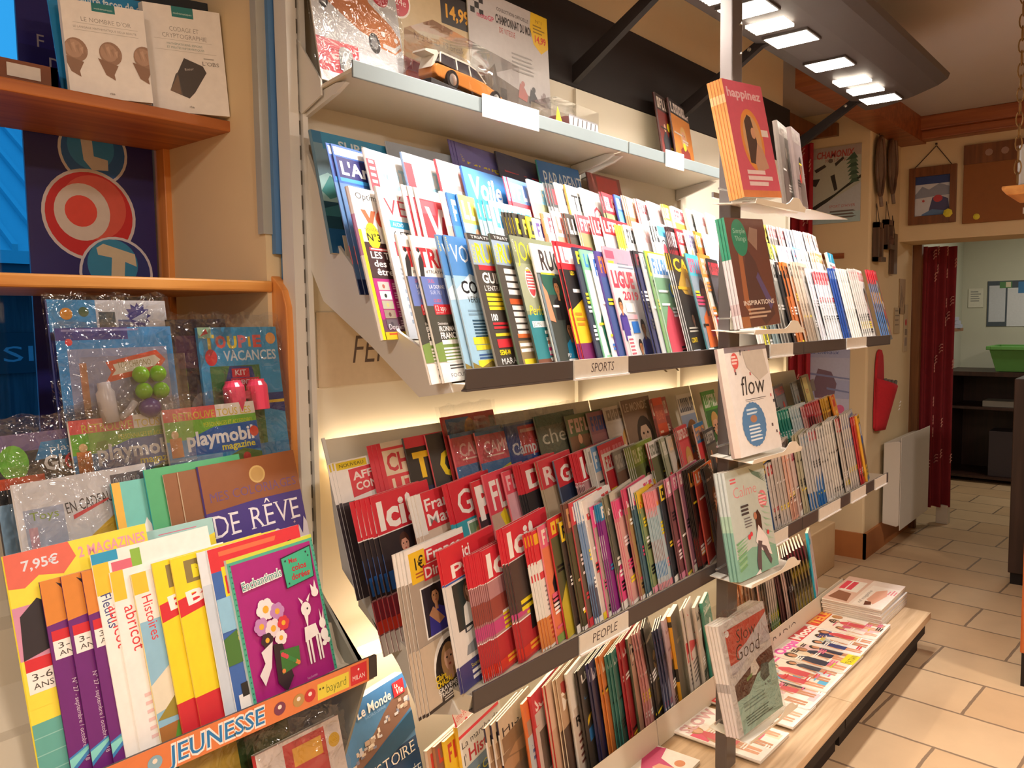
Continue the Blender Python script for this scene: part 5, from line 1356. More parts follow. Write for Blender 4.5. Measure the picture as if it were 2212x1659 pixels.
tier('pA', 15, 6, [
    I(0.992, 0.270, 3, lambda a: a.r(0, 0, 1, 1, '#e4e0de').r(.02, .94, .42, .995, '#d8c02c').t('NOUVEAU', .06, .955, .025, '#3a3420', w=.32).p([(.16, .72), (.95, .78), (.95, .95), (.16, .93)], '#d03a48').t('AFFAIRE', .2, .845, .055, '#e8d8d6', w=.6, b=.03, rot=.04).t('CONCLUE', .22, .765, .055, '#e8d8d6', w=.6, b=.03, rot=.04).r(.16, 0, 1, .68, '#9a2a36').head(.42, .56, .11, '#d8ab90', '#8a7a60', '#3a4a3a').r(.0, 0, .16, .7, '#3a3238').r(.3, .03, .6, .1, '#e4d43a'),
      '#c9c9cb', 'white and red antiques magazine at the open end of the lower back row', cp=.008, w=.21),
    I(1.106, 0.294, 3, lambda a: a.r(0, 0, 1, 1, '#cfc4b4').r(0, .6, 1, .96, '#d2404a').r(.05, .76, .95, .94, '#d8c4ac').t('CHAMP', .1, .79, .12, '#c03a46', w=.8, b=.03).t('UTILE', .12, .63, .1, '#e0cdb6', w=.7, b=.03).r(.05, .0, 1, .56, '#a8a48c').e(.5, .45, .08, '#9a5a3a').r(0, 0, .06, 1, '#c83444'),
      '#c83444', 'red and beige smallholder magazine with blocky letters', cp=.012),
    I(1.182, 0.297, 1, lambda a: a.r(0, 0, 1, 1, '#2c3050').r(0, .62, 1, .96, '#2a2622').r(0, .92, .8, 1, '#c83848').t('Trucks', .08, .7, .17, '#ecc422', w=1.1, b=.05).r(.2, .4, .9, .58, '#d4d4d8').r(.3, .44, .8, .52, '#b84048').p([(.0, .3), (1, .44), (1, .1), (0, .1)], '#6a7aa8'), '#2a282c', 'truck magazine with fat yellow letters on black'),
    I(1.248, 0.296, 1, lambda a: a.r(0, 0, 1, 1, '#3a3836').t('Gaz', .14, .66, .2, '#e2c824', w=.8, b=.03).t('LES', .3, .88, .07, '#a8a49c').r(.3, .94, .8, 1, '#b8404c').p([(.1, .4), (.3, .58), (.7, .52), (.9, .3), (.2, .2)], '#b4b4b2').r(.4, .3, .6, .45, '#4a4a4c'), '#c84a56', 'black magazine with condensed yellow letters and red spine'),
    I(1.301, 0.337, 1, lambda a: a.r(0, 0, 1, 1, '#c23a3c').r(.08, .62, .38, .98, '#3a72b4').p([(.38, .8), (.5, .98), (.08, .98)], '#3a72b4').e(.5, .84, .13, '#d8982c', .6).bars(.44, .9, .56, 5, .04, '#a86a1c', .5, 2, .1).bars(.6, .95, .85, 2, .05, '#d89a9a', .4, 3).bars(.58, .84, .88, 1, .04, '#d88a2c', .6).r(.88, .7, .98, .96, '#7a5a3a').r(.25, .6, .5, .78, '#d8b4ac'),
      '#b83a40', 'red card of a wrapped camping guide with an orange oval', w=.21, wrapkey=1),
    I(1.310, 0.290, 1, lambda a: art_camp(a), '#d8606c', 'camping guide in film with blue beach photo, left of its twin', dy=-.012),
    I(1.390, 0.285, 1, lambda a: art_camp(a), '#dc7078', 'camping guide in film with blue beach photo, right of its twin', dy=-.012),
    I(1.469, 0.280, 3, lambda a: art_camp(a), '#d86470', 'pink spined camping guide behind the twin camping guides', cp=.011, bands=[(0, .5, '#b8b8c0'), (.5, 1, '#d85a68')]),
    I(1.510, 0.291, 1, lambda a: a.r(0, 0, 1, 1, '#6a7a98').r(0, .62, .9, .98, '#274f9c').r(.28, .7, .9, .96, '#cc3844').t('Camping', .08, .72, .1, '#dfe4ec', w=.8, b=.02).bars(.32, .9, .8, 1, .06, '#e8b8b4', .5).bars(.1, .5, .7, 3, .08, '#c4ccd8', .5, 3).r(.5, .36, .8, .46, '#c8b43a'), '#4a5a78', 'blue camper magazine in film with red square'),
    I(1.636, 0.298, 1, lambda a: a.r(0, 0, 1, 1, '#5e6452').r(0, .9, 1, 1, '#3a5a44').t('cheval', .08, .74, .13, '#c8c6b4', w=1.05).e(.22, .5, .12, '#8a8434', .8).bars(.12, .54, .32, 3, .05, '#5e5a20', .5, 2).r(.3, .3, 1, .5, '#b07a72').p([(.5, .5), (.8, .74), (1, .6), (1, .4)], '#6a4a38'), '#54584a', 'dark green horse magazine in film with pale letters'),
    F(1.766, 0.286, 1, '#5a6a4a', '#c4a49a', '#7a5a44', '#b8867c', sp='#5a5a48'),
    F(1.868, 0.284, 1, '#8a5a66', '#3a4a86', '#9a6a72', '#4a5a8a', sp='#7a6a66'),
    F(1.955, 0.291, 1, '#c4bcb4', '#8a8078', '#b8b0a8', '#5a3a32', sp='#a8a09a'),
    I(2.050, 0.303, 1, lambda a: a.r(0, 0, 1, 1, '#7a6250').t('LE MONDE', .06, .88, .08, '#b8a896', w=.8, b=.01).head(.6, .62, .16, '#b89a82', '#2e221c', '#8a7260', True).r(0, 0, 1, .16, '#6a5444'), '#b0a090', 'sepia portrait magazine before the orange cover', w=.2),
    F(2.212, 0.293, 1, '#9a4a42', '#c8b0a0', '#7a3a34', '#a86a5a', sp='#a04a48'),
    I(2.230, 0.295, 1, lambda a: a.r(0, 0, 1, 1, '#d4502a').r(0, .72, 1, .92, '#b8584a').t('PLUME', .1, .76, .1, '#d8805e', w=.7).bars(.1, .62, .6, 2, .06, '#f0c8a8', .4, 2).p([(.6, .1), (.8, .1), (.78, .4), (.66, .44)], '#7a4a3a'), '#b05a44', 'plain orange magazine in the lower back row', w=.2),
    F(2.385, 0.293, 1, '#c8c4bc', '#4a4a54', '#8a9ab8', '#d0644a', sp='#b8b0a6'),
    F(2.561, 0.290, 1, '#4f9a34', '#d8e0d0', '#3a6a34', '#c8d0c4', sp='#5a8a44'),
], y0=1.22, z0=.88, where='lower back row', tmax=.005, hmax=.33, xmax=2.3)

# ------------------------------------------------------------------ right of the post: upper tray
tier('rB', 14, 11, [
    F(2.878, 0.358, 1, '#f4f2f0', '#f0a89a', '#f2e6e0', '#e8a48a', sp='#f2efec', bend=.012),
    F(2.933, 0.369, 1, '#f6f4f2', '#f0b0a0', '#f2e8e4', '#e8b49a', sp='#f4f2f0', bend=.012),
    F(2.977, 0.357, 1, '#f2f0f0', '#d8b890', '#f0e4dc', '#c8d0e0', sp='#eceae8', bend=.03),
    F(3.020, 0.318, 2, '#efe46a', '#4a4a44', '#6a6c62', '#8a8c84', cp=.02, sp='#d8d6d0'),
    F(3.122, 0.333, 4, '#e4dcd8', '#c86a74', '#8a8480', '#4f5a58', cp=.022, sp='#b0a6a2'),
    F(3.196, 0.334, 2, '#f4e8e8', '#d86a78', '#d8c8c8', '#3f5a60', cp=.02, sp='#d8a8a8'),
    F(3.273, 0.325, 2, '#c4ccdc', '#f2f2f2', '#b8c8de', '#8a9ab8', cp=.025, sp='#c8cede'),
    F(3.418, 0.331, 5, '#e8e8ee', '#c8c8d0', '#dadae2', '#b4b8c4', cp=.021, sp='#dcdce2'),
    F(3.512, 0.336, 1, '#f2e4e0', '#d8a090', '#e8d8d4', '#e8a83a', sp='#ead8d4'),
    F(3.585, 0.338, 1, '#f6f2f2', '#e0606a', '#e8e8ec', '#4a8ad0', sp='#efefef', bend=.03),
], y0=1.205, z0=1.47, where='second row past it', rev=False, tmax=.012, xmax=3.75, fill=.026)
tier('rC', 14, 11, [
    F(2.838, 0.304, 1, '#eee63a', '#26282c', '#5a5c58', '#8a8c86', sp='#4a4c48'),
    F(2.900, 0.311, 1, '#e6e042', '#26282c', '#3a3c3a', '#a8b0ac', sp='#34363a'),
    F(2.957, 0.322, 1, '#f2f0ee', '#c84a54', '#e4e2e0', '#4a4c4a', sp='#8a8c88', bend=.03),
    F(3.091, 0.306, 4, '#f0eef2', '#b0a4bc', '#e6e2ec', '#d8a4b4', cp=.03, sp='#eceaf0'),
    F(3.141, 0.318, 2, '#8cc8ec', '#e84858', '#cfe4f4', '#4a5058', cp=.02, sp='#aed4ee'),
    F(3.277, 0.300, 2, '#f4f4f2', '#a0a0a0', '#e8e6e2', '#b8b4ae', cp=.024, sp='#f0efec'),
    F(3.373, 0.311, 2, '#f4f0ee', '#efa84a', '#e8dcd8', '#4a7ab0', cp=.02, sp='#ecd8d0'),
    I(3.532, 0.318, 1, lambda a: a.r(0, 0, 1, 1, '#f0eeec').r(0, .86, 1, 1, '#1f9ac0').p([(.3, .86), (.5, 1), (.56, 1), (.36, .86)], '#f4f4f4').r(.32, .6, .95, .82, '#ee8f9a').bars(.4, .78, .9, 3, .06, '#d86a78', .5, 3).r(0, .48, .3, .6, '#1f9ac0').bars(.04, .8, .28, 5, .045, '#4a4a4a', .6, 3), '#e4e2e0', 'cyan and pink television magazine standing above the others at the passage end', w=.17),
], y0=1.13, z0=1.385, where='third row past it', rev=False, tmax=.012, xmax=3.75, fill=.026)
tier('rD', 14, 11, [
    F(2.390, 0.293, 2, '#e8e8e6', '#8a8a8a', '#dcdad6', '#4a4a4a', cp=.02, sp='#e8e6e2'),
    F(2.446, 0.296, 2, '#d8cf3a', '#4a4a3a', '#b8b890', '#6a6a5a', cp=.02, sp='#d0c63c'),
    F(2.512, 0.300, 3, '#b8c0c4', '#3a5a5a', '#7a8a8c', '#2f4a4a', cp=.02, sp='#8fa0a2'),
    F(2.603, 0.304, 3, '#c8c6c0', '#2a2a2a', '#9a9a94', '#3a3a3a', cp=.022, sp='#a8a69e', bands=[(0, .5, '#b8b4ac'), (.5, .75, '#8c8a84'), (.75, 1, '#5a5854')]),
    F(2.653, 0.297, 2, '#26262a', '#c8c4bc', '#2c2a2c', '#8a6a3a', cp=.022, sp='#242226'),
    F(2.711, 0.300, 2, '#e07a34', '#2a2624', '#c8703a', '#3a3634', cp=.02, sp='#c8743c', bands=[(0, .6, '#d07c40'), (.6, .9, '#2c2826'), (.9, 1, '#e07a34')]),
    F(2.758, 0.297, 1, '#4a4642', '#d8cfc4', '#a86a3a', '#c87a40', sp='#d8cdc0'),
    F(2.840, 0.306, 2, '#d8c6b4', '#8a7a6a', '#cfc0b0', '#a89480', cp=.022, sp='#dccdbc'),
    F(2.880, 0.277, 1, '#c8c4be', '#6a6a66', '#b4b0aa', '#d8d4ce', sp='#b8b4ae', bend=.02),
    F(2.940, 0.286, 1, '#e8e8ee', '#a0a4b0', '#dcdce4', '#8a94a8', sp='#e2e2e8'),
    F(3.112, 0.286, 4, '#f2f2f4', '#e0505c', '#e8eaf0', '#9ac0e4', cp=.028, sp='#ecebec', bands=[(0, .62, '#e6e8ec'), (.62, .8, '#cfdcea'), (.8, .97, '#e0606c'), (.97, 1, '#f2f2f4')]),
    F(3.207, 0.297, 1, '#2f5fb4', '#c8d8ee', '#2a4a9a', '#1f3a7a', sp='#2a52a4'),
    F(3.349, 0.299, 4, '#efeeea', '#b8b4ae', '#e4e2dc', '#c8c4bc', cp=.022, sp='#eceae6'),
    F(3.492, 0.305, 4, '#e8e4e0', '#d86a70', '#dcd8d4', '#c8a8a8', cp=.019, sp='#d8d4d0'),
    I(3.730, 0.318, 5, lambda a: a.r(0, 0, 1, 1, '#7a6a62').r(0, .86, 1, 1, '#d4303e').bars(.1, .95, .8, 1, .06, '#e8808a', .5).r(.02, .52, .4, .68, '#e8a43a').e(.6, .7, .05, '#4a8a4a').e(.3, .8, .05, '#c8c4bc').e(.7, .5, .06, '#efe4da').e(.5, .36, .07, '#d83a3a').e(.2, .3, .06, '#3a3a42').e(.75, .25, .06, '#2a4a9a').e(.4, .18, .06, '#d8b04a').r(.9, 0, 1, .86, '#c83440').r(0, 0, 1, .06, '#4a4240'), '#6a5a6a', 'red bordered toy magazine showing many bright round pictures at the passage end', cp=.018, w=.13, bands=[(0, .4, '#4a78b4'), (.4, .8, '#6a7498'), (.8, 1, '#c8303e')]),
], y0=1.0, z0=1.31, where='upper front row past it', rev=False, tmax=.012, xmax=3.88, fill=.026)

# ---- right of the post: lower tray
tier('rpA', 15, 12, [
    F(3.051, 0.297, 1, '#8a6a3a', '#c83a34', '#a8844a', '#e8c42a', sp='#7a5a34'),
    F(3.079, 0.269, 1, '#e8c22c', '#8a6a1a', '#4a3c34', '#5a4a42', sp='#d8b42a'),
    F(3.180, 0.262, 2, '#6a6a70', '#c84a4a', '#7a7a7e', '#b8b44a', cp=.03, sp='#8a8a90'),
    F(3.377, 0.267, 2, '#7a7c78', '#a8a49a', '#8a8a86', '#5a5c58', cp=.02, sp='#6a6c6a'),
    I(3.495, 0.286, 2, lambda a: a.r(0, 0, 1, 1, '#9a8e5a').r(.05, .55, .6, .97, '#dccb7a').t('Astro', .12, .72, .1, '#b8504a', w=.4).r(.0, 0, 1, .4, '#8aa87a').e(.8, .2, .12, '#b8c8a0'), '#6a5a44', 'pale yellow and green magazine, last of the lower back row at the passage', cp=.018, w=.2),
], y0=1.22, z0=.88, where='lower back row past it', rev=False, tmax=.009, xmax=3.72)
tier('rpB', 14, 11, [
    F(2.970, 0.279, 1, '#1f4a40', '#d8e0d8', '#1f4038', '#3a6a5a', sp='#1c3c34'),
    F(3.123, 0.275, 3, '#2a9a86', '#bfe4d8', '#2a8a7a', '#1f6a5c', cp=.04, sp='#228a78'),
    F(3.242, 0.277, 2, '#d8e0e0', '#6a9aa8', '#c0ccd0', '#8aa0a8', cp=.02, sp='#cfd8d8'),
    F(3.308, 0.269, 1, '#e0a4a4', '#b84a50', '#c8a090', '#7a4a44', sp='#d89a98'),
    F(3.386, 0.276, 1, '#cf3a4a', '#f0c8c8', '#5a2a2a', '#3a2422', sp='#a83a40'),
    F(3.469, 0.279, 1, '#d84a54', '#e8b8b0', '#a8847a', '#5a3a34', sp='#b8544c'),
    F(3.568, 0.282, 3, '#e8b43a', '#6a4a1a', '#8a5a24', '#c88a2a', cp=.022, sp='#c89a34'),
    I(3.660, 0.287, 1, lambda a: a.r(0, 0, 1, 1, '#e8a23a').r(0, .82, .7, 1, '#d8402c').bars(.1, .93, .6, 1, .08, '#f0c04a', .5).r(.3, .1, .8, .3, '#e03a3a').bars(.2, .7, .8, 3, .1, '#f2d27a', .5, 3), '#d88a2a', 'orange and red magazine, last of the lower middle row at the passage', w=.12),
], y0=1.15, z0=.785, where='lower middle row past it', rev=False, tmax=.012, xmax=3.75, fill=.026)
tier('rpC', 10, 12, [
    I(2.434, 0.199, 1, lambda a: a.r(0, 0, 1, 1, '#2c5a94').r(0, .9, 1, 1, '#f0ece6').r(0, .93, .8, .97, '#e8c42a').r(0, .6, 1, .9, '#1f2a66').bars(.1, .86, .7, 1, .05, '#8a94c4', .6).bars(.1, .78, .8, 3, .06, '#d8b83a', .7, 2).bars(.1, .58, .7, 4, .04, '#a8c4dc', .5, 4).e(.6, .2, .12, '#4a3a3a', .7), '#232c5c', 'navy and blue magazine with yellow words right of the dark post', w=.17, hh=.27),
    F(2.489, 0.209, 1, '#d8d0cc', '#c83a40', '#c8c0bc', '#b8b4b0', sp='#d0cac6'),
    F(2.573, 0.220, 3, '#d8cec8', '#4a3c38', '#bcb4ae', '#a89a92', cp=.035, sp='#c4bcb8', hh=.26),
    F(2.633, 0.232, 2, '#e8a890', '#f0e0d8', '#d8b8ac', '#b88a7a', cp=.022, sp='#dcae9c'),
    F(2.674, 0.242, 1, '#a83a56', '#e8c8d0', '#d0b8b4', '#b89a94', sp='#c8b8b4'),
    F(2.742, 0.256, 3, '#a8a488', '#6a6a50', '#b0ac94', '#8a8a4a', cp=.022, sp='#b4b098', hh=.27),
    F(2.828, 0.265, 3, '#c0bebc', '#8aa8c4', '#b8b8b8', '#1f6fb8', cp=.026, sp='#c0c0c0', bands=[(0, .22, '#1f6ab4'), (.22, 1, '#c2c2c2')]),
    F(2.909, 0.272, 2, '#b8b4b8', '#d04a54', '#c0bcbc', '#1f6fb8', cp=.03, sp='#c4c4c6', bands=[(0, .2, '#1f6ab4'), (.2, 1, '#c6c6c8')]),
    F(2.995, 0.273, 3, '#d0cfcd', '#8a8a8a', '#c4c2c0', '#4a6aa0', cp=.022, sp='#d0cecc'),
    F(3.099, 0.283, 3, '#d8d6d2', '#a8a49e', '#cac7c2', '#b8b4ae', cp=.024, sp='#d4d1cc'),
    F(3.173, 0.297, 2, '#c8484c', '#e0d4d0', '#b8aea6', '#c8a8a0', cp=.022, sp='#c8c2bc', hh=.28),
    F(3.290, 0.292, 4, '#c8c4c0', '#7a86b8', '#c0bab4', '#a89a94', cp=.018, sp='#c8c2be'),
    F(3.354, 0.271, 1, '#c03038', '#e8a09a', '#b82a34', '#8a2028', sp='#b82c36'),
    I(3.407, 0.260, 1, lambda a: a.r(0, 0, 1, 1, '#7a6a5a').r(0, .88, 1, 1, '#e0b62a').bars(.1, .95, .9, 1, .05, '#4a3c1a', .6).r(0, 0, .1, 1, '#e0a82a').r(.2, .68, .85, .86, '#c8c8d0').r(.2, .56, .9, .68, '#3f5fa8').p([(.1, .3), (.4, .5), (.9, .4), (.9, .26), (.2, .2)], '#8a5a44').bars(.2, .2, .8, 3, .06, '#e0c43a', .6, 4).r(0, 0, 1, .06, '#2a5a8a'), '#d8a42a', 'yellow bordered magazine, last of the lower front row at the passage', w=.075, hh=.27),
], y0=.985, z0=.745, where='lower front row past it', rev=False, tmax=.014, xmax=3.49, fill=.026)

# ------------------------------------------------------------------ books on the ledges
TH = dict(tmax=.011, cat='magazine', jit=.002)
tier('bk', 8, 16, [
    I(1.397, 0.282, 3, cover('#8a6a4a', 'HIST', '#2a2420', w=.7, v=.83, h=.08, more=lambda a: a.r(0, .7, 1, 1, '#c8b49a').p([(0, .62), (.5, .72), (1, .76), (1, .55), (0, .5)], '#b08660').r(0, 0, 1, .5, '#7a6250'), b=0), '#2a2444', 'thick history paperback with dark blue and white spine', cp=.022, t=.02, bands=[(0, .62, '#262040'), (.62, .88, '#e8e6ea'), (.88, 1, '#2a2444')], dz=.0),
    I(1.491, 0.287, 1, cover('#a88a74', '', '#fff', more=lambda a: a.r(0, .7, 1, 1, '#e0743a').e(.5, .84, .08, '#d8a07a').r(0, .4, 1, .7, '#b4c4cc').bars(.1, .6, .6, 3, .06, '#4a6a9a', .5, 2)), '#d8763c', 'orange topped magazine right of the thick history paperback'),
    I(1.525, 0.294, 1, cover('#c8b8b0', 'SCIENCE', '#f0dcd8', w=.9, v=.84, h=.1, more=lambda a: a.r(0, .72, 1, 1, '#c8323e').r(.1, .3, .9, .66, '#6a5a50')), '#c02e3a', 'red topped science magazine on the ledge'),
    I(1.586, 0.321, 2, cover('#d8b8a0', '', '#fff', more=lambda a: a.r(0, 0, 1, .6, '#c8a48a').e(.4, .8, .06, '#c83a40').head(.5, .4, .1, '#c89a7a', '#5a3a2a', '#8a4a4a')), '#c8282e', 'bright red spined magazine on the ledge', cp=.012),
    I(1.633, 0.319, 2, cover('#b89878', 'M', '#f0e8dc', w=.3, v=.7, h=.14, more=lambda a: a.r(0, 0, 1, .55, '#4a3428').r(.1, .82, .6, .95, '#a83a34')), '#e4d4bc', 'cream spined magazine with a white M on the ledge', cp=.014),
    I(1.677, 0.297, 1, cover('#c8bcb0', 'ROI', '#2a2422', w=.5, v=.5, h=.08, more=lambda a: a.r(0, .6, 1, 1, '#e2ddd6').head(.6, .74, .09, '#b8906e', '#3a2a20', '#5a3a3a').bars(.1, .4, .5, 5, .06, '#6a3a34', .4, 4)), '#d4d0cb', 'white spined magazine with three black letters on the ledge'),
    I(1.725, 0.289, 2, cover('#3a342e', 'LES', '#e8e4de', w=.4, v=.86, h=.07, more=lambda a: a.r(.1, .7, .5, .8, '#2f7ab8').p([(.1, .5), (.5, .68), (.5, .62), (.1, .45)], '#d8b42a').r(.1, .3, .6, .42, '#2c6aa4').e(.5, .16, .1, '#c8c4bc')), '#2c2622', 'black spined magazine with blue and yellow stripes on the ledge', cp=.013),
    F(1.780, 0.293, 2, '#2a2a5a', '#c8c8d8', '#2c2a44', '#6a6a8a', cp=.014, sp='#282650'),
    F(1.831, 0.296, 2, '#e08438', '#f0d8b8', '#c87838', '#8a5a34', cp=.016, sp='#dc8a40'),
    F(1.888, 0.286, 3, '#3f8a80', '#c8dcd8', '#3a7a72', '#2a5a54', cp=.016, sp='#3f8078'),
    F(1.936, 0.306, 2, '#c02c3a', '#f0d0d0', '#a82a34', '#d8b8a8', cp=.016, sp='#b02a36'),
    I(1.977, 0.297, 1, cover('#c09a86', 'D', '#e8e0d4', w=.2, v=.76, h=.14, more=lambda a: a.r(.05, .72, .35, .95, '#3a3230').head(.6, .5, .12, '#d8a88e', '#3a2a22', '#a83a3a')), '#3f4a34', 'portrait magazine with a pale D, mid ledge'),
    F(2.042, 0.296, 3, '#d8a4a4', '#f0e0dc', '#c88a84', '#e8c8c0', cp=.015, sp='#c88a8e', bend=.03),
    F(2.079, 0.304, 2, '#241e1c', '#b8a890', '#2a2422', '#5a4a3a', cp=.013, sp='#221c1a', bend=.03),
    F(2.155, 0.274, 3, '#3a4266', '#b85a72', '#3a3a56', '#8a90a8', cp=.016, sp='#39405e', bend=.025),
    F(2.185, 0.290, 1, '#c8b0b8', '#8a6a7a', '#b49aa6', '#d8c8cc', sp='#bca6b0'),
    I(2.229, 0.290, 1, cover('#6a5a44', '', '#fff', more=lambda a: a.r(0, 0, 1, 1, '#5f5444').e(.5, .7, .1, '#8a7a5a')), '#e8a828', 'thick yellow spined book with black figure on the ledge', t=.018, bands=[(0, .28, '#e4a426'), (.28, .42, '#2a2420'), (.42, .88, '#e8a828'), (.88, .94, '#3a3020'), (.94, 1, '#e8a828')]),
    I(2.321, 0.291, 2, cover('#d8d0ca', '', '#fff', more=lambda a: a.r(0, .4, .9, .62, '#d0404a').bars(.1, .34, .7, 5, .05, '#5a5a5a', .4, 3).e(.3, .92, .05, '#d05a5a')), '#d8d2ca', 'grey white review with a red square near the dark post', cp=.024, t=.014),
    F(2.388, 0.274, 1, '#d4ccc2', '#4a4440', '#cfc8be', '#a89a8a', sp='#d0c8be'),
    F(2.441, 0.274, 1, '#3a9a86', '#d8ece4', '#2f8a78', '#1f6a5a', sp='#3a9482'),
], y0=1.185, z0=.192, where='on the ledge', hmax=.30, xmax=2.15, bendamt=.006, **TH)
tier('rbk', 8, 16, [
    F(2.730, 0.262, 3, '#c87a3a', '#f0d8b8', '#8a5a34', '#4a3a2a', cp=.03, sp='#a8683a'),
    F(2.818, 0.260, 3, '#8a6a54', '#d8c8b4', '#6a5240', '#b8a48a', cp=.024, sp='#8a6a50'),
    F(2.867, 0.254, 1, '#e0b4a4', '#f4e8e0', '#d8a898', '#b8867a', sp='#d8ac9c'),
    F(2.928, 0.257, 3, '#5a5044', '#c8c0b0', '#4a4238', '#8a7a64', cp=.022, sp='#5c5246'),
    F(3.008, 0.255, 4, '#c4b8ae', '#8a7a6a', '#a89a8e', '#6a8a4a', cp=.019, sp='#b8aaa0', bands=[(0, .2, '#8fa07a'), (.2, 1, '#b8aca4')]),
    F(3.065, 0.263, 2, '#4a2a2c', '#d8a8a4', '#5a3234', '#a84a44', cp=.018, sp='#5a3034', bend=.04),
    F(3.126, 0.259, 2, '#c8b0a8', '#7a5a54', '#b89a92', '#8a6a64', cp=.02, sp='#bfa69e', bend=.04),
    F(3.179, 0.258, 2, '#3a2426', '#c89a4a', '#3c2a28', '#8a5a3a', cp=.02, sp='#38262a', bend=.04),
    F(3.386, 0.258, 6, '#6a2434', '#d8c0b0', '#4a3a34', '#b09a4a', cp=.034, sp='#6a5a4a', bands=[(0, .3, '#8a8072'), (.3, .5, '#5a5448'), (.5, .78, '#8f7c4a'), (.78, 1, '#6a2434')], bend=.045),
    I(3.418, 0.322, 1, lambda a: a.r(0, 0, 1, 1, '#e4dcdc').r(0, .75, .4, 1, '#1fa8cc').e(.3, .86, .09, '#4fc4e0').e(.6, .2, .12, '#e8a8b4').bars(.2, .6, .8, 4, .07, '#e0b8bc', .4, 3).p([(.3, .06), (.8, .1), (.6, .24)], '#d84a62'), '#1fa8cc', 'tall white and cyan magazine leaning at the end of the ledge', w=.15, hh=.3, t=.012, lean=4),
], y0=1.185, z0=.192, where='on the ledge past it', hmax=.28, rev=False, xmax=3.62, bendamt=.004, **TH)

# big paperback, magazines lying and standing at the open end of the ledge
def art_med(a):
    a.r(0, 0, 1, 1, '#1c4a78').r(0, .5, 1, 1, '#4f8cc4').r(0, .88, 1, 1, '#3f7cb8')
    a.p([(.0, .55), (.15, .6), (.3, .66), (.45, .72), (.6, .8), (.75, .86), (1, .88), (1, .72), (.6, .62), (.3, .55), (0, .5)], '#8a6a5c')
    rg = random.Random(5)
    for k in range(42):
        u = rg.uniform(.02, .97); v = .53 + u * .27 + rg.uniform(-.03, .06)
        a.r(u, v, u + rg.uniform(.03, .07), v + rg.uniform(.015, .035), rg.choice(('#f0ebe4', '#e4d8cc', '#c8b4a4', '#d8dce8', '#8a94b4')))
    a.p([(.0, .5), (.3, .55), (.6, .62), (1, .7), (1, .55), (0, .38)], '#17557a').r(0, 0, 1, .4, '#173f66')
    a.t('Le Monde', .24, .87, .07, '#f2f0ec', w=.5, b=.02).t('HORS-SERIE', .34, .835, .02, '#8fb8dc', w=.3).r(.78, .86, .95, .97, '#d42c38').t('La', .81, .925, .03, '#f6f0ee', b=.02).t('Vie', .81, .872, .045, '#f6f0ee', b=.02, sh=.2)
    a.t("L'HISTOIRE", .08, .40, .085, '#f2efe6', w=.86, serif=True).t('DE LA', .40, .325, .045, '#f2efe6', w=.24, serif=True).t('MÉDITERRANÉE', .04, .215, .075, '#f2efe6', w=.94, serif=True).bars(.1, .16, .8, 3, .035, '#7fa4c4', .4, 2)


a = Art(.225, .29); art_med(a)
ms = mag_meshes(.225, .29, .026, a, '#1c3f66', bands=[(0, .6, '#1c3f66'), (.6, .72, '#c8303a'), (.72, 1, '#241e22')])
o = place_mag(ms, (1.0200, 1.3305, 0.6047), (R(-12), 0, R(10)), 'blue hardback-sized sea history issue with serif white title, alone at the open end', 'book', None, 'book')
o.location = (1.000, 1.255, .335)
m = MB(); a = Art(.1, .02); a.t('Le Monde', 0, .2, .6, '#f0f0f0', w=.9)
for k in range(1): put_art(m, a)
st = m.build('spine_lettering', PRINT, o, loc=(-.0085, .022, .215), rot=(0, R(-90), R(-90)))
# riser block under it
m = MB(); m.box(.99, 1.235, .1905, 1.235, 1.36, .333); o = m.build('display_riser', M_RACK, bevel=.002); tag(o, 'cream metal riser block carrying the blue sea history issue', 'riser')


def art_marche(a):
    a.r(0, 0, 1, 1, '#7d96ac').r(0, .64, 1, 1, '#ebe7e0').t('La marche de', .04, .8, .055, '#332c2a', w=.88).t("l'", .05, .66, .085, '#332c2a').t('Histoire', .16, .665, .1, '#c8323c', w=.86, b=.02)
    a.p([(.0, .4), (.4, .56), (.7, .5), (1, .58), (1, .2), (0, .2)], '#4a6478').t('LES CATHARES', .1, .5, .07, '#e0cf3a', w=1.2, sh=.1).r(0, 0, 1, .3, '#5a6a4a')


a = Art(.21, .285); art_marche(a)
ms = mag_meshes(.21, .285, .012, a, '#e2b62c', bands=[(0, 1, '#e0b42c')])
o = place_mag(ms, (1.3000, 1.2882, 0.4553), (R(-8), 0, R(14)), 'history magazine with red word on white, right of the yellow spines', 'magazine')
o.location = (1.31, 1.235, .192)
m = MB(); aa = Art(.2, .075); aa.r(0, 0, 1, 1, '#d83642').t('160 pages', .46, .3, .42, '#f6eceb', w=.5, sh=.15).p([(.05, .1), (.42, .25), (.42, .95), (.0, .8)], '#f2dcdc').t('OFFRE SPECIALE', .04, .5, .16, '#d83642', w=.36, rot=.12).e(.14, .3, .12, '#d83642', 1, 10).e(.24, .36, .1, '#d83642', 1, 10)
m.box(0, 0, 0, .2, .0015, .075, 0, '#d83642'); put_art(m, aa); m.build('card_flap', PRINT, o, loc=(0, -.001, .255), rot=(R(-8), 0, 0))
for k, (dx, c, b2) in enumerate(((-.045, '#e8c02c', [(0, .55, '#d8602c'), (.55, 1, '#e8c02c')]), (-.075, '#8a5a4a', [(0, 1, '#a8704a')]), (-.098, '#c8a080', [(0, 1, '#d8c0a8')]))):
    a = filler(900 + k, .21, .27, c, '#c83a2c', c, '#d8602c')
    ms = mag_meshes(.21, .27, .010, a, c, bands=b2)
    place_mag(ms, (1.31 + dx, 1.236 + .001 * k, .192), (R(-8), 0, R(14)), ('yellow and orange spine beside the red-word history magazine', 'brown spine second from the red-word history magazine', 'beige spine third from the red-word history magazine')[k], 'magazine')

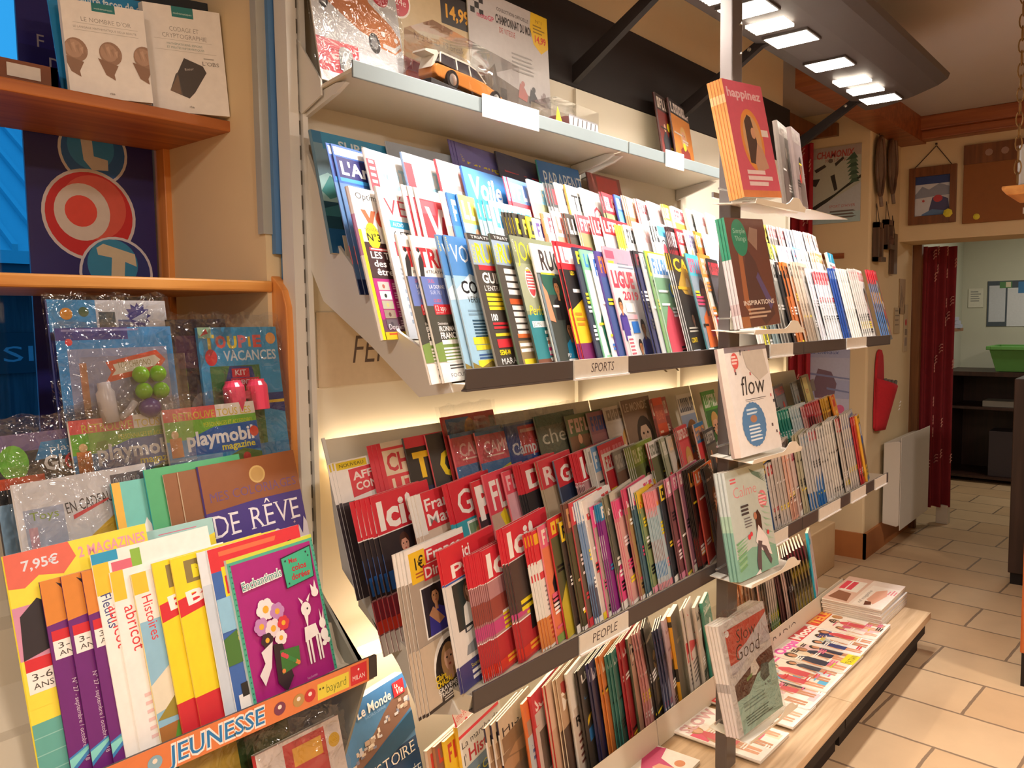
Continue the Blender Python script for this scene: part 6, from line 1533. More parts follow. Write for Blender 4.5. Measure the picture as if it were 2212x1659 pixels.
# fanned heap of magazines with their page edges outwards, at the open end of the ledge
for k in range(9):
    a = filler(930 + k, .2, .27, '#e8e4dc', '#c84a3a', '#efe8dc', '#7a8a9a')
    ms = mag_meshes(.2, .27, .0055, a, '#e9e4da')
    place_mag(ms, (1.02 + .012 * k, 1.158 - .0 * k, .1985 + .0062 * k), (R(-90), 0, R(-4 + k * .8)), 'pale magazine in the fanned heap lying below the blue sea history issue', 'magazine', 'fanned heap of pale magazines')


# ------------------------------------------------------------------ magazines lying on the bench
def flat(X, Y, z, w, h, t, art, lab, spine='#e8e4e0', rz=0, slope=0.0, group=None):
    a = Art(w, h); art(a)
    ms = mag_meshes(w, h, t, a, spine)
    o = place_mag(ms, (X, Y, z), (R(-90), R(slope), R(rz)), lab, 'magazine', group)
    return o


def busy(bgc, mast, letters, lcol, acc, seed, girl=None):
    """crowded glossy cover: masthead, three large figures, patches of colour and call-outs"""
    def f(a):
        rg = random.Random(seed)
        a.r(0, 0, 1, 1, bgc)
        for k in range(5): a.r(u0 := rg.uniform(0, .8), v0 := rg.uniform(0, .7), u0 + rg.uniform(.15, .4), v0 + rg.uniform(.08, .25), rg.choice((acc, '#f6efe6', '#c9d6e2', '#f0dcc0', '#e8c8d0')))
        a.r(0, .8, 1, 1, mast)
        sk = ('#d99b78', '#c48a66', '#e2b193')
        for k in range(3):
            u = .2 + .3 * k + rg.uniform(-.04, .04); s_ = rg.uniform(.85, 1.3); v = rg.uniform(.0, .1)
            c = rg.choice((acc, '#2f3550', '#f4f0ee', '#3a2a2a', '#d8485a'))
            a.p([(u - .06 * s_, v), (u - .01, v), (u, v + .26 * s_), (u + .02, v), (u + .07 * s_, v), (u + .09 * s_, v + .34 * s_), (u - .08 * s_, v + .34 * s_)], rg.choice(sk))
            a.p([(u - .08 * s_, v + .2 * s_), (u + .09 * s_, v + .2 * s_), (u + .1 * s_, v + .42 * s_), (u + .04, v + .5 * s_), (u - .04, v + .5 * s_), (u - .1 * s_, v + .42 * s_)], c)
            a.p([(u - .1 * s_, v + .42 * s_), (u - .15 * s_, v + .22 * s_), (u - .11 * s_, v + .2 * s_), (u - .06 * s_, v + .44 * s_)], rg.choice(sk))
            a.e(u, v + .57 * s_, .068 * s_, rg.choice(('#3a241a', '#7a4a2a', '#1f1815', '#b88a4a')), .95, 12).e(u + .005, v + .555 * s_, .05 * s_, rg.choice(sk), .8, 12)
        a.t(letters, .06, .82, .13, lcol, w=.88, b=.04)
        for k in range(8): a.bars(u1 := rg.uniform(.02, .7), rg.uniform(.05, .78), u1 + rg.uniform(.15, .3), rg.randint(1, 3), .03, rg.choice((acc, '#f0d83a', '#e86aa0', '#ffffff', '#2a2a2a', '#d8303c', '#ffffff')), .62, rg.random())
        a.r(0, 0, 1, .03, '#f4f2f0')
    return f


ZB = .1705
specs = [  # right front corner X, labels
    (2.09, .21, busy('#f2f0ee', '#f6f4f2', 'SLOW', '#d8b0b8', '#e84a78', 1), 'white magazine with a pink stripe lying nearest the dark post', 0, .008),
    (2.33, .19, busy('#f0ece6', '#e8343e', 'HE', '#fff4f0', '#e8c83a', 2), 'white magazine with yellow box second from the dark post on the bench', .3, .007),
    (2.47, .2, busy('#f4f2f0', '#f0eeec', 'MODE', '#3a3a3a', '#c8ccd0', 3), 'very white fashion magazine third from the dark post on the bench', .5, .007),
    (2.62, .2, busy('#f0e8e0', '#f4f2ee', 'BE', '#e85aa8', '#5ab4e0', 4), 'beach cover magazine with blue swimsuit spot on the bench', .6, .007),
    (2.80, .21, lambda a: (busy('#e8dcc8', '#efe8e8', 'Oops!', '#e85ac0', '#c8d83a', 5)(a), a.r(.4, 0, 1, .16, '#e8d82a'), a.t('TATIANA', .42, .03, .07, '#4a4420', w=.5)), 'magazine with pink word and yellow corner on the bench', .9, .008),
    (2.98, .2, busy('#eef0f4', '#d83244', 'Mood', '#f8eef0', '#2f3f86', 6), 'red bannered fashion magazine on the bench beside the pink-word one', 1.0, .007),
    (3.17, .2, busy('#f2ece6', '#d8402c', 'TELE', '#f4b04a', '#d8608a', 7), 'orange topped magazine on the bench against the tall pile', 1.2, .008),
]
for (X, w, art, lab, sl, t) in specs:
    flat(X - .0, .873, ZB + t + .004 * sl + .006, w, .275, t, art, lab, '#ece6e0', rz=random.Random(lab).uniform(-1.5, 1.5), slope=1.4)
pile_rng = random.Random(9)
for k in range(9):
    lab = 'magazine under the top one in the tall pile at the passage end of the bench'
    top = k == 8
    flat(3.345 + pile_rng.uniform(-.004, .004), .905 + pile_rng.uniform(-.004, .004), ZB + .0085 * (k + 1), .36, .235, .008,
         busy('#f0ece8', '#f4f0ee', 'Telestar', '#8a8a8a', '#e0909a', 20 + k) if not top else (lambda a: a.r(0, 0, 1, 1, '#e8dcd6').r(0, .55, 1, 1, '#d8b8ac').r(.42, .6, .85, .9, '#e8e4e0').bars(.48, .85, .82, 2, .12, '#d83a56', .8, 3, .05).p([(.05, .6), (.35, .66), (.4, .9), (.1, .95)], '#8a5a44').p([(0, 0), (.8, 0), (.8, .48), (.0, .5)], '#f2ece8').p([(.12, .2), (.5, .12), (.72, .2), (.6, .34), (.25, .36)], '#e8b4a0').p([(.05, .32), (.2, .36), (.2, .26), (.1, .22)], '#6a3a2a').t('ref magazine', .1, .4, .06, '#6a6a6e', w=.5).bars(.55, .12, .75, 3, .05, '#e88a9a', .5, 2)),
         lab if not top else 'glossy pale magazine on top of the tall pile at the passage end', '#cfc8c0', rz=pile_rng.uniform(-1, 1), group=None if top else 'magazines in the tall pile on the bench')
flat(2.055 - .335, 1.0, ZB + .010, .28, .21, .009, lambda a: a.r(0, 0, 1, 1, '#f0eeea').t('GRA', .06, .38, .3, '#3a3836', w=.42, b=-.02).p([(.46, .5), (.7, .66), (.95, .7), (1, .5), (.8, .44), (.72, .2), (.62, .16), (.62, .4)], '#c83a7a').p([(.6, .44), (.7, .4), (.72, .12), (.62, .1)], '#e0a48c').e(.82, .18, .07, '#d88a5a', 1.2), 'white magazine lettered GRA lying behind the dark post', '#d4d0cc', rz=2)
flat(1.46, .80, ZB + .006, .2, .2, .005, busy('#e8a83a', '#eca22c', 'JOB', '#6a4a1a', '#c8701f', 41), 'orange yellow magazine lying on the bench near the front edge', '#d8902a', rz=8)
flat(1.67, .80, ZB + .006, .2, .17, .005, busy('#e86a8a', '#e03a5c', 'Miss', '#f8e4ea', '#f0b0c0', 42), 'pink magazine lying on the bench right of the orange yellow one', '#d8405c', rz=-3)

# ------------------------------------------------------------------ wooden shelf unit in front of the window
wu = empty('wooden_shelf_unit', (0.2, 1.65, 0), 'orange pine shelf unit with curved side panel standing before the window', 'shelf')
woff = -Vector(wu.location)
prof = [(1.925, 0.0), (1.925, 2.52), (1.548, 2.52), (1.552, 1.60), (1.548, 1.572), (1.52, 1.552), (1.48, 1.528), (1.445, 1.505), (1.424, 1.485), (1.412, 1.45), (1.410, 1.40), (1.410, 0.0)]
for nm, x0 in (('side_panel', .97), ('side_panel', -.75)):
    m = MB(); m.prism(prof, x0, x0 + .022, 'X'); m.build(nm, M_PINE, wu, loc=woff, bevel=.002)
m = MB(); m.box(-.735, 1.575, 1.822, .969, 1.87, 1.845); m.build('shelf_board', M_PINEX, wu, loc=woff, bevel=.003)
m = MB(); m.box(-.735, 1.453, 1.482, .969, 1.87, 1.505); m.build('shelf_board', M_PINEL, wu, loc=woff, bevel=.004)
m = MB(); m.box(-.735, 1.41, 1.085, .969, 1.87, 1.105); m.build('shelf_board', M_PINEL, wu, loc=woff, bevel=.003)
m = MB(); m.box(.945, 1.835, 0.0, .969, 1.90, 2.52); m.build('back_post', M_PINE, wu, loc=woff, bevel=.002)
for yy in (1.583, 1.815):
    m = MB(); m.box(.9665, yy - .008, 1.0, .9695, yy + .008, 2.5)
    for k in range(64): m.box(.966, yy - .003, 1.01 + k * .0234, .9668, yy + .003, 1.022 + k * .0234, 1)
    m.build('slotted_track', [mat('zinc_track', '#a9adb0', .35, metal=.6), M_SLOT], wu, loc=woff)

# blue lottery board with coloured balls hanging at the window
def art_loto(a):
    W_, H_ = a.w, a.h
    def U(x): return (x - .665) / W_
    def V(z): return (z - 1.05) / H_
    a.r(0, 0, 1, 1, '#1c1a66').r(0, V(2.0), 1, 1, '#211f78')
    a.p([(0, V(1.05)), (0, V(1.5)), (.12, V(1.5)), (.12, V(1.05))], '#1a1f86')
    R_ = 1 / H_
    # top ball
    a.e(U(.805), V(1.80), .074 * R_, '#c9cad6', 1, 30).e(U(.805), V(1.80), .068 * R_, '#1f5fae', 1, 30).e(U(.80), V(1.81), .05 * R_, '#2f86cc', 1, 24)
    a.p([(U(.775), V(1.86)), (U(.80), V(1.86)), (U(.805), V(1.79)), (U(.835), V(1.785)), (U(.835), V(1.762)), (U(.80), V(1.76)), (U(.783), V(1.78))], '#c4c2c4')
    # middle ball
    a.e(U(.791), V(1.661), .1 * R_, '#c9c4c8', 1, 36).e(U(.791), V(1.661), .093 * R_, '#c0242c', 1, 36).e(U(.80), V(1.678), .07 * R_, '#d0584c', 1, 30).e(U(.775), V(1.666), .062 * R_, '#cfc6c0', .95, 30).e(U(.772), V(1.668), .034 * R_, '#d8483e', 1, 24)
    # lower ball
    a.e(U(.843), V(1.535), .082 * R_, '#c9cad6', 1, 32).e(U(.843), V(1.535), .076 * R_, '#1d2f78', 1, 32).e(U(.835), V(1.555), .056 * R_, '#2a86b4', 1, 26)
    a.p([(U(.80), V(1.59)), (U(.815), V(1.60)), (U(.885), V(1.58)), (U(.888), V(1.552)), (U(.862), V(1.562)), (U(.855), V(1.47)), (U(.825), V(1.47)), (U(.833), V(1.57)), (U(.803), V(1.575))], '#c9c0a8')
    a.t('F', U(.702), V(2.00), .026 * R_, '#a9a6b4').t('R', U(.735), V(2.005), .026 * R_, '#a9a6b4').t('D', U(.724), V(1.955), .028 * R_, '#a9a6b4')
    a.p([(U(.745), V(2.16)), (U(.80), V(2.16)), (U(.80), V(2.075)), (U(.76), V(2.10))], '#8f8d9c').p([(U(.745), V(2.06)), (U(.79), V(2.07)), (U(.79), V(2.045)), (U(.76), V(2.05))], '#8f8d9c')


a = Art(.272, 1.27); art_loto(a)
m = MB(); m.box(0, 0, 0, .272, .006, 1.27, 0, '#1c1a66'); put_art(m, a, 0, 0, 0, -.0002)
o = m.build('lottery_board', PRINT, loc=(.665, 1.873, 1.05)); tag(o, 'tall blue board with a red ball between two blue balls at the window', 'sign')

# upper shelf: two white books, blue card behind, brown tray
def art_b1(a):
    a.r(0, 0, 1, 1, '#e8e3df').r(.36, .91, .64, 1, '#2a7a7c').t('mathématiques', .39, .935, .018, '#cfe4e0', w=.22).t("LE NOMBRE D'OR", .22, .79, .045, '#8f8a84', w=.6, b=-.01).r(.12, .765, .9, .769, '#b4b0aa').t('LE LANGAGE MATHEMATIQUE DE LA BEAUTE', .12, .715, .022, '#8a8680', w=.76, b=-.01).r(.12, .69, .9, .694, '#b4b0aa')
    for cu in (.12, .53, .95):
        a.e(cu, .48, .125, '#9a7a66', .9, 22).e(cu - .02, .49, .095, '#b08f7a', .9, 14).p([(cu - .16, .42), (cu + .08, .36), (cu + .02, .26), (cu + .03, .2), (cu - .08, .25)], '#8d6c58')
        for k in range(5): a.p([(cu - .1 + k * .05, .56 - .02 * k), (cu - .06 + k * .05, .58 - .02 * k), (cu - .04 + k * .04, .44)], ('#a2836f', '#bd9c86')[k % 2])
    a.t('rba', .47, .045, .022, '#6a6560', w=.06)


def art_b2(a):
    a.r(0, 0, 1, 1, '#e9e5e2').r(.36, .90, .64, 1, '#2a7a7c').t('mathématiques', .38, .928, .018, '#cfe4e0', w=.24).t('CODAGE ET', .31, .765, .042, '#8f8a86', w=.38, b=-.01).t('CRYPTOGRAPHIE', .21, .70, .042, '#8f8a86', w=.58, b=-.01).r(.1, .68, .85, .683, '#bbb7b2').t('MATHEMATICIENS, ESPIONS', .26, .635, .02, '#8aa09c', w=.46).t('ET PIRATES INFORMATIQUES', .26, .6, .02, '#8aa09c', w=.48).r(.1, .58, .9, .583, '#bbb7b2')
    a.p([(.24, .2), (.48, .14), (.74, .4), (.7, .46), (.46, .52), (.36, .38), (.33, .36)], '#5a5350').p([(.24, .2), (.36, .36), (.38, .17)], '#7a6454').p([(.46, .52), (.7, .46), (.74, .4), (.56, .2), (.48, .14), (.4, .16), (.36, .38)], '#4a4442').t('Enter', .46, .4, .022, '#c9c4c0', w=.12, rot=.2)
    a.t("L'OBS", .7, .47, .035, '#6a6562', w=.22, serif=True).bars(.72, .53, .9, 1, .02, '#a8a4a0', .5).t('rba', .47, .05, .022, '#6a6560', w=.06)


for (px, w, h, fn, t, rz, lab, sp) in (((0.6579, 1.6129, 1.8455), .145, .178, art_b1, .012, -12, 'white hardback with three brown nautilus shapes on the upper pine shelf', '#d8d4d0'),
                                       ((0.8126, 1.6084, 1.8455), .150, .214, art_b2, .022, -15, 'white hardback with a dark key picture at the end of the upper shelf', '#cfcbc8')):
    a = Art(w, h); fn(a)
    ms = mag_meshes(w, h, t, a, sp, back='#d8d4d0', mt=MATTE)
    o = place_mag(ms, px, (R(-4), R(-2.5), R(rz)), lab, 'book', None, 'book')
a = Art(.32, .235); a.r(0, 0, 1, 1, '#1f86c0').r(0, .9, 1, 1, '#1d2a36').t('Une autre façon de déchiffrer le monde', .08, .8, .06, '#e2eef4', w=.86, b=.02, rot=.0)
m = MB(); m.box(0, 0, 0, .31, .004, .235, 0, '#1a6ea2'); put_art(m, Art(.31, .235) if 0 else a, 0, 0, 0, -.0002)
o = m.build('display_card', PRINT, loc=(.657, 1.645, 1.8455), rot=(R(-5), R(-4), R(-4))); tag(o, 'blue display card lettered in white behind the two white hardbacks', 'sign')
t = empty('brown_tray', (.45, 1.62, 1.8455), 'brown tray with paper labels at the open side of the upper shelf', 'tray')
m = MB(); m.box(-.35, .0, 0, .19, .012, .045); m.box(-.35, .0, 0, .19, .16, .01); m.box(.178, 0, 0, .19, .16, .045); m.build('tray_body', wood('brown_tray_wood', '#7a4426', '#5f3219', 'X', knots=False), t)
for x0, w in ((.055, .02), (.105, .055)):
    m = MB(); m.box(x0, -.0015, .015, x0 + w, 0, .038, 0, '#cfc6be'); m.bars = None; m.build('paper_label', MATTE, t)

# ------------------------------------------------------------------ children's magazine stand
ks = empty('childrens_stand', (.4, 1.2, .8), 'stepped magazine stand with an orange front strip lettered JEUNESSE', 'display shelf')
koff = -Vector(ks.location)
KP = [(1.092, .808), (1.16, .808), (1.182, .873), (1.245, .873), (1.267, .993), (1.34, .993), (1.362, 1.122), (1.372, 1.122)]
m = MB(); m.prism(KP + [(1.38, 1.12), (1.38, 1.05), (1.12, .78), (1.085, .79)], -.3, .90, 'X'); m.build('tray_floor', M_RACK, ks, loc=koff)
m = MB(); m.box(-.3, 1.075, .797, .90, 1.082, .836); st = m.build('front_strip', M_DARK, ks, loc=koff, bevel=.001)
a = Art(.73, .041); a.r(0, 0, 1, 1, '#e2834f')
def ux(X): return (X - .15) / .73
a.t('JEUNESSE', ux(.518), .16, .68, '#f4f4f4', w=(.674 - .518) / .73, b=.06).t('JEUNESSE', ux(.5195), .19, .62, '#1f7fc4', w=(.6725 - .5195) / .73, b=.01)
a.r(ux(.772), .12, ux(.836), .78, '#e6d64a').t('bayard', ux(.79), .28, .36, '#5a6a2a', w=.055, b=-.01).e(ux(.777), .55, .05, '#5a5a2a', 1, 8).e(ux(.783), .55, .05, '#5a5a2a', 1, 8)
a.r(ux(.84), .1, ux(.875), .92, '#cf2a38').t('MILAN', ux(.844), .28, .2, '#f4e4e4', w=.036).e(ux(.857), .7, .05, '#f4e4e4', 1, 8)
for X, c in ((.50, '#8ab4cc'), (.70, '#7a3a5a'), (.735, '#b8945a'), (.757, '#c8323c')): a.e(ux(X), .48, .26, c, 1, 14).e(ux(X), .54, .09, '#f0e6dc', 1, 10)
m = MB(); m.box(.15, 1.0735, .7965, .88, 1.0745, .8375, 0, '#e2834f'); put_art(m, a, 0, .15, .7965, 1.0733); m.build('printed_insert', PRINT, ks, loc=koff)
for X in (-.28, .885):
    m = MB(); m.prism([(1.09, .79), (1.40, 1.12), (1.40, .2), (1.34, .2)], X, X + .006, 'X'); m.build('support_panel', mat('grey_support_panel', '#8a8a80', .5), ks, loc=koff)


def tag_box(a, u, v, c='#cf2a38'):
    a.r(u, v + .06, u + .2, v + .11, c).r(u, v - .03, u + .2, v + .06, '#f0ece8').t('3-6', u + .03, v + .02, .028, '#4a4444', w=.13).t('ANS', u + .03, v - .015, .024, '#4a4444', w=.13)


def art_pep(a):
    a.r(0, 0, 1, 1, '#f0dc4a').r(0, .56, 1, .78, '#cf8fae').p([(0, .86), (0, 1), (.42, 1), (.46, .93), (.36, .87), (.2, .89), (.1, .85)], '#dc6a5a').t('7,95€', .1, .92, .04, '#d8dcea', w=.24, b=.02).t('2 MAGAZINES', .48, .92, .045, '#e8a0b4', w=.5, b=.02)
    a.t('TON CAHIER', .42, .70, .028, '#e8d8e4', w=.45).t('JEUX', .46, .62, .06, '#f0e4ec', w=.4).p([(.02, .56), (.04, .74), (.16, .8), (.3, .74), (.34, .6)], '#2a2630')
    a.r(0, .36, 1, .56, '#f0dc4a').p([(.18, .42), (.2, .52), (.36, .56), (.5, .53), (.66, .57), (.9, .54), (.96, .44), (.8, .38), (.56, .4), (.4, .37)], '#2a5fc0').t('Peppa', .22, .42, .09, '#d87ac0', w=.75, b=.01)
    tag_box(a, .02, .45)
    a.r(0, 0, 1, .3, '#5fa8a0').bars(0, .24, 1, 4, .07, '#8cc4bc', .06, 1, 0)
    for u in (.2, .4, .6, .8): a.r(u, .0, u + .012, .3, '#8cc4bc')
    a.p([(.3, .22), (.4, .26), (.5, .2), (.42, .16)], '#2f7f8a').e(.34, .34, .02, '#4a8a9a').e(.46, .35, .024, '#4a8a9a').p([(.5, .0), (.5, .1), (.7, .14), (1, .1), (1, 0)], '#d8504a').r(0, 0, 1, .05, '#3f7f8a')


def art_purp(a):
    a.r(0, 0, 1, 1, '#6c2378').p([(0, .78), (0, 1), (1, 1), (1, .82), (.6, .86), (.3, .8)], '#d8873a').p([(.1, .98), (.5, .82), (.3, .76), (.2, .88)], '#2c2230').e(.5, .84, .04, '#e8a8b4')
    tag_box(a, .02, .64)
    a.e(.18, .56, .035, '#5a4ac0').p([(.3, .58), (.5, .66), (.9, .62), (.9, .5), (.5, .52)], '#2f4ab0').t('N° 27 - septembre / octobre 2018', .1, .5, .022, '#d8c4dc', w=.55, rot=-1.5708)
    a.p([(0, .06), (.2, .16), (.6, .2), (1, .18), (1, .3), (.5, .26), (.0, .14)], '#3f86c4').p([(0, .08), (.2, .18), (.6, .22), (1, .2), (1, .27), (.5, .24), (0, .13)], '#8adad4').p([(.3, .0), (.42, 0), (.3, .16), (.22, .14)], '#4a6ac4').e(.7, .36, .06, '#d88aa8')


def art_abri(a):
    a.r(0, 0, 1, 1, '#f2f0ec').r(0, .8, .12, 1, '#f0c43a').r(.0, .95, .2, 1, '#2a9ac8').t('Fleurus', .02, .8, .05, '#3a4a8a', w=.25, rot=-1.48).t('abricot', .06, .74, .06, '#d8404a', w=.32, rot=-1.5).r(.14, .72, .3, .94, '#d86a80').r(.3, .76, .38, .98, '#8ab84a').bars(.18, .5, .8, 3, .1, '#e4e0da', .3, 4)


def art_abri2(a):
    a.r(0, 0, 1, 1, '#f2f0ee').r(0, .84, .1, 1, '#f0c43a').t('abricot', .06, .8, .07, '#d8404a', w=.34, rot=-1.5).t('a', .4, .74, .16, '#d8323e', b=.06, w=.32).p([(.36, .6), (.9, .66), (.8, .58), (.9, .5), (.4, .48), (.46, .55)], '#a8cc3a').p([(.5, .1), (.42, .5), (.7, .62), (.9, .5), (.8, .1)], '#b4d2e4').e(.66, .46, .09, '#d88a4a').r(.3, 0, 1, .14, '#2f9a9a').e(.5, .09, .035, '#c83a40').t('+', .35, .02, .05, '#f4f4f4', b=.05).bars(.1, .3, .24, 6, .045, '#e8c4c4', .4, 2)


def art_hist(a):
    a.r(0, 0, 1, 1, '#8fc0dc').r(0, .72, 1, 1, '#f0ece6').r(0, .88, .12, 1, '#f0c43a').t('Histoires', .05, .86, .06, '#d8404a', w=.34, rot=-1.5).r(.36, .72, .52, .95, '#cf2c3a').r(.52, .76, .72, .84, '#cf2c3a').p([(0, .36), (.3, .5), (.7, .44), (1, .5), (1, .3), (0, .2)], '#e4ddc8').e(.5, .6, .1, '#d8404a', 1, 20).e(.5, .6, .055, '#c82a36').p([(0, .16), (.3, .34), (.6, .3), (1, .36), (1, .1)], '#9a8a3a').e(.6, .24, .09, '#8a5a2a').e(.6, .24, .065, '#c89a4a').r(0, 0, 1, .12, '#a8703a').p([(.1, 0), (.16, .12), (.3, .03), (.4, .14), (.5, .02), (.7, .12), (.8, 0)], '#5a9a3a')


def art_best(a):
    a.r(0, 0, 1, 1, '#f2d92c').r(.1, .84, .95, .97, '#8a7a4a').t('MICKEY', .16, .865, .07, '#f0e22c', w=.9, b=.04).p([(0, .66), (1, .78), (1, .88), (0, .76)], '#d42c3a').t('Best Of', .08, .715, .075, '#f8f4f2', w=.95, b=.03, rot=.1).e(.56, .56, .1, '#f4f2f4', 1, 22).t('100', .42, .57, .045, '#d83a4a', w=.28, b=.02).bars(.42, .54, .7, 2, .03, '#d88a94', .5, 2)
    a.p([(.3, .26), (.36, .5), (.6, .52), (.8, .46), (.7, .26)], '#a8cce4').p([(.28, .2), (.5, .26), (.62, .38), (.66, .24), (.5, .14)], '#e8a83a').r(0, .02, 1, .2, '#d02c38').t('S', .62, .13, .05, '#f2d92c', b=.04).t('quiz', .42, .05, .06, '#f8f0ee', w=.5, b=.03, sh=.1)


def art_mick(a):
    a.r(0, 0, 1, 1, '#3f6ab4').r(0, .86, 1, 1, '#d8303c').bars(.1, .945, .9, 1, .04, '#e8704a', .7).r(.1, .7, .74, .88, '#f0dc2c').t('LE JOURNAL DE', .14, .84, .025, '#8a5a2a', w=.55).t('MICKEY', .12, .72, .1, '#cf2c3a', w=1.0, b=.03).head(.86, .86, .05, '#e0b094', '#2a1d18', '#e0c0b0').r(.0, .5, 1, .7, '#8fc4e4').e(.3, .62, .035, '#5a3a2a').p([(0, .46), (.4, .56), (1, .5), (1, .3), (0, .3)], '#4a7a3a').bars(.14, .46, .5, 2, .03, '#e8d83a', .7, 2)
    a.p([(.1, .1), (.3, .34), (.5, .2), (.7, .3), (.6, .04)], '#7a4aa4').star(.35, .32, .1, '#7fb4e8', 9, .4).p([(.5, 0), (.7, .2), (.8, .18), (.66, 0)], '#3f8a4a').r(.04, 0, .4, .12, '#f0f0f0').bars(.08, .1, .36, 1, .1, '#2a2a2a', .8, 1, 0)


def art_ench(a):
    a.r(0, 0, 1, 1, '#4fae94').r(.0, .975, 1, 1, '#cfd84a').r(.035, .0, .965, .955, '#a8207e')
    for k in range(26): a.e(.018, .03 + k * .037, .006, '#1f7a62', 1, 6); a.e(.982, .03 + k * .037, .006, '#1f7a62', 1, 6)
    a.t('Enchantimals', .1, .765, .058, '#e8f0ee', w=.46, b=.07, rot=.05).t('Enchantimals', .104, .768, .052, '#3f8a8a', w=.452, b=.0, rot=.05)
    a.p([(.58, .68), (.93, .70), (.95, .93), (.57, .9)], '#2b2430').p([(.59, .685), (.92, .705), (.94, .92), (.58, .892)], '#3fb48e')
    a.t('Mes', .66, .845, .032, '#b8263a', b=.03).t('colos', .68, .785, .042, '#b8263a', w=.18, b=.03).t('dorées', .66, .725, .042, '#b8263a', w=.22, b=.03).star(.62, .87, .012, '#2b2430').star(.88, .89, .012, '#2b2430').star(.9, .86, .01, '#2b2430').star(.62, .71, .01, '#2b2430').star(.88, .745, .014, '#c8803a')
    # a plain flower bouquet with ribbons in place of the printed figure
    for (u, v, r, c) in ((.3, .6, .075, '#efe6ea'), (.42, .56, .06, '#c08ac4'), (.22, .5, .06, '#c08ac4'), (.34, .46, .065, '#e8d8e0'), (.46, .47, .05, '#d83a4a'), (.25, .4, .05, '#3a2630'), (.4, .38, .05, '#efe6ea')):
        for k in range(6): a.e(u + .045 * math.cos(k * 1.05) * r / .06, v + .032 * math.sin(k * 1.05) * r / .06, r * .5, c, 1, 10)
        a.e(u, v, r * .35, '#e8b03a', 1, 10)
    a.p([(.3, .36), (.4, .34), (.46, .1), (.36, .02), (.28, .1)], '#33232c').p([(.16, .34), (.3, .38), (.24, .22), (.14, .12), (.1, .2), (.18, .26)], '#e6dfe4').p([(.36, .3), (.58, .28), (.56, .16), (.34, .14)], '#3f7a3a')
    for k in range(12): a.e(.36 + .2 * ((k * 37) % 10) / 10, .16 + .12 * ((k * 53) % 10) / 10, .016, ('#d84a5a', '#e88a4a', '#3f8a4a')[k % 3], 1, 8)
    # white fawn, rabbit and bird outlines left to colour in
    wf = '#f1eef0'
    a.e(.74, .5, .05, wf, .9).p([(.68, .38), (.82, .38), (.84, .3), (.66, .28)], wf).p([(.72, .36), (.76, .48), (.7, .48)], wf)
    for u in (.67, .71, .79, .825): a.p([(u, .3), (u + .028, .3), (u + .02, .12), (u + .002, .12)], wf)
    a.p([(.7, .54), (.67, .6), (.72, .56)], wf).p([(.78, .54), (.82, .6), (.76, .56)], wf).e(.755, .5, .008, '#3a2630', 1, 8)
    a.e(.9, .36, .036, wf, .85).p([(.88, .38), (.89, .47), (.905, .39)], wf).p([(.9, .38), (.94, .46), (.925, .38)], wf).e(.9, .28, .045, wf, .75).e(.88, .22, .018, wf, 1.2).e(.93, .23, .018, wf, 1.2)
    a.e(.88, .59, .03, wf, 1.1).p([(.86, .6), (.9, .68), (.91, .6)], wf).p([(.84, .6), (.84, .66), (.88, .62)], wf)
    a.t('hachette', .6, .03, .018, '#d8a0c8', w=.12)


W8 = dict(cp=.02)
tier('k1', 13, 7, [
    I(0.369, 0.310, 1, art_pep, '#e8d83a', 'yellow children magazine with blue cloud title at the open end of the stand', w=.2, t=.006, hh=.315),
    I(0.458, 0.271, 3, art_purp, '#4f1a5c', 'purple children magazine with orange top on the stand', cp=.0265, w=.2, hh=.272),
    I(0.475, 0.293, 1, art_abri, '#f0eeea', 'white children magazine with yellow and blue corner behind its twin', w=.19, hh=.292, t=.004),
    I(0.495, 0.258, 1, art_abri2, '#f0eeea', 'white children magazine with a big red letter a', w=.19, hh=.262),
    I(0.525, 0.251, 1, art_hist, '#e8d8a0', 'children story magazine with a blue sky and cart', w=.19, hh=.252),
    I(0.585, 0.257, 2, art_best, '#e8d24a', 'yellow comic collection with red banner on the stand', cp=.028, w=.2, hh=.26, t=.008, bands=[(0, .2, '#c8303a'), (.2, 1, '#e2cc5a')]),
    I(0.625, 0.258, 1, lambda a: a.r(0, 0, 1, 1, '#c8d4e2').r(0, .8, 1, 1, '#dfe6ee').r(.1, .3, .6, .7, '#8aa8cc'), '#e8edf2', 'pale blue magazine with white edge before the comic weekly', w=.17, hh=.26, t=.006),
    I(0.644, 0.258, 1, art_mick, '#e4e8f0', 'comic weekly with red top and yellow title box', w=.185, hh=.26, t=.006),
    I(0.673, 0.238, 1, art_ench, '#b8c8cc', 'magenta colouring book with green dotted border at the end of the stand', w=.178, hh=.238, t=.008),
], y0=1.10, z0=.815, tmax=.006)


def art_200(a):
    a.r(0, 0, 1, 1, '#a4cfcc').bars(.5, .96, .95, 1, .02, '#d87a94', .3).t('abricot', .06, .81, .075, '#d8404a', w=.34, b=.02).e(.285, .86, .025, '#ea7a34').t('HORS-SERIE', .08, .72, .045, '#d86a7c', w=.32).p([(.44, .62), (.46, .82), (.6, .9), (.8, .86), (1, .9), (1, .62)], '#f2dc3a').t('200', .52, .72, .13, '#f0e8e6', w=.34, b=.06).t('200', .525, .73, .11, '#cf3a48', w=.32, b=.01)
    a.r(0, .0, 1, .6, '#e8e4da')


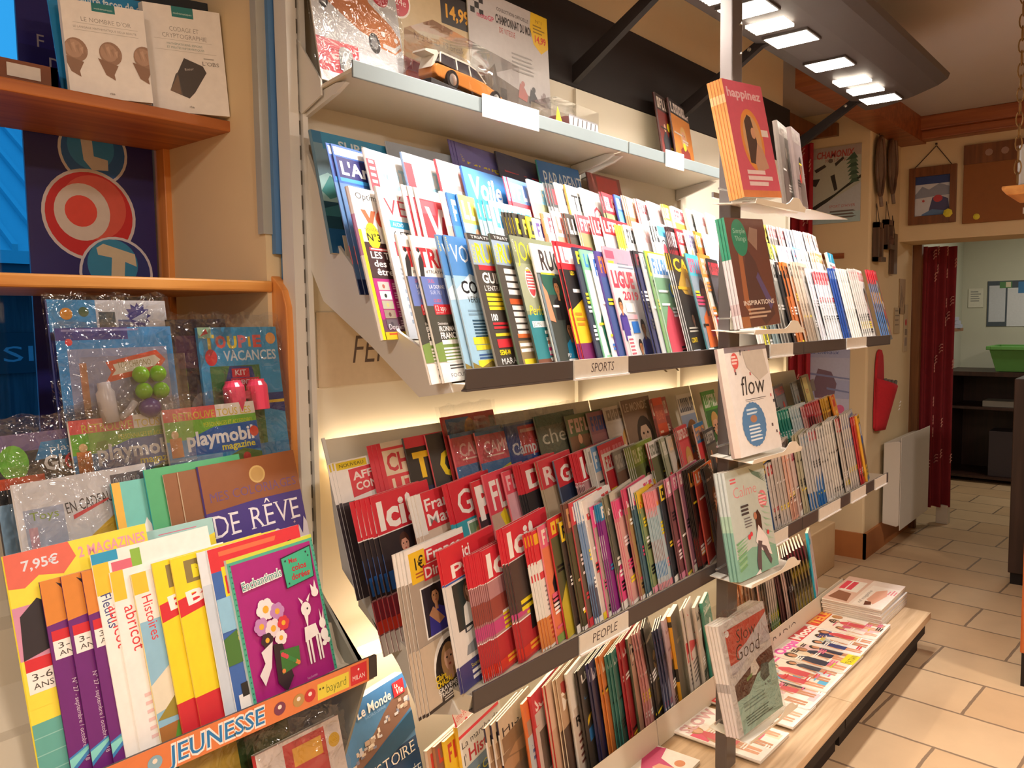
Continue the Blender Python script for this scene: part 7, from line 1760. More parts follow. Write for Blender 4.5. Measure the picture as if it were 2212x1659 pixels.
def art_reve(a):
    a.r(0, 0, 1, 1, '#3f2f80').r(0, .76, 1, 1, '#8a5230').p([(0, .74), (0, .80), (1, .84), (1, .78)], '#8a5230').e(.56, .9, .05, '#c8a86a', 1.1, 22).e(.56, .9, .04, '#b8945a', 1.1, 20)
    a.t('MES COLORIAGES', .06, .795, .05, '#6a4a7a', w=.9, serif=True).t('DE', .05, .60, .12, '#ece8ee', w=.25, serif=True).t('RÊVE', .42, .60, .12, '#ece8ee', w=.52, serif=True)
    for (u, v, r) in ((.66, .52, .035), (.78, .46, .03), (.2, .38, .032), (.5, .42, .028), (.56, .4, .03), (.72, .4, .022)):
        a.r(u - .035, v - r, u + .035, v + r * .8, '#d8d4dc').e(u, v + r * .8, .02, '#d8d4dc', 1.2, 10)
    for (u, v) in ((.3, .48), (.2, .5), (.46, .54), (.86, .58), (.6, .34), (.14, .3)): a.star(u, v, .012, '#c8a8b0', 4, .3)
    a.p([(.28, .1), (.32, .36), (.42, .46), (.52, .46), (.66, .36), (.74, .24), (.74, .1)], '#d8a42c').p([(.36, .1), (.38, .3), (.45, .38), (.55, .34), (.62, .24), (.62, .1)], '#a8643a')
    a.p([(.86, .0), (.88, .5), (.9, .56), (.93, .5), (.97, .6), (1, .56), (1, 0)], '#cfcad6')


tier('k2', 13, 6, [
    I(0.415, 0.329, 1, lambda a: a.r(0, 0, 1, 1, '#d8d8de').r(.04, .3, .32, .88, '#aab4cc').t('Toys', .08, .83, .035, '#8aa84a', w=.2).p([(.12, .34), (.16, .6), (.2, .62), (.26, .7), (.3, .4), (.28, .34)], '#d8a088').r(.06, .3, .12, .8, '#c8a0b0').t('EN CADEAU', .34, .83, .05, '#3a3a40', w=.36, rot=.1).p([(.38, .8), (.66, .86), (.66, .87), (.38, .82)], '#d84a52').r(.7, .9, .98, .97, '#5a5a62').t('UN LANCEUR', .72, .915, .035, '#b4b4bc', w=.22).r(.76, .8, .98, .87, '#d83a4a').t('2 VOITURES', .78, .82, .035, '#e8b4b8', w=.18).p([(.36, .42), (.46, .7), (.72, .8), (.76, .56), (.68, .46)], '#d8b02c').p([(.46, .48), (.5, .6), (.72, .64), (.74, .52)], '#3f5a2a').e(.5, .68, .02, '#5a5a62').r(0, 0, 1, .28, '#b8c0d4').r(.0, .16, .1, .22, '#3a3424'),
      '#c8c8cc', 'white gift magazine in film announcing a toy car launcher', w=.2, hh=.325, film=1),
    I(0.546, 0.304, 1, lambda a: a.r(0, 0, 1, 1, '#6fc0b8').r(0, 0, .07, 1, '#e8b44a').star(.5, .5, .12, '#e8cf3a', 6, .5).star(.25, .72, .08, '#eef0ee', 5, .5).star(.7, .82, .04, '#d8b83a', 8, .5).star(.75, .35, .09, '#eef0ee', 5, .5), '#3f9aa0', 'turquoise flower notebook on the stand', w=.19, hh=.305, t=.009),
    I(0.600, 0.317, 1, lambda a: a.r(0, 0, 1, 1, '#4fa874').e(.35, .82, .07, '#e8d84a').e(.6, .9, .05, '#c8d04a').e(.4, .64, .04, '#e0c03a').star(.35, .5, .08, '#8fcfae', 6, .5), '#1f9aa6', 'green colouring book with yellow circles on the stand', w=.18, hh=.318, t=.009),
    I(0.630, 0.305, 1, lambda a: a.r(0, 0, 1, 1, '#2a52a8').r(0, .72, 1, 1, '#8a5a38').t('ME', .2, .74, .07, '#5a4a86', serif=True, w=.4).t('ID', .12, .48, .14, '#eeeaf0', w=.36, serif=True), '#c8b8a4', 'blue colouring annual showing a white I', w=.2, hh=.306, t=.004),
    I(0.653, 0.306, 1, lambda a: a.r(0, 0, 1, 1, '#1c86b4').r(0, .72, 1, 1, '#8a5a38').t('ME', .18, .74, .07, '#3a7a9a', serif=True, w=.4).t('DE', .14, .48, .14, '#eeeaf0', w=.5, serif=True), '#d8c8b0', 'turquoise colouring annual showing a white D', w=.2, hh=.306, t=.004),
    I(0.690, 0.312, 1, art_reve, '#4a3a86', 'violet colouring book with brown top and white serif title', w=.203, hh=.31, t=.006),
], y0=1.19, z0=.88, tmax=.006)
X0 = 0.496, 0.208,
a = Art(.19, .25); art_200(a); ms = mag_meshes(.19, .25, .004, a, '#cfe0dc')
o = place_mag(ms, (X0[0] + .0, 1.150, .86), (R(-13), 0, R(4)), 'pale turquoise special with a yellow cloud and red 200', 'magazine')


def art_playmo(a):
    a.r(0, 0, 1, 1, '#2f8ac4').r(0, .8, 1, 1, '#6fb23a').r(0, .92, .55, 1, '#e0605e').r(.55, .92, 1, 1, '#e8e0d8').t('RETROUVE TOUS LES', .1, .925, .045, '#d8c04a', w=.85, b=.01).t('PERSONNAGES ET ACCESSOIRES', .4, .865, .028, '#d8d83a', w=.55)
    a.p([(.2, .70), (.26, .81), (.5, .86), (1, .87), (1, .68)], '#1f5fae').t('playmobil', .2, .755, .085, '#f0f0f2', w=.74, b=.03).e(.95, .80, .035, '#d84a3a').t('magazine', .56, .705, .042, '#e8dc3a', w=.38, b=.02).r(.03, .70, .15, .82, '#d8803a').e(.09, .84, .025, '#e8c08a')
    a.r(.0, .56, .55, .69, '#7fa4c8').r(0, .55, 1, .6, '#c8a078').p([(.58, .56), (.62, .66), (.8, .70), (1, .66), (1, .55)], '#5a7a3a').r(0, 0, 1, .56, '#e8b46a').p([(.1, .54), (.4, .66), (.46, .64), (.16, .52)], '#4a4a50').e(.82, .64, .03, '#c83a3a')


tier('k3', 12, 5, [
    I(0.405, 0.265, 1, lambda a: a.r(0, 0, 1, 1, '#2a2c30').r(0, .9, 1, 1, '#6a5a86').p([(.3, .84), (.36, .94), (.9, .95), (.92, .86)], '#2f7fb4').t('playmobil', .42, .88, .035, '#d8e0e8', w=.42).t('GHOSTB', .36, .775, .08, '#e8e6e4', w=.58, b=.03).e(.58, .81, .05, '#d83a48', 1, 20).e(.58, .81, .037, '#2a2c30', 1, 18).p([(.54, .84), (.63, .78), (.62, .765), (.53, .825)], '#d83a48').e(.15, .84, .1, '#6ab43a', .8).r(0, .7, .35, .76, '#d8502c').r(0, 0, 1, .62, '#8fb4d4'), '#3a3a40', 'dark toy magazine in film with a red crossed ring at the open end', w=.2, hh=.265, film=1),
    I(0.515, 0.277, 1, art_playmo, '#d8d0c8', 'toy magazine in film with blue oval, left of its twin', w=.19, hh=.277, film=1),
    I(0.667, 0.281, 1, art_playmo, '#d8d0c8', 'toy magazine in film with blue oval, right of its twin', w=.186, hh=.28, film=1),
], y0=1.275, z0=1.0, tmax=.005)


def art_kit(a):
    a.r(0, 0, 1, 1, '#2f86c8').r(.08, .12, .94, .88, '#8a92b4').r(0, .93, .6, 1, '#3a3a86').bars(.05, .98, .9, 1, .03, '#8a8ac0', .4).p([(.36, .68), (.42, .74), (.38, .8), (.84, .86), (.92, .8), (.84, .74)], '#d8502e').p([(.42, .72), (.46, .75), (.44, .785), (.82, .83), (.87, .8), (.81, .765)], '#e4dccb').t('TOP CHRONO', .48, .762, .035, '#8a7a3a', w=.3, rot=.06).e(.1, .92, .02, '#d8404a').r(.16, .5, .22, .8, '#b87a5a')


kits = tier('k4', 8, 2, [
    I(0.523, 0.340, 1, lambda a: a.r(0, 0, 1, 1, '#1f2272').r(0, .84, .38, 1, '#2f8ac8').r(.38, .84, 1, 1, '#c8ccd8').r(.4, .85, .54, .94, '#3a4a56').star(.74, .92, .07, '#2c2c86', 12, .7).p([(.68, .9), (.84, .95), (.8, .88)], '#a8b0c8').r(.56, .86, .66, .9, '#5a6a9a').e(.14, .93, .03, '#d8902c').e(.28, .94, .025, '#3a5a3a').bars(.1, .81, .8, 1, .03, '#8a7fc0', .5, 2).r(0, .8, 1, .835, '#14123c'), '#3a4a8a', 'dark blue gift magazine in film under the pine shelf', w=.2, hh=.335, t=.012, film=2),
    I(0.518, 0.293, 1, art_kit, '#3f90cc', 'blue toy kit magazine in film with green balls', w=.193, hh=.288, t=.01, film=2, dy=-.035),
    I(0.723, 0.301, 1, lambda a: a.r(0, 0, 1, 1, '#2a1d28').r(.1, .7, .9, .9, '#4a2a4a').p([(.2, .3), (.4, .6), (.7, .5), (.8, .3)], '#4a4650').e(.5, .45, .1, '#8a8488'), '#2a2228', 'dark magazine in film between the toy kit and the blue holiday issue', w=.12, hh=.30, film=1, dy=.006),
    I(0.774, 0.280, 1, lambda a: a.r(0, 0, 1, 1, '#3f9ad0').t('T', .06, .86, .085, '#e8c43a', b=.05, w=.13).t('O', .2, .865, .075, '#d8605a', b=.05, w=.13).t('U', .345, .86, .075, '#e8d03a', b=.05, w=.12).t('P', .48, .865, .075, '#d87a8a', b=.05, w=.11).t('I', .61, .87, .06, '#e8c43a', b=.05, w=.03).t('E', .67, .865, .075, '#d8605a', b=.05, w=.11).e(.91, .92, .04, '#e8a45a').t('VACANCES', .28, .775, .065, '#d0dce8', w=.68, b=.02).e(.13, .80, .055, '#d83a42', .8).r(.1, .2, .72, .74, '#4a7a4a').p([(.26, .62), (.34, .74), (.62, .73), (.66, .62)], '#2a3f86').r(.36, .66, .58, .72, '#c82a3e').t('KIT', .4, .675, .035, '#e8d4d8', w=.14, b=.02).r(.34, .6, .7, .655, '#c82a3e').t("D'AVENTURES", .36, .612, .03, '#e8d0d4', w=.32, b=.02).p([(.74, .44), (.76, .54), (1, .54), (1, .4)], '#1f3a86').r(.74, .47, 1, .49, '#e0c03a').r(.0, .0, 1, .2, '#2f86c0').r(.0, .93, .16, 1.0, '#9ac4a8').p([(.02, .94), (.1, .99), (.12, .96)], '#c83a40'), '#3f90c8', 'blue holiday issue in film with coloured title and pink binoculars', w=.172, hh=.285, t=.008, film=1),
], y0=1.37, z0=1.13, tmax=.01)
# gifts inside the packs and the clear film round them
kit = [o for o in kits if o['label'].startswith('blue toy kit')][0]
tou = [o for o in kits if o['label'].startswith('blue holiday')][0]
for (u, v) in ((.122, .205), (.152, .205), (.124, .177), (.154, .176)):
    m = MB(); m.lathe([(.001, -.014), (.008, -.012), (.0135, -.004), (.0145, 0), (.0135, .004), (.008, .012), (.001, .014)], 16)
    m.build('toy_ball', mat('lime_plastic', '#6fae1c', .25), kit, smooth=True, loc=(u, -.016, v), rot=(R(90), 0, 0))
m = MB(); m.lathe([(.001, -.02), (.011, -.015), (.017, -.004), (.017, .004), (.011, .015), (.001, .02)], 16); m.build('toy_egg', mat('purple_plastic', '#4a2a7a', .25), kit, smooth=True, loc=(.130, -.018, .148), rot=(0, R(90), 0))
m = MB(); m.lathe([(.014, 0), (.014, .05), (.010, .055), (.010, .066), (.001, .067)], 16); m.build('toy_tube', mat('pearl_plastic', '#c8c4cc', .3), kit, smooth=True, loc=(.062, -.018, .130), rot=(0, R(-4), 0))
m = MB(); m.tube([(.078, -.016, .135), (.094, -.018, .146), (.106, -.016, .160)], .006, 10); m.build('toy_handle', mat('pearl_plastic', '#c8c4cc', .3), kit, smooth=True)
m = MB()
for u in (.045, .095): m.lathe([(.02, -.028), (.02, .018), (.015, .026), (.015, .03)], 16, 0, None, Matrix.Translation((u, -.026, .15)))
m.box(.05, -.03, .145, .09, -.014, .160); m.build('toy_binoculars', mat('pink_plastic', '#e0486a', .25), tou, smooth=False)
m = MB(); m.box(.01, -.05, .03, .185, -.049, .235); m.build('blister', BLISTER, kit)


def wrap_all():
    for o in list(COL.objects):
        lab = o.get('label', '')
        if o.parent or ' in film' not in lab and 'wrapped camping' not in lab: continue
        me = o.data
        xs = [v.co.x for v in me.vertices]; zs = [v.co.z for v in me.vertices]; ys = [v.co.y for v in me.vertices]
        big = 'toy kit' in lab or 'dark blue gift' in lab
        place_sleeve(o, max(xs), max(zs), max(ys), over=.012 if big else .028, seed=len(lab), amp=.004 if not big else .0045)


wrap_all()
# wrapped packs standing low in front of the grey support panel
for k, (X, Y, z, w, h, cols, lab) in enumerate((
        ((0.5851, 1.1600, 0.7393), 0, 0, .20, .20, ('#2f7a6a', '#e8d8c8', '#6a7a2a', '#b8a44a'), 'green wrapped picture magazine under the orange strip'),
        ((0.6875, 1.1000, 0.6834), 0, 0, .17, .12, ('#c83a40', '#f0d8b8', '#e8d8d8', '#e8a83a'), 'white and red wrapped magazine, lowest in front of the grey panel'))):
    a = filler(700 + k, w, h, *cols)
    if k == 1: a.r(0, 0, 1, 1, '#eee0dc').r(.3, .3, .8, .95, '#d04248').r(.4, .6, .75, .85, '#f0b04a').e(.9, .7, .1, '#e8b83a').bars(.1, .25, .8, 3, .1, '#d86a70', .5, 2)
    if k == 0: a.r(.0, .0, .5, .8, '#d8b44a').r(.5, 0, 1, .9, '#3f5a2c').p([(.56, .3), (.7, .6), (.9, .56), (.86, .3)], '#8a6a4a').e(.68, .55, .05, '#e8e0d8').r(.0, .86, 1, 1, '#c8603a')
    ms = mag_meshes(w, h, .01, a, cols[0])
    o = place_mag(ms, (X[0], X[1], X[2] - (.07 if k == 0 else .075)), (R(-14), 0, R(2)), lab, 'magazine')
    place_sleeve(o, w, h, .012, over=.03, seed=50 + k, amp=.008)
m = MB(); m.box(.3, 1.0, .56, .80, 1.30, .575); m.box(.3, 1.0, 0.17, .315, 1.3, .56); m.box(.785, 1.0, .17, .80, 1.3, .56)
o = m.build('low_stand', M_RACK); tag(o, 'low cream stand carrying the wrapped packs under the orange strip', 'stand')

# ------------------------------------------------------------------ display pockets on the dark post
def pocket(z, lab, w=.24):
    o = empty('magazine_pocket', (2.03, .92, z), lab, 'holder', 'white metal pockets on the dark post')
    m = MB(); m.prism([(-.072, -.012), (.045, -.002), (.045, 0), (-.072, -.010)], -.07, w - .03, 'X'); m.build('pocket_floor', M_WHITE_METAL, o)
    m = MB(); v = []
    n = 14
    for i in range(n + 1):
        t = i / n; x = -.07 + t * (w + .04)
        hgt = .012 + .022 * math.exp(-((t - .78) / .13) ** 4)
        v += [(x, -.072 - .02 * t, -.012), (x, -.076 - .02 * t, -.012 + hgt)]
    m.faces(v, [(2 * i, 2 * i + 2, 2 * i + 3, 2 * i + 1) for i in range(n)]); m.build('front_lip', M_WHITE_METAL, o, solid=.0015)
    m = MB(); m.tube([(-.10, .012, .03), (-.06, .012, .03), (-.03, .012, .03)], .003, 8); m.build('hook', M_CHROME, o)
    m = MB(); m.box(-.03, .008, .0, .03, .0115, .05); m.build('mounting_plate', M_WHITE_METAL, o)
    return o


M_WHITE_METAL = mat('white_lacquered_metal', '#e2ddd0', .4, var=.02)


def art_happy(a):
    a.r(0, 0, 1, 1, '#d95a70').r(0, 0, 1, .06, '#e0864a').t('happinez', .06, .86, .075, '#f0c4cc', w=.86, b=.03).e(.5, .5, .27, '#e8943e', .72, 28).e(.5, .5, .22, '#d9a878', .7, 28).p([(.34, .3), (.36, .66), (.46, .72), (.54, .7), (.6, .5), (.56, .28)], '#4a3026').e(.54, .56, .05, '#d8a07e', .8).p([(.46, .3), (.6, .48), (.72, .42), (.8, .26), (.5, .22)], '#c89a80').bars(.2, .2, .85, 3, .05, '#f0d8d8', .7, 2).r(.76, .54, .94, .6, '#f0e4e0')


def art_insp(a):
    a.r(0, 0, 1, 1, '#6a3a2c').p([(.2, .3), (.4, .75), (.6, .6), (.9, .1), (.6, 0)], '#53302a').p([(.14, .2), (.2, .7), (.3, .72), (.26, .1)], '#a8643c').p([(.5, .8), (.6, .92), (.8, .9), (.7, .7)], '#9a7a6a').p([(.55, .45), (.62, .5), (.9, .2), (.8, .14)], '#5a4a7a').e(.3, .82, .17, '#1f8a68', .8, 26).t('Simple', .16, .86, .045, '#a8d4c4', w=.3).t('Things', .18, .79, .045, '#a8d4c4', w=.28).t('INSPIRATIONS', .12, .2, .04, '#e8dcd0', w=.8, b=.02).bars(.2, .15, .8, 3, .035, '#c8a890', .5, 2).r(0, 0, .2, .1, '#a8683c')


def art_flow(a):
    a.r(0, 0, 1, 1, '#ece8e6').r(0, .95, 1, 1, '#8a8088')
    rg = random.Random(11)
    for k in range(46):
        u, v = rg.uniform(.1, .98), rg.uniform(.1, .94)
        if .2 < u < .9 and .5 < v < .66 or v < .5 and u < .75: continue
        a.r(u, v, u + .035, v + .028, rg.choice(('#4a444c', '#c86a70', '#a8a0a8', '#5a4a52')))
    a.p([(.4, .95), (.9, .95), (.95, .72), (.7, .66), (.45, .8)], '#cfc8c0').e(.2, .87, .075, '#dd5a56', .75, 22).bars(.13, .9, .27, 3, .03, '#f4d4d0', .6, 2)
    a.t('flow', .24, .545, .175, '#2a2426', w=.56, b=-.008, sh=.12).r(.3, .5, .8, .505, '#5a5252').r(.3, .485, .74, .488, '#5a5252')
    pts = []
    for k in range(48):
        t = k * math.pi / 24; r = 1 + (.04 if k % 2 else 0); pts.append((.42 + .27 * r * math.cos(t), .27 + .2 * r * math.sin(t)))
    a.p(pts, '#4f82b4').bars(.28, .4, .56, 2, .035, '#c8dcec', .5, 1).e(.42, .32, .035, '#a87a60', 1.6).bars(.28, .25, .58, 5, .032, '#dce8f2', .5, 3)


def art_calm(a):
    a.r(0, 0, 1, 1, '#bcc8c2').p([(0, 0), (0, .2), (.4, .26), (1, .2), (1, 0)], '#7fb4a0').t('Calme', .14, .74, .1, '#d88a90', w=.58, b=-.01).r(.1, .88, .24, .895, '#d8606a').r(.1, .91, .24, .925, '#d8606a').e(.84, .66, .085, '#de7a86', .9, 22).bars(.74, .7, .94, 4, .03, '#f0c8cc', .5, 2)
    for k in range(9):
        a.p([(.02, .1 + .03 * k), (.2 + .02 * k, .14 + .03 * k), (.24, .12 + .03 * k), (.05, .08 + .03 * k)], ('#6fa878', '#8fc094')[k % 2])
        a.p([(.98, .2 + .06 * k), (.8 - .01 * k, .26 + .06 * k), (.84, .22 + .06 * k)], ('#8ab49a', '#a4c8b0')[k % 2])
        a.p([(1, .8 + .02 * k), (.6 + .03 * k, .98 - .01 * k), (.66 + .03 * k, .92)], '#5f7f70')
    a.bars(.26, .64, .5, 3, .035, '#3a3a3e', .6, 5).bars(.3, .53, .5, 4, .026, '#6a6a6e', .4, 6)
    a.p([(.56, .3), (.58, .55), (.66, .58), (.72, .52), (.7, .3), (.64, .26)], '#3c2620').e(.58, .53, .035, '#b87a60', .8).p([(.5, .3), (.62, .44), (.8, .3), (.86, .12), (.62, .2)], '#e8e4e4').p([(.46, .12), (.56, .3), (.66, .28), (.6, .2), (.54, .02), (.46, .04)], '#5a5258').p([(.6, .26), (.74, .22), (.84, .08), (.8, .04), (.7, .14)], '#5a5258').p([(.36, .0), (.5, .04), (.52, .0)], '#f0ecea').e(.36, .36, .025, '#d8404e').e(.42, .38, .022, '#d8404e').e(.84, .34, .022, '#d8404e')


def art_slow(a):
    a.r(0, 0, 1, 1, '#d0cbc8').r(.1, .66, 1, .93, '#c25044').p([(.1, .66), (.1, .52), (.3, .55), (.6, .64), (.8, .72), (1, .8), (1, .64)], '#b9b4ba').p([(.1, .66), (.5, .74), (1, .9), (1, .78), (.55, .62), (.1, .56)], '#c9c4c8').r(.1, .62, .3, .9, '#c25044')
    a.p([(.1, .3), (.1, .44), (.4, .5), (.7, .56), (1, .58), (1, .3)], '#4f2e28').p([(.1, .0), (.1, .3), (.36, .3), (.6, .42), (1, .46), (1, 0)], '#9ec4b6').r(0, 0, .1, 1, '#d8d3d0')
    a.t('Slow', .3, .775, .11, '#241c1c', w=.42, sh=.2, b=-.01).t('Good', .22, .62, .135, '#241c1c', w=.52, sh=.2, b=-.01).p([(.45, .44), (.5, .54), (.6, .56), (.66, .46), (.56, .42)], '#e4dcd2').p([(.64, .38), (.7, .48), (.86, .46), (.84, .34), (.7, .32)], '#4a5a56').p([(.36, .44), (.5, .46), (.48, .43), (.36, .41)], '#7a9a5a').bars(.2, .24, .7, 3, .03, '#6f8f86', .4, 4).bars(.2, .12, .85, 4, .024, '#4a6a62', .4, 5).t('6,90', .7, .28, .025, '#4a5a56', w=.14).e(.14, .9, .03, '#e4e0e0')


PK = [  # z, height, width, art, copies, thickness, spine bands, back, roll, phi, y, labels
    (1.716, .300, .205, art_happy, 5, .0082, [(0, .8, '#dc9c52'), (.8, .87, '#ecc890'), (.87, 1, '#e0a258')], 4, -5, -4, 'rose well-being magazine with an orange oval portrait, topmost on the dark post'),
    (1.389, .285, .20, art_insp, 3, .0085, [(0, .12, '#dcd8d8'), (.12, .22, '#c8b4b4'), (.22, .62, '#d4d0d0'), (.62, 1, '#1f8a68')], 4, -3, -5, 'brown magazine with a green round tag, second down the dark post'),
    (1.058, .285, .20, art_flow, 1, .03, [(0, 1, '#ead4c8')], 4, -2, -8, 'white dotted magazine with black script and blue oval on the dark post'),
    (.733, .285, .20, art_calm, 3, .011, [(0, .45, '#7fb0a0'), (.45, .6, '#a8c8b0'), (.6, 1, '#c8d2d0')], 4, -1, -6, 'pale green magazine with a walking figure, fourth down the dark post'),
    (.312, .300, .215, art_slow, 4, .0105, [(0, .4, '#d4d0ce'), (.4, .48, '#a8a4a4'), (.48, 1, '#dedad8')], 5, -5, -9, 'red and mint food magazine in film, lowest on the dark post'),
]
for i, (z, h, w, art, n, t, bands, tl, roll, phi, lab) in enumerate(PK):
    pocket(z - .004, ('white metal pocket holding the rose well-being magazines', 'white metal pocket holding the brown magazines', 'white metal pocket holding the white dotted magazine', 'white metal pocket holding the pale green magazines', 'white metal pocket holding the red and mint magazines')[i])
    a = Art(w, h); art(a)
    ms = mag_meshes(w, h, t * .96, a, '#ddd', bands=bands)
    rot = (-R(10), R(roll), R(phi))
    nrm = Euler(rot).to_matrix() @ Vector((0, 1, 0))
    P0 = Vector((1.945, .870 - (n - 4) * .003 * 0, z))
    if n == 1: P0.y = .872
    short = ('rose well-being magazine', 'brown tagged magazine', 'white dotted magazine', 'pale green magazine', 'red and mint magazine')[i]
    o = place_mag(ms, P0, rot, lab, 'magazine')
    for k in range(1, n):
        l2 = '%s copy stacked behind the front one on the dark post' % short
        copy_mag(o, P0 + nrm * t * k + Vector((-.001 * k, 0, 0)), l2, l2)
    if i == 4: place_sleeve(o, w, h, t * n, over=.035, seed=77, amp=.003)
# two grey magazines in the pocket behind the post
o = empty('magazine_pocket', (2.62, .98, 1.742), 'white metal pocket behind the rose magazines with two grey magazines', 'holder', 'white metal pockets on the dark post')
m = MB(); m.prism([(-.10, -.012), (.05, .0), (.05, .002), (-.10, -.010)], -.19, .14, 'X'); m.build('pocket_floor', M_WHITE_METAL, o)
m = MB(); m.box(-.56, .03, .0, -.19, .036, .014); m.build('hook', M_CHROME, o)
for k, (c, X) in enumerate((('#6a6058', 2.44), ('#8a7a76', 2.55))):
    a = filler(60 + k, .17, .26, c, '#a89c90', c, '#5a4a44'); ms = mag_meshes(.17, .26, .014, a, c)
    place_mag(ms, (X, .955, 1.748), (R(-7), R(-3), R(12)), ('grey brown magazine behind the rose magazines', 'mauve grey magazine, second behind the rose magazines')[k], 'magazine')

# ------------------------------------------------------------------ top shelf goods
def art_carcard(a):
    a.r(0, 0, 1, 1, '#cfcbca').r(0, .0, 1, .26, '#e4e0df').r(.0, .0, .45, .30, '#d03c46').r(0, 0, .3, .07, '#f0ecea')
    a.p([(.04, .66), (.1, .76), (.13, .84), (.3, .86), (.5, .80), (.62, .72), (.66, .66), (.9, .54), (.98, .46), (.99, .38), (.9, .33), (.72, .35), (.64, .40), (.5, .43), (.2, .56), (.08, .60)], '#c8763a').p([(.11, .76), (.14, .85), (.3, .87), (.5, .81), (.64, .70), (.52, .68), (.3, .74)], '#4a4452').p([(.14, .77), (.16, .82), (.28, .81), (.3, .75)], '#7a7480').p([(.32, .75), (.33, .81), (.46, .78), (.5, .7)], '#3a3540').p([(.52, .69), (.5, .77), (.6, .72), (.64, .68)], '#8a8690')
    for u, v, r in ((.13, .57, .06), (.66, .37, .075)): a.e(u, v, r, '#2a2626', .7, 18).e(u, v, r * .6, '#8a8684', .7, 16)
    a.p([(.76, .36), (.9, .34), (.98, .40), (.97, .42), (.9, .38), (.76, .39)], '#d8d4d0').e(.78, .46, .02, '#e8e4e0').e(.93, .44, .018, '#e8e4e0').e(.8, .74, .075, '#c8303c', 1.05, 20).t('échelle', .71, .75, .026, '#e8a8ac', w=.18).t('1/24', .75, .70, .026, '#e8a8ac', w=.1)
    a.e(.3, .14, .075, '#bdbab4', .8).e(.3, .22, .05, '#a8a49e', 1.2).e(.27, .16, .012, '#4a4644').e(.34, .16, .012, '#4a4644').p([(.18, .0), (.22, .07), (.4, .07), (.44, 0)], '#8d8984').p([(.28, .0), (.27, .06), (.33, .06), (.35, 0)], '#2a2626').r(.22, .1, .26, .2, '#7a7672')


def art_beige(a):
    a.r(0, 0, 1, 1, '#c4ac84').p([(0, 0), (0, .42), (.5, .36), (1, .3), (1, 0)], '#b03040').e(.1, .8, .13, '#e8dcd0', 1.0, 22).e(.1, .8, .115, '#c03040', 1.0, 22).t('1/24e', .03, .77, .05, '#ecd8d4', w=.16).r(.6, .76, 1, 1, '#2a1f1c').t('14,99', .66, .82, .1, '#dca02a', w=.3, b=.03).t('N°2 La ID 19 break', .26, .56, .05, '#4a4034', w=.6).bars(.36, .51, .72, 1, .03, '#8a7a5a', .5)


def art_moto(a):
    a.r(0, 0, 1, 1, '#b8b2b2').p([(0, 0), (0, .5), (.3, .42), (.6, .36), (1, .3), (1, 0)], '#6a5f58').r(0, 0, .42, .34, '#3a3432')
    for k in range(6): a.r(.03 + .05 * (k % 3), .9 - .045 * (k // 3) - .04 * (k % 2), .08 + .05 * (k % 3), .94 - .045 * (k // 3) - .04 * (k % 2), '#2a2626')
    a.t('motoGP', .1, .80, .035, '#b8566a', w=.2, b=.03).t('COLLECTION OFFICIELLE', .34, .90, .025, '#4a4444', w=.4).t('CHAMPIONNAT DU MONDE', .32, .81, .06, '#3a3434', w=.52, b=.03).t('DE VITESSE', .36, .745, .04, '#b86a6a', w=.2)
    a.p([(.78, 1), (1, 1), (1, .76), (.9, .7), (.8, .76), (.76, .88)], '#d8b020').t('N°1', .84, .93, .025, '#7a5a1a', w=.08).bars(.8, .9, .96, 3, .025, '#8a6a1a', .4, 2).t('14,99', .82, .78, .05, '#c8402c', w=.15, b=.03)
    for (u, v, c) in ((.62, .36, '#9a5a52'), (.76, .34, '#3a3638'), (.9, .32, '#8a7a7a')): a.p([(u - .06, v - .05), (u - .03, v + .06), (u + .02, v + .04), (u + .07, v - .02), (u + .05, v - .07)], c).e(u + .01, v + .06, .022, c)
    a.bars(.5, .62, .8, 5, .03, '#8f8988', .4, 3).p([(.1, .1), (.16, .4), (.28, .5), (.34, .3), (.3, .08)], '#5a5048').e(.2, .36, .05, '#8a7a66').p([(.46, .0), (.42, .22), (.58, .17), (.52, .1), (.6, .0)], '#d8b020')


def card(X, Y, z, w, h, art, lab, rz=0, rx=-8, t=.003, film=False, cat='packaged model', name='blister_card'):
    a = Art(w, h); art(a)
    m = MB(); m.box(0, 0, 0, w, t, h, 0, '#c8c0b4'); put_art(m, a, 0, 0, 0, -.0002)
    o = m.build(name, PRINT, loc=(X, Y, z), rot=(R(rx), 0, R(rz))); tag(o, lab, cat)
    if film: place_sleeve(o, w, h, t, over=.01, seed=8, amp=.003)
    return o


card(1.018, 1.335, 1.897, .235, .30, art_carcard, 'wrapped white card with a big printed orange estate car, first on the top shelf', film=True, rx=-10)
c2 = card(1.245, 1.372, 1.892, .275, .30, art_beige, 'beige and red backing card behind the orange model car', rx=-4)
c3 = card(1.50, 1.372, 1.892, .32, .345, art_moto, 'pale grey motorcycle backing card with a yellow corner badge', rx=-3)
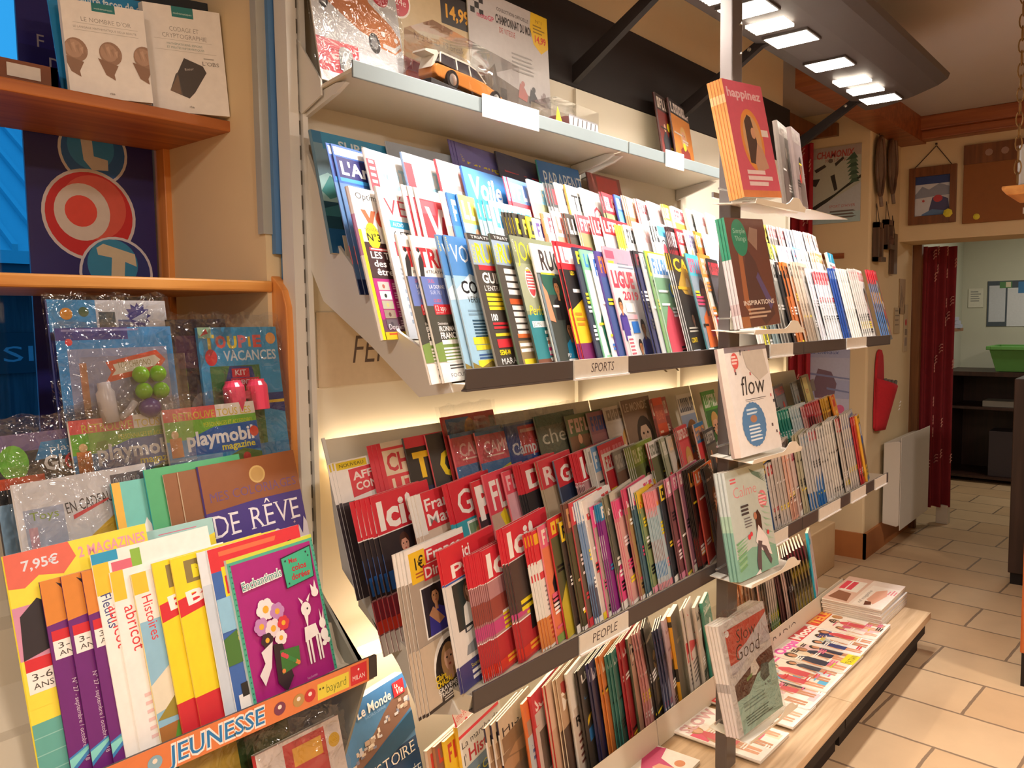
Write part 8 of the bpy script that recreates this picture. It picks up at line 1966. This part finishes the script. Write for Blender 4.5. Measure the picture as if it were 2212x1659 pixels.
# model car in its clear case
mc = empty('model_car', (1.395, 1.305, 1.905), 'orange estate model car on a dark base in a clear case', 'model car')
mc.rotation_euler = (0, R(3), R(6)); mc.scale = (1.25, 1.1, 1.25)
m = MB(); m.box(-.135, -.038, 0, .135, .038, .012); m.build('base', M_BLACK, mc, bevel=.001)
m = MB(); m.box(-.132, -.036, .012, .132, .036, .108); m.build('clear_case', BLISTER, mc)
M_ORG = mat('orange_car_paint', '#dc8a42', .25, var=.02)
side = [(-.108, .022), (-.108, .036), (-.104, .040), (-.02, .043), (.03, .043), (.07, .038), (.098, .031), (.104, .024), (.100, .018), (-.10, .018)]
v = []; n = len(side)
for sy in (-1, 1):
    for (x, z) in side: v.append((x, sy * (.027 - .004 * abs(x) / .1), z + .008))
m = MB(); m.faces(v, [tuple(range(n)), tuple(range(2 * n - 1, n - 1, -1))] + [(i, n + i, n + (i + 1) % n, (i + 1) % n) for i in range(n)]); m.build('car_body', M_ORG, mc, bevel=.003)
cab = [(-.104, .050), (-.088, .069), (-.01, .071), (.012, .068), (.042, .050)]
v = []; n = len(cab)
for sy in (-1, 1):
    for (x, z) in cab: v.append((x, sy * (.024 if z < .06 else .019), z))
m = MB(); m.faces(v, [tuple(range(n)), tuple(range(2 * n - 1, n - 1, -1))] + [(i, n + i, n + (i + 1) % n, (i + 1) % n) for i in range(n)]); m.build('car_windows', mat('dark_car_glass', '#3a3438', .12), mc)
m = MB()
for sy in (-1, 1):
    for x0, x1 in ((-.094, -.098), (-.05, -.05), (-.012, -.010), (.016, .036)): m.tube([(x0, sy * .0205, .069 if x0 < .0 else .066), (x1, sy * .0248, .050)], .0016, 6)
m.prism([(-.09, .0685), (-.01, .0715), (.012, .0685), (.012, .071), (-.01, .0745), (-.09, .072)], -.019, .019, 'Y'); m.build('roof_rails', mat('cream_roof', '#d8cfc0', .3), mc)
for (x, sy) in ((-.066, -1), (.066, -1), (-.066, 1), (.066, 1)):
    m = MB(); m.lathe([(.0165, -.005), (.0165, .005)], 18, 0, None, Matrix.Translation((x, sy * .0235, .0285)) @ Matrix.Rotation(R(90), 4, 'X')); wq = m.build('wheel', M_BLACK, mc)
    m = MB(); m.lathe([(.0105, -.0056), (.004, -.0062), (.001, -.0062)], 16, 0, None, Matrix.Translation((x, sy * .0235, .0285)) @ Matrix.Rotation(R(90) * (-1 if sy < 0 else 1), 4, 'X')); m.build('hubcap', M_CHROME, wq)
m = MB(); m.prism([(-.113, .040), (-.104, .046), (-.093, .068), (-.098, .072), (-.128, .066), (-.130, .062), (-.105, .062)], -.016, .016, 'Y'); m.build('open_tailgate', mat('cream_roof', '#d8cfc0', .3), mc)
m = MB(); m.poly([(.005, -.0385, .004), (.075, -.0385, .004), (.07, -.0385, -.014), (.015, -.0385, -.014)], 0, '#e890a4'); m.poly([(.0, -.0384, .014), (.07, -.0384, .014), (.075, -.0384, .004), (.005, -.0384, .004)], 0, '#f4eeee'); m.build('price_sticker', MATTE, mc)
# clear case with the racing bike
bk = empty('model_motorbike', (1.79, 1.315, 1.901), 'racing bike model in a clear case with yellow arrow base', 'model bike')
bk.rotation_euler = (0, R(0), R(4))
m = MB(); m.box(-.10, -.04, 0, .13, .04, .008); m.build('base', M_BLACK, bk)
m = MB(); m.box(-.095, -.038, .008, .125, .038, .085); m.build('clear_case', BLISTER, bk)
m = MB(); a = Art(.15, .05); a.r(0, 0, 1, 1, '#a8a4a4')
for k in range(6): a.p([(.06 + .15 * k, .1), (.1 + .15 * k, .1), (.18 + .15 * k, .9), (.14 + .15 * k, .9)], '#4a4646')
m.box(0, 0, 0, .15, .001, .05, 0, '#a8a4a4'); put_art(m, a, 0, 0, 0, -.0002); m.build('striped_card', PRINT, bk, loc=(-.03, -.0425, .004), rot=(R(-6), 0, 0))
m = MB(); m.lathe([(.017, -.004), (.017, .004)], 14, 0, None, Matrix.Translation((-.055, 0, .027)) @ Matrix.Rotation(R(90), 4, 'X')); m.build('wheel', M_BLACK, bk)
m = MB(); m.lathe([(.017, -.004), (.017, .004)], 14, 0, None, Matrix.Translation((.03, 0, .027)) @ Matrix.Rotation(R(90), 4, 'X')); m.build('wheel', M_BLACK, bk)
m = MB(); m.prism([(-.07, .035), (-.05, .05), (-.02, .052), (.0, .058), (.03, .062), (.045, .05), (.02, .03), (-.03, .022)], -.008, .008, 'Y'); m.build('bike_body', mat('grey_red_fairing', '#6a3a3a', .3), bk)
m = MB(); m.prism([(-.10, .012), (-.06, .012), (-.09, .06)], -.041, -.0405, 'Y'); m.build('yellow_arrow', mat('yellow_print', '#d8b41f', .5), bk)
for k, (X, c) in enumerate(((2.385, ('#3a2a26', '#d8c8bc', '#7a2a24', '#c8402c')), (2.475, ('#2a2424', '#c8b8b0', '#c87a2a', '#8a2a24')))):
    a = filler(300 + k, .2, .27, *c); ms = mag_meshes(.2, .27, .008, a, '#4a1f1c')
    place_mag(ms, (X, 1.335 - .0 * k, 1.886), (R(-9), 0, R(10)), ('dark red wrapped car magazine on the top shelf left of its orange twin', 'dark and orange car magazine on the top shelf beside the dark post')[k], 'magazine')

# ------------------------------------------------------------------ things on the pillar and picture wall
def wall_card(Y0, Y1, z0, z1, X, art, lab, name, cat, t=.006, mt=None):
    w, h = Y0 - Y1, z1 - z0
    a = Art(w, h); art(a)
    m = MB(); m.box(0, 0, 0, w, t, h, 0, '#b8b0a4'); put_art(m, a, 0, 0, 0, -.0004)
    o = m.build(name, mt or MATTE, loc=(X - t - .001, Y0, z0), rot=(0, 0, R(-90))); tag(o, lab, cat)
    return o


def art_cham(a):
    a.r(0, 0, 1, 1, '#b4bab0').r(0, .86, 1, 1, '#a89a94').t('CHAMONIX', .14, .86, .085, '#a84a4a', w=.72, b=.03, sh=.1).t('MONT-BLANC', .32, .80, .045, '#a8605a', w=.42)
    a.p([(0, .2), (.2, .28), (.5, .38), (.8, .52), (1, .6), (1, .56), (.7, .44), (.4, .3), (.0, .12)], '#2a2c28').r(0, 0, 1, .14, '#a8c4cc').p([(.0, .14), (.3, .26), (1, .5), (1, .14)], '#b8c0c8')
    a.p([(.1, .72), (.3, .78), (.34, .75), (.14, .68)], '#3a3634').p([(.5, .78), (.66, .86), (.68, .83), (.52, .74)], '#3a3634').e(.42, .82, .03, '#6a625c').p([(.42, .62), (.5, .64), (.56, .44), (.5, .42)], '#33302e').p([(.02, .6), (.22, .6), (.14, .5), (.04, .52)], '#33302e')
    for k in range(7): a.p([(.86 - .08 - .004 * k * 3, .5 + .05 * k), (.86 + .12 - .006 * k, .52 + .05 * k), (.87, .6 + .05 * k)], ('#3f5a4a', '#55705c')[k % 2])
    a.t('SPORT D\'HIVER', .4, .2, .035, '#b86a6a', w=.5, sh=.1).bars(.42, .14, .95, 3, .04, '#6a5f5c', .5, 3)


wall_card(1.767, 1.475, 1.950, 2.385, 4.85, art_cham, 'skiing poster lettered CHAMONIX on the pillar', 'wall_poster', 'poster')
wall_card(1.775, 1.515, .80, 1.235, 4.85, lambda a: a.r(0, 0, 1, 1, '#a9b0d4').r(0, .55, 1, .85, '#b8bcd8').bars(.02, .97, .9, 1, .05, '#5a6a9a', .5).p([(.2, .5), (.3, .7), (.6, .66), (.72, .5), (.66, .3), (.24, .3)], '#7a6478').p([(0, .5), (.2, .56), (.26, .4), (0, .34)], '#8f8a86').r(0, 0, 1, .3, '#c0c2dc').t('Les chevaux', .05, .9, .05, '#4a5a9a', w=.7, sh=.3).e(.8, .16, .06, '#d86a9a').e(.7, .12, .05, '#d86a9a').p([(.0, .62), (1, .56), (1, .58), (0, .65)], '#7f88b4').p([(.5, .42), (1, .38), (1, .4), (.5, .45)], '#7f88b4'), 'bluish snow photograph poster with handwriting, low on the pillar', 'wall_poster', 'poster')
m = MB(); m.box(4.842, 1.56, 1.745, 4.849, 1.72, 1.775); o = m.build('wall_ledge', M_BEAM); tag(o, 'small brown wooden batten under the skiing poster', 'batten')

# framed picture hung by a string
fr = empty('framed_picture', (5.428, 1.235, 1.96), 'brown wood framed mountain picture hung from a string above the passage', 'picture')
M_FRAME = wood('brown_frame_wood', '#7d4c28', '#653a1c', 'Z', knots=False)
m = MB()
for (y0, y1, z0, z1) in ((-.13, -.095, 0, .34), (.095, .13, 0, .34), (-.095, .095, 0, .05), (-.095, .095, .285, .34)): m.box(-.022, y0, z0, -.002, y1, z1)
m.build('frame', M_FRAME, fr, bevel=.002)
a = Art(.19, .235); a.r(0, 0, 1, 1, '#c8ccd8').r(0, .8, 1, 1, '#2a3f7a').p([(0, .55), (.2, .75), (.4, .66), (.7, .8), (1, .7), (1, .5), (0, .45)], '#8a92a8').p([(.4, .12), (.5, .45), (.7, .5), (.95, .4), (1, .1)], '#4a4a72').e(.66, .42, .09, '#b8404a', 1.2).star(.24, .38, .05, '#b84a52', 6).p([(.2, .04), (.5, .16), (1, .08), (1, 0), (.2, 0)], '#5a7aa8')
m = MB(); put_art(m, a); m.box(0, 0.0002, 0, .19, .004, .235, 0, '#c8ccd8'); m.build('picture', MATTE, fr, loc=(-.008, .095, .05), rot=(0, 0, R(-90)))
m = MB(); m.tube([(-.012, .105, .335), (-.006, -.015, .46)], .0025, 5); m.tube([(-.006, -.015, .46), (-.012, -.105, .335)], .0025, 5); m.lathe([(.006, 0), (.006, .01)], 8, 0, None, Matrix.Translation((-.012, -.015, .465))); m.build('hanging_string', M_INK, fr)
a = Art(.06, .05)
m = MB(); m.lathe([(.026, 0), (.026, .003), (.012, .008)], 7, 0, None, Matrix.Translation((-.024, -.09, .055)) @ Matrix.Rotation(R(-90), 4, 'Y')); m.build('yellow_tag', mat('yellow_tag', '#d8cc3a', .6), fr)
cb = empty('cork_board', (5.428, .88, 1.945), 'brown pin board with a dark carved top strip above the passage', 'board')
m = MB(); m.box(-.018, -.19, 0, -.001, .19, .45); m.build('board', mat('brown_board', '#8a5426', .7, var=.1, scale=30), cb, bevel=.002)
m = MB(); m.box(-.024, -.19, .34, -.018, .19, .45); m.build('top_strip', M_FRAME, cb)
m = MB(); m.lathe([(.018, 0), (.018, .003), (.008, .006)], 9, 0, None, Matrix.Translation((-.019, .115, .035)) @ Matrix.Rotation(R(-90), 4, 'Y')); m.build('yellow_tag', mat('yellow_tag', '#d8cc3a', .6), cb)
m = MB(); m.box(-.0195, -.15, .03, -.0182, -.115, .065); m.build('paper_note', M_WHITE, cb)
for k, (yy, c) in enumerate(((.06, 0), (-.02, 0), (-.09, 0))):
    m = MB(); m.lathe([(.02, 0), (.02, .004)], 10, 0, None, Matrix.Translation((-.0245, yy, .395)) @ Matrix.Rotation(R(-90), 4, 'Y')); m.build('carved_heart', mat('pale_carving', '#9a7a6c', .7), cb)

# snowshoes
for i, (X, z, ln) in enumerate(((4.93, 2.09, .33), (5.17, 2.13, .33))):
    o = empty('wooden_snowshoe', (X, 1.415, z), ('worn wooden snowshoe hanging at the pillar corner', 'worn wooden snowshoe hanging beside the pillar corner one')[i], 'snowshoe', 'pair of wooden snowshoes')
    pts = []
    for k in range(25):
        t = k / 24 * 2 * math.pi; zz = ln / 2 - ln / 2 * math.cos(t); wd = .075 * math.sin(t) * (1.0 if zz > ln * .3 else .8)
        pts.append((wd, -.022, zz))
    m = MB(); m.tube(pts, .010, 8); m.build('bent_frame', M_DRIFT, o, smooth=True)
    m = MB(); m.tube(pts[:1] + [(0, -.03, -.06)], .011, 8)
    pl_ = [(p[0] * .96, -.022, p[2]) for p in pts[:-1]]
    m.poly([(x, -.018, z_) for x, y, z_ in pl_]); m.build('webbing', mat('hide_webbing', '#7d6a5e', .8, var=.3, scale=60, bump=.4), o)
    m = MB(); m.tube([(0, -.012, ln), (0, -.004, ln + .05)], .002, 5); m.build('strap', M_INK, o)
for i, (X, z, w, h, lab) in enumerate(((4.93, 1.72, .10, .22, 'small weathered wooden frame hung by string under the snowshoes'), (5.12, 1.80, .12, .17, 'small wooden bird feeder hung by string beside the weathered frame'), (5.25, 1.66, .07, .24, 'narrow weathered board with carved notch by the bird feeder'))):
    o = empty('wooden_ornament', (X, 1.418, z), lab, 'ornament')
    m = MB()
    if i == 2: m.box(-w / 2, -.03, 0, w / 2, -.004, h)
    else:
        m.box(-w / 2, -.035, 0, -w / 2 + .022, -.004, h); m.box(w / 2 - .022, -.035, 0, w / 2, -.004, h); m.box(-w / 2, -.035, h - .03, w / 2, -.004, h); m.box(-w / 2, -.05, 0, w / 2, -.004, .025)
    m.build('frame', M_DRIFT, o)
    m = MB(); m.tube([(-w / 3, -.015, h), (0, -.006, h + .11)], .002, 5); m.tube([(0, -.006, h + .11), (w / 3, -.015, h)], .002, 5); m.build('string', M_INK, o)
    if i == 1:
        m = MB(); m.lathe([(.02, 0), (.024, .03), (.008, .055)], 10, 0, None, Matrix.Translation((0, -.03, .025))); m.build('figure', mat('brown_figure', '#5f4030', .7), o)
for i, (X, z, w, h, c, lab) in enumerate(((5.46, 1.42, .13, .22, '#a88a66', 'wire line drawing card on the wall left of the passage'), (5.58, 1.18, .09, .30, '#c8b496', 'narrow hanging card with a red dot by the passage'), (5.36, 1.30, .12, .16, '#bca684', 'pale note pinned above the red felt slipper'))):
    a = Art(w, h); a.r(0, 0, 1, 1, c)
    if i == 0:
        for k in range(6): a.p([(.1 + .12 * k, .2 + .1 * (k % 3)), (.16 + .12 * k, .2 + .1 * (k % 3)), (.3 + .1 * k, .8 - .08 * k), (.26 + .1 * k, .8 - .08 * k)], '#5a4636')
    elif i == 1: a.e(.45, .62, .07, '#c03440').r(.2, .35, .8, .48, '#8a7a6c').r(.2, .12, .8, .3, '#9a8a80')
    else: a.bars(.1, .85, .9, 4, .18, '#8a7860', .3, 2)
    m = MB(); m.box(0, 0, 0, w, .003, h, 0, c); put_art(m, a, 0, 0, 0, -.0004)
    o = m.build('wall_note', MATTE, loc=(X, 1.4155, z)); tag(o, lab, 'note')

# red felt slipper pocket with gloves
sp = empty('felt_slipper_pocket', (5.05, 1.418, .735), 'big red felt slipper used as a wall pocket on the pillar side', 'wall pocket')
M_FELT = mat('red_felt', '#b8202c', .9, var=.12, scale=60, bump=.25)
out = [(-.085, .02), (-.06, 0), (.0, -.005), (.05, .01), (.075, .06), (.085, .14), (.08, .26), (.065, .38), (.05, .44), (.02, .475), (-.02, .48), (-.05, .46), (-.07, .40), (-.08, .28), (-.09, .12)]
m = MB(); m.prism(out, -.016, -.002, 'Y'); m.build('sole', M_FELT, sp, bevel=.004)
v = []; nu, nv = 10, 8
m = MB()
def pk_(u, vv):
    z = .005 + vv * (.28 - .10 * u * 0)
    zt = .31 - .09 * u
    z = .005 + vv * zt
    x = -.088 + u * .172 + .12 * vv * (u ** 2) * .9
    d = -.018 - .085 * math.sin(math.pi * min(1, max(0, u))) * (.35 + .65 * vv)
    return (x, d, z)
m.grid(pk_, nu, nv); m.build('pocket', M_FELT, sp, smooth=True, solid=.006)
m = MB()
for k, (x, dx) in enumerate(((-.02, -.01), (.02, .02), (.06, .05), (.09, .1))): m.tube([(x, -.05, .16), (x + dx * .5, -.055, .25), (x + dx, -.05, .31 - .01 * k)], .016, 8, r2=.010)
m.build('grey_gloves', mat('grey_wool', '#6a625c', .95, var=.3, scale=50), sp, smooth=True)
a = Art(.05, .06)
m = MB()
for k in range(3): m.tube([(.05 + .012 * k, -.105, .12 + .02 * k), (.06 + .015 * k, -.108, .13 + .02 * k), (.07 + .01 * k, -.103, .12 + .025 * k)], .0022, 5)
m.build('embroidery', M_WHITE, sp)

# radiator
rd = empty('wall_radiator', (5.45, 1.41, .16), 'white panel convector radiator on the wall left of the passage', 'radiator')
M_RAD = mat('white_radiator', '#cfc8be', .5, var=.03)
m = MB(); m.prism([(-.11, .0), (-.095, -.012), (-.015, .0), (-.015, .49), (-.095, .505), (-.11, .5)], -.33, .33, 'X'); m.build('casing', M_RAD, rd, bevel=.004)
m = MB(); m.prism([(-.116, -.03), (-.112, -.03), (-.112, .53), (-.116, .53)], -.335, .335, 'X'); m.build('front_panel', M_RAD, rd, bevel=.002)
m = MB(); m.box(-.2, -.02, .08, -.16, 0, .42); m.box(.16, -.02, .08, .2, 0, .42); m.build('wall_bracket', M_BLACK, rd)


# curtains
def curtain(X0, Y0, X1, Y1, z0, z1, amp, waves, m_, name, lab, pattern=False):
    o = empty(name, (X0, Y0, z0), lab, 'curtain')
    d = Vector((X1 - X0, Y1 - Y0, 0)); nrm = Vector((-d.y, d.x, 0)).normalized()
    m = MB()
    def f(u, v):
        p = d * u + nrm * amp * math.sin(u * waves * 2 * math.pi + .6 * math.sin(v * 3)) * (1 - .2 * v) + Vector((0, 0, v * (z1 - z0)))
        return tuple(p)
    m.grid(f, waves * 12, 16)
    if pattern:
        e = m; rg = random.Random(2)
        for k in range(26):
            u = rg.uniform(.06, .94); v = rg.uniform(.02, .97)
            for q in range(3):
                a_ = Vector(f(min(.99, u + .0), min(1, v + .012 * q))) - nrm * .006; b_ = Vector(f(min(.99, u + .05), min(1, v + .012 * q + .01))) - nrm * .006
                e.tube([a_, (a_ + b_) / 2 + Vector((0, 0, .008)), b_], .004, 5, 1)
    m.build('cloth', [m_, mat('pale_pink_thread', '#c88a84', .9)], o, smooth=True)
    return o


M_REDC = mat('dark_red_cloth', '#7a1420', .85, var=.15, scale=25)
M_REDC2 = mat('red_cloth', '#a3202c', .85, var=.15, scale=25)
curtain(5.86, 1.41, 6.02, 1.21, .12, 1.86, .025, 4, M_REDC, 'door_curtain', 'dark red door curtain with pale stitched motifs gathered in the passage', True)
m = MB(); m.box(5.99, 1.215, 0.0, 6.05, 1.29, .13); o = m.build('skirting_socket', M_RAD, bevel=.004); tag(o, 'white socket box on the floor below the dark red door curtain', 'socket')
curtain(4.80, 1.93, 4.83, 1.74, .35, 2.42, .02, 4, M_REDC2, 'recess_curtain', 'red curtain hanging in the recess behind the end of the rack', True)
cr = empty('curtain_rail', (4.60, 1.80, 2.46), 'brown carved wooden curtain rail over the red recess curtain', 'rail')
m = MB(); m.box(-.5, -.09, -.02, .22, -.06, .05); m.tube([(-.5, -.08, .02), (-.56, -.09, .05), (-.58, -.1, -.02), (-.52, -.1, -.06)], .022, 8); m.build('rail', M_FRAME, cr); m = MB(); m.box(.20, -.2, -.02, .24, .13, .05); m.build('end_board', M_FRAME, cr)

# hanging tray on chains
ht = empty('hanging_tray', (3.0, .275, 1.775), 'small pine tray hanging from chains at the edge of the aisle', 'tray')
m = MB(); m.prism([(-.19, .0), (.175, .0), (.19, .018), (.19, .028), (-.19, .028)], -.12, .12, 'X'); m.build('tray_board', M_PINEL, ht, bevel=.003)
M_BRASS = mat('old_brass', '#7a5a30', .4, metal=.7)
for (cx, cy) in ((-.08, .155), (.08, .155), (-.08, -.16), (.08, -.16)):
    m = MB(); z = .028
    while z < .78:
        lk = []
        for k in range(13):
            t = k / 12 * 2 * math.pi
            p = (.009 * math.sin(t), 0) if int(round(z / .036)) % 2 else (0, .009 * math.sin(t))
            lk.append((cx + p[0], cy + p[1], z + .022 - .022 * math.cos(t)))
        m.tube(lk, .0022, 5, caps=False); z += .036
    m.lathe([(.018, .775), (.018, .80), (.012, .805)], 10, 0, None, Matrix.Translation((cx, cy, 0))); m.tube([(cx, cy, .76), (cx, cy, .80)], .005, 6)
    m.build('chain', M_BRASS, ht)
dv = empty('display_clock', (3.0, .345, 1.8035), 'silver and black boxed gadget on the small hanging tray', 'gadget')
m = MB(); m.box(-.06, -.12, 0, .06, .09, .13); m.build('casing', mat('silver_plastic', '#c8ccd2', .3, metal=.3), dv, bevel=.01)
m = MB(); m.box(-.0625, -.115, .045, -.06, .04, .12); m.build('dark_screen', mat('black_gloss', '#1f1c1e', .1), dv)
m = MB(); m.box(-.063, -.1, .01, -.06, .03, .035); m.build('grey_panel', M_LIGHTGREY, dv)

# counter and dark cabinet at the edge of the aisle
ct = empty('shop_counter', (3.9, .10, 0), 'red brown wooden counter with black plinth at the edge of the aisle', 'counter')
m = MB(); m.box(-.38, -1.2, .13, .38, .355, .95); m.build('carcass', M_COUNTER, ct, bevel=.004)
m = MB(); m.box(-.375, -1.19, 0, .375, .35, .13); m.build('plinth', M_BLACK, ct)
m = MB(); m.box(-.40, -1.22, .95, .40, .36, .98); m.build('top', M_COUNTER, ct, bevel=.004)
dc = empty('dark_cabinet', (5.05, .45, 0), 'dark wooden cabinet standing beside the passage opening', 'cabinet')
m = MB(); m.box(-.2, -.4, 0.06, .2, .245, 1.08); m.build('carcass', wood('dark_cabinet_wood', '#3a2620', '#2a1a16', 'Z', knots=False), dc, bevel=.004)
m = MB(); m.box(-.19, -.39, 0, .19, .235, .06); m.build('plinth', M_BLACK, dc)

# ------------------------------------------------------------------ back room
cb2 = empty('back_room_cabinet', (7.9, 1.1, 0), 'dark open cabinet under the green crate in the back room', 'cabinet')
M_DW = wood('dark_brown_wood', '#3a2018', '#2a1610', 'Z', knots=False)
m = MB(); m.box(-.28, .46, 0, .28, .50, .90); m.build('side_panel', M_DW, cb2); m = MB(); m.box(-.28, -.72, 0, .28, -.68, .90); m.build('side_panel', M_DW, cb2)
m = MB(); m.box(-.30, -.74, .90, .30, .52, .935); m.build('top', M_DW, cb2)
m = MB(); m.box(-.27, -.68, .62, .27, .46, .64); m.build('shelf_board', M_DW, cb2); m = MB(); m.box(-.27, -.68, .04, .27, .46, .06); m.build('shelf_board', M_DW, cb2)
m = MB(); m.box(.26, -.68, 0, .28, .46, .90); m.build('back_panel', M_DW, cb2)
gc = empty('green_crate', (7.85, .95, .937), 'green plastic crate on the dark cabinet in the back room', 'crate')
m = MB(); v = [(-.2, -.28, .004), (.2, -.28, .004), (.2, .28, .004), (-.2, .28, .004), (-.23, -.33, .19), (.23, -.33, .19), (.23, .33, .19), (-.23, .33, .19)]
m.faces(v, [(3, 2, 1, 0), (0, 1, 5, 4), (1, 2, 6, 5), (2, 3, 7, 6), (3, 0, 4, 7)]); m.build('crate_body', mat('green_plastic', '#5f9a4c', .5), gc, solid=.006)
m = MB()
for (x0, y0, x1, y1) in ((-.25, -.35, .25, -.32), (-.25, .32, .25, .35), (-.25, -.32, -.22, .32), (.22, -.32, .25, .32)): m.box(x0, y0, .18, x1, y1, .21)
m.build('rim', mat('green_plastic', '#5f9a4c', .5), gc, bevel=.004)
for k, (yy, zz, w, h, c, lab) in enumerate(((1.12, .06, .30, .38, '#3a3034', 'dark carton inside the back room cabinet'), (.80, .06, .22, .22, '#b8aea4', 'pale carton inside the back room cabinet'), (1.05, .64, .55, .05, '#9a948c', 'flat grey folder on the upper shelf of the back room cabinet'))):
    m = MB(); m.box(-.12, -w / 2, 0, .12, w / 2, h); o = m.build('storage_box', mat('carton_%d' % k, c, .7), loc=(7.80, yy, zz + .001), bevel=.003); tag(o, lab, 'box')
wall_card(1.42, .95, 1.30, 1.70, 8.3, lambda a: a.r(0, 0, 1, 1, '#4a5460').r(.03, .1, .3, .9, '#c8ccd6').r(.33, .0, .62, .84, '#d8dae2').r(.64, .06, .97, .7, '#c0c6d4').r(.2, .84, .4, .98, '#5a8a5a').r(.5, .72, .9, .97, '#3f7ab0').r(.3, .86, .38, .97, '#e0d4b8'), 'notice board with pinned papers in the back room', 'notice_board', 'board')
wall_card(1.57, 1.45, 1.47, 1.64, 8.3, lambda a: a.r(0, 0, 1, 1, '#d8d6c8').bars(.15, .8, .85, 5, .12, '#8a8c88', .4, 2), 'single white paper pinned beside the notice board', 'paper_notice', 'paper')
ws = empty('wall_shelf', (7.0, 1.62, 1.28), 'small wooden shelf with papers on the back room side wall', 'shelf')
m = MB(); m.box(-.25, -.22, 0, .25, -.002, .025); m.build('shelf_board', M_FRAME, ws); m = MB(); m.prism([(-.002, -.12), (-.002, 0), (-.18, 0)], -.2, -.18, 'X'); m.build('bracket', M_FRAME, ws)
for k in range(3):
    m = MB(); m.box(-.15, -.1, 0, .15, .1, .028); o = m.build('paper_stack', mat('grey_papers', '#8a8e9c', .8, var=.2, scale=40), loc=(7.0, 1.5, 1.306 + .029 * k), rot=(0, 0, .1 * k - .1)); tag(o, ('lowest bundle of grey papers on the small wall shelf', 'middle bundle of grey papers on the small wall shelf', 'top bundle of grey papers on the small wall shelf')[k], 'papers', 'bundles of papers on the wall shelf')
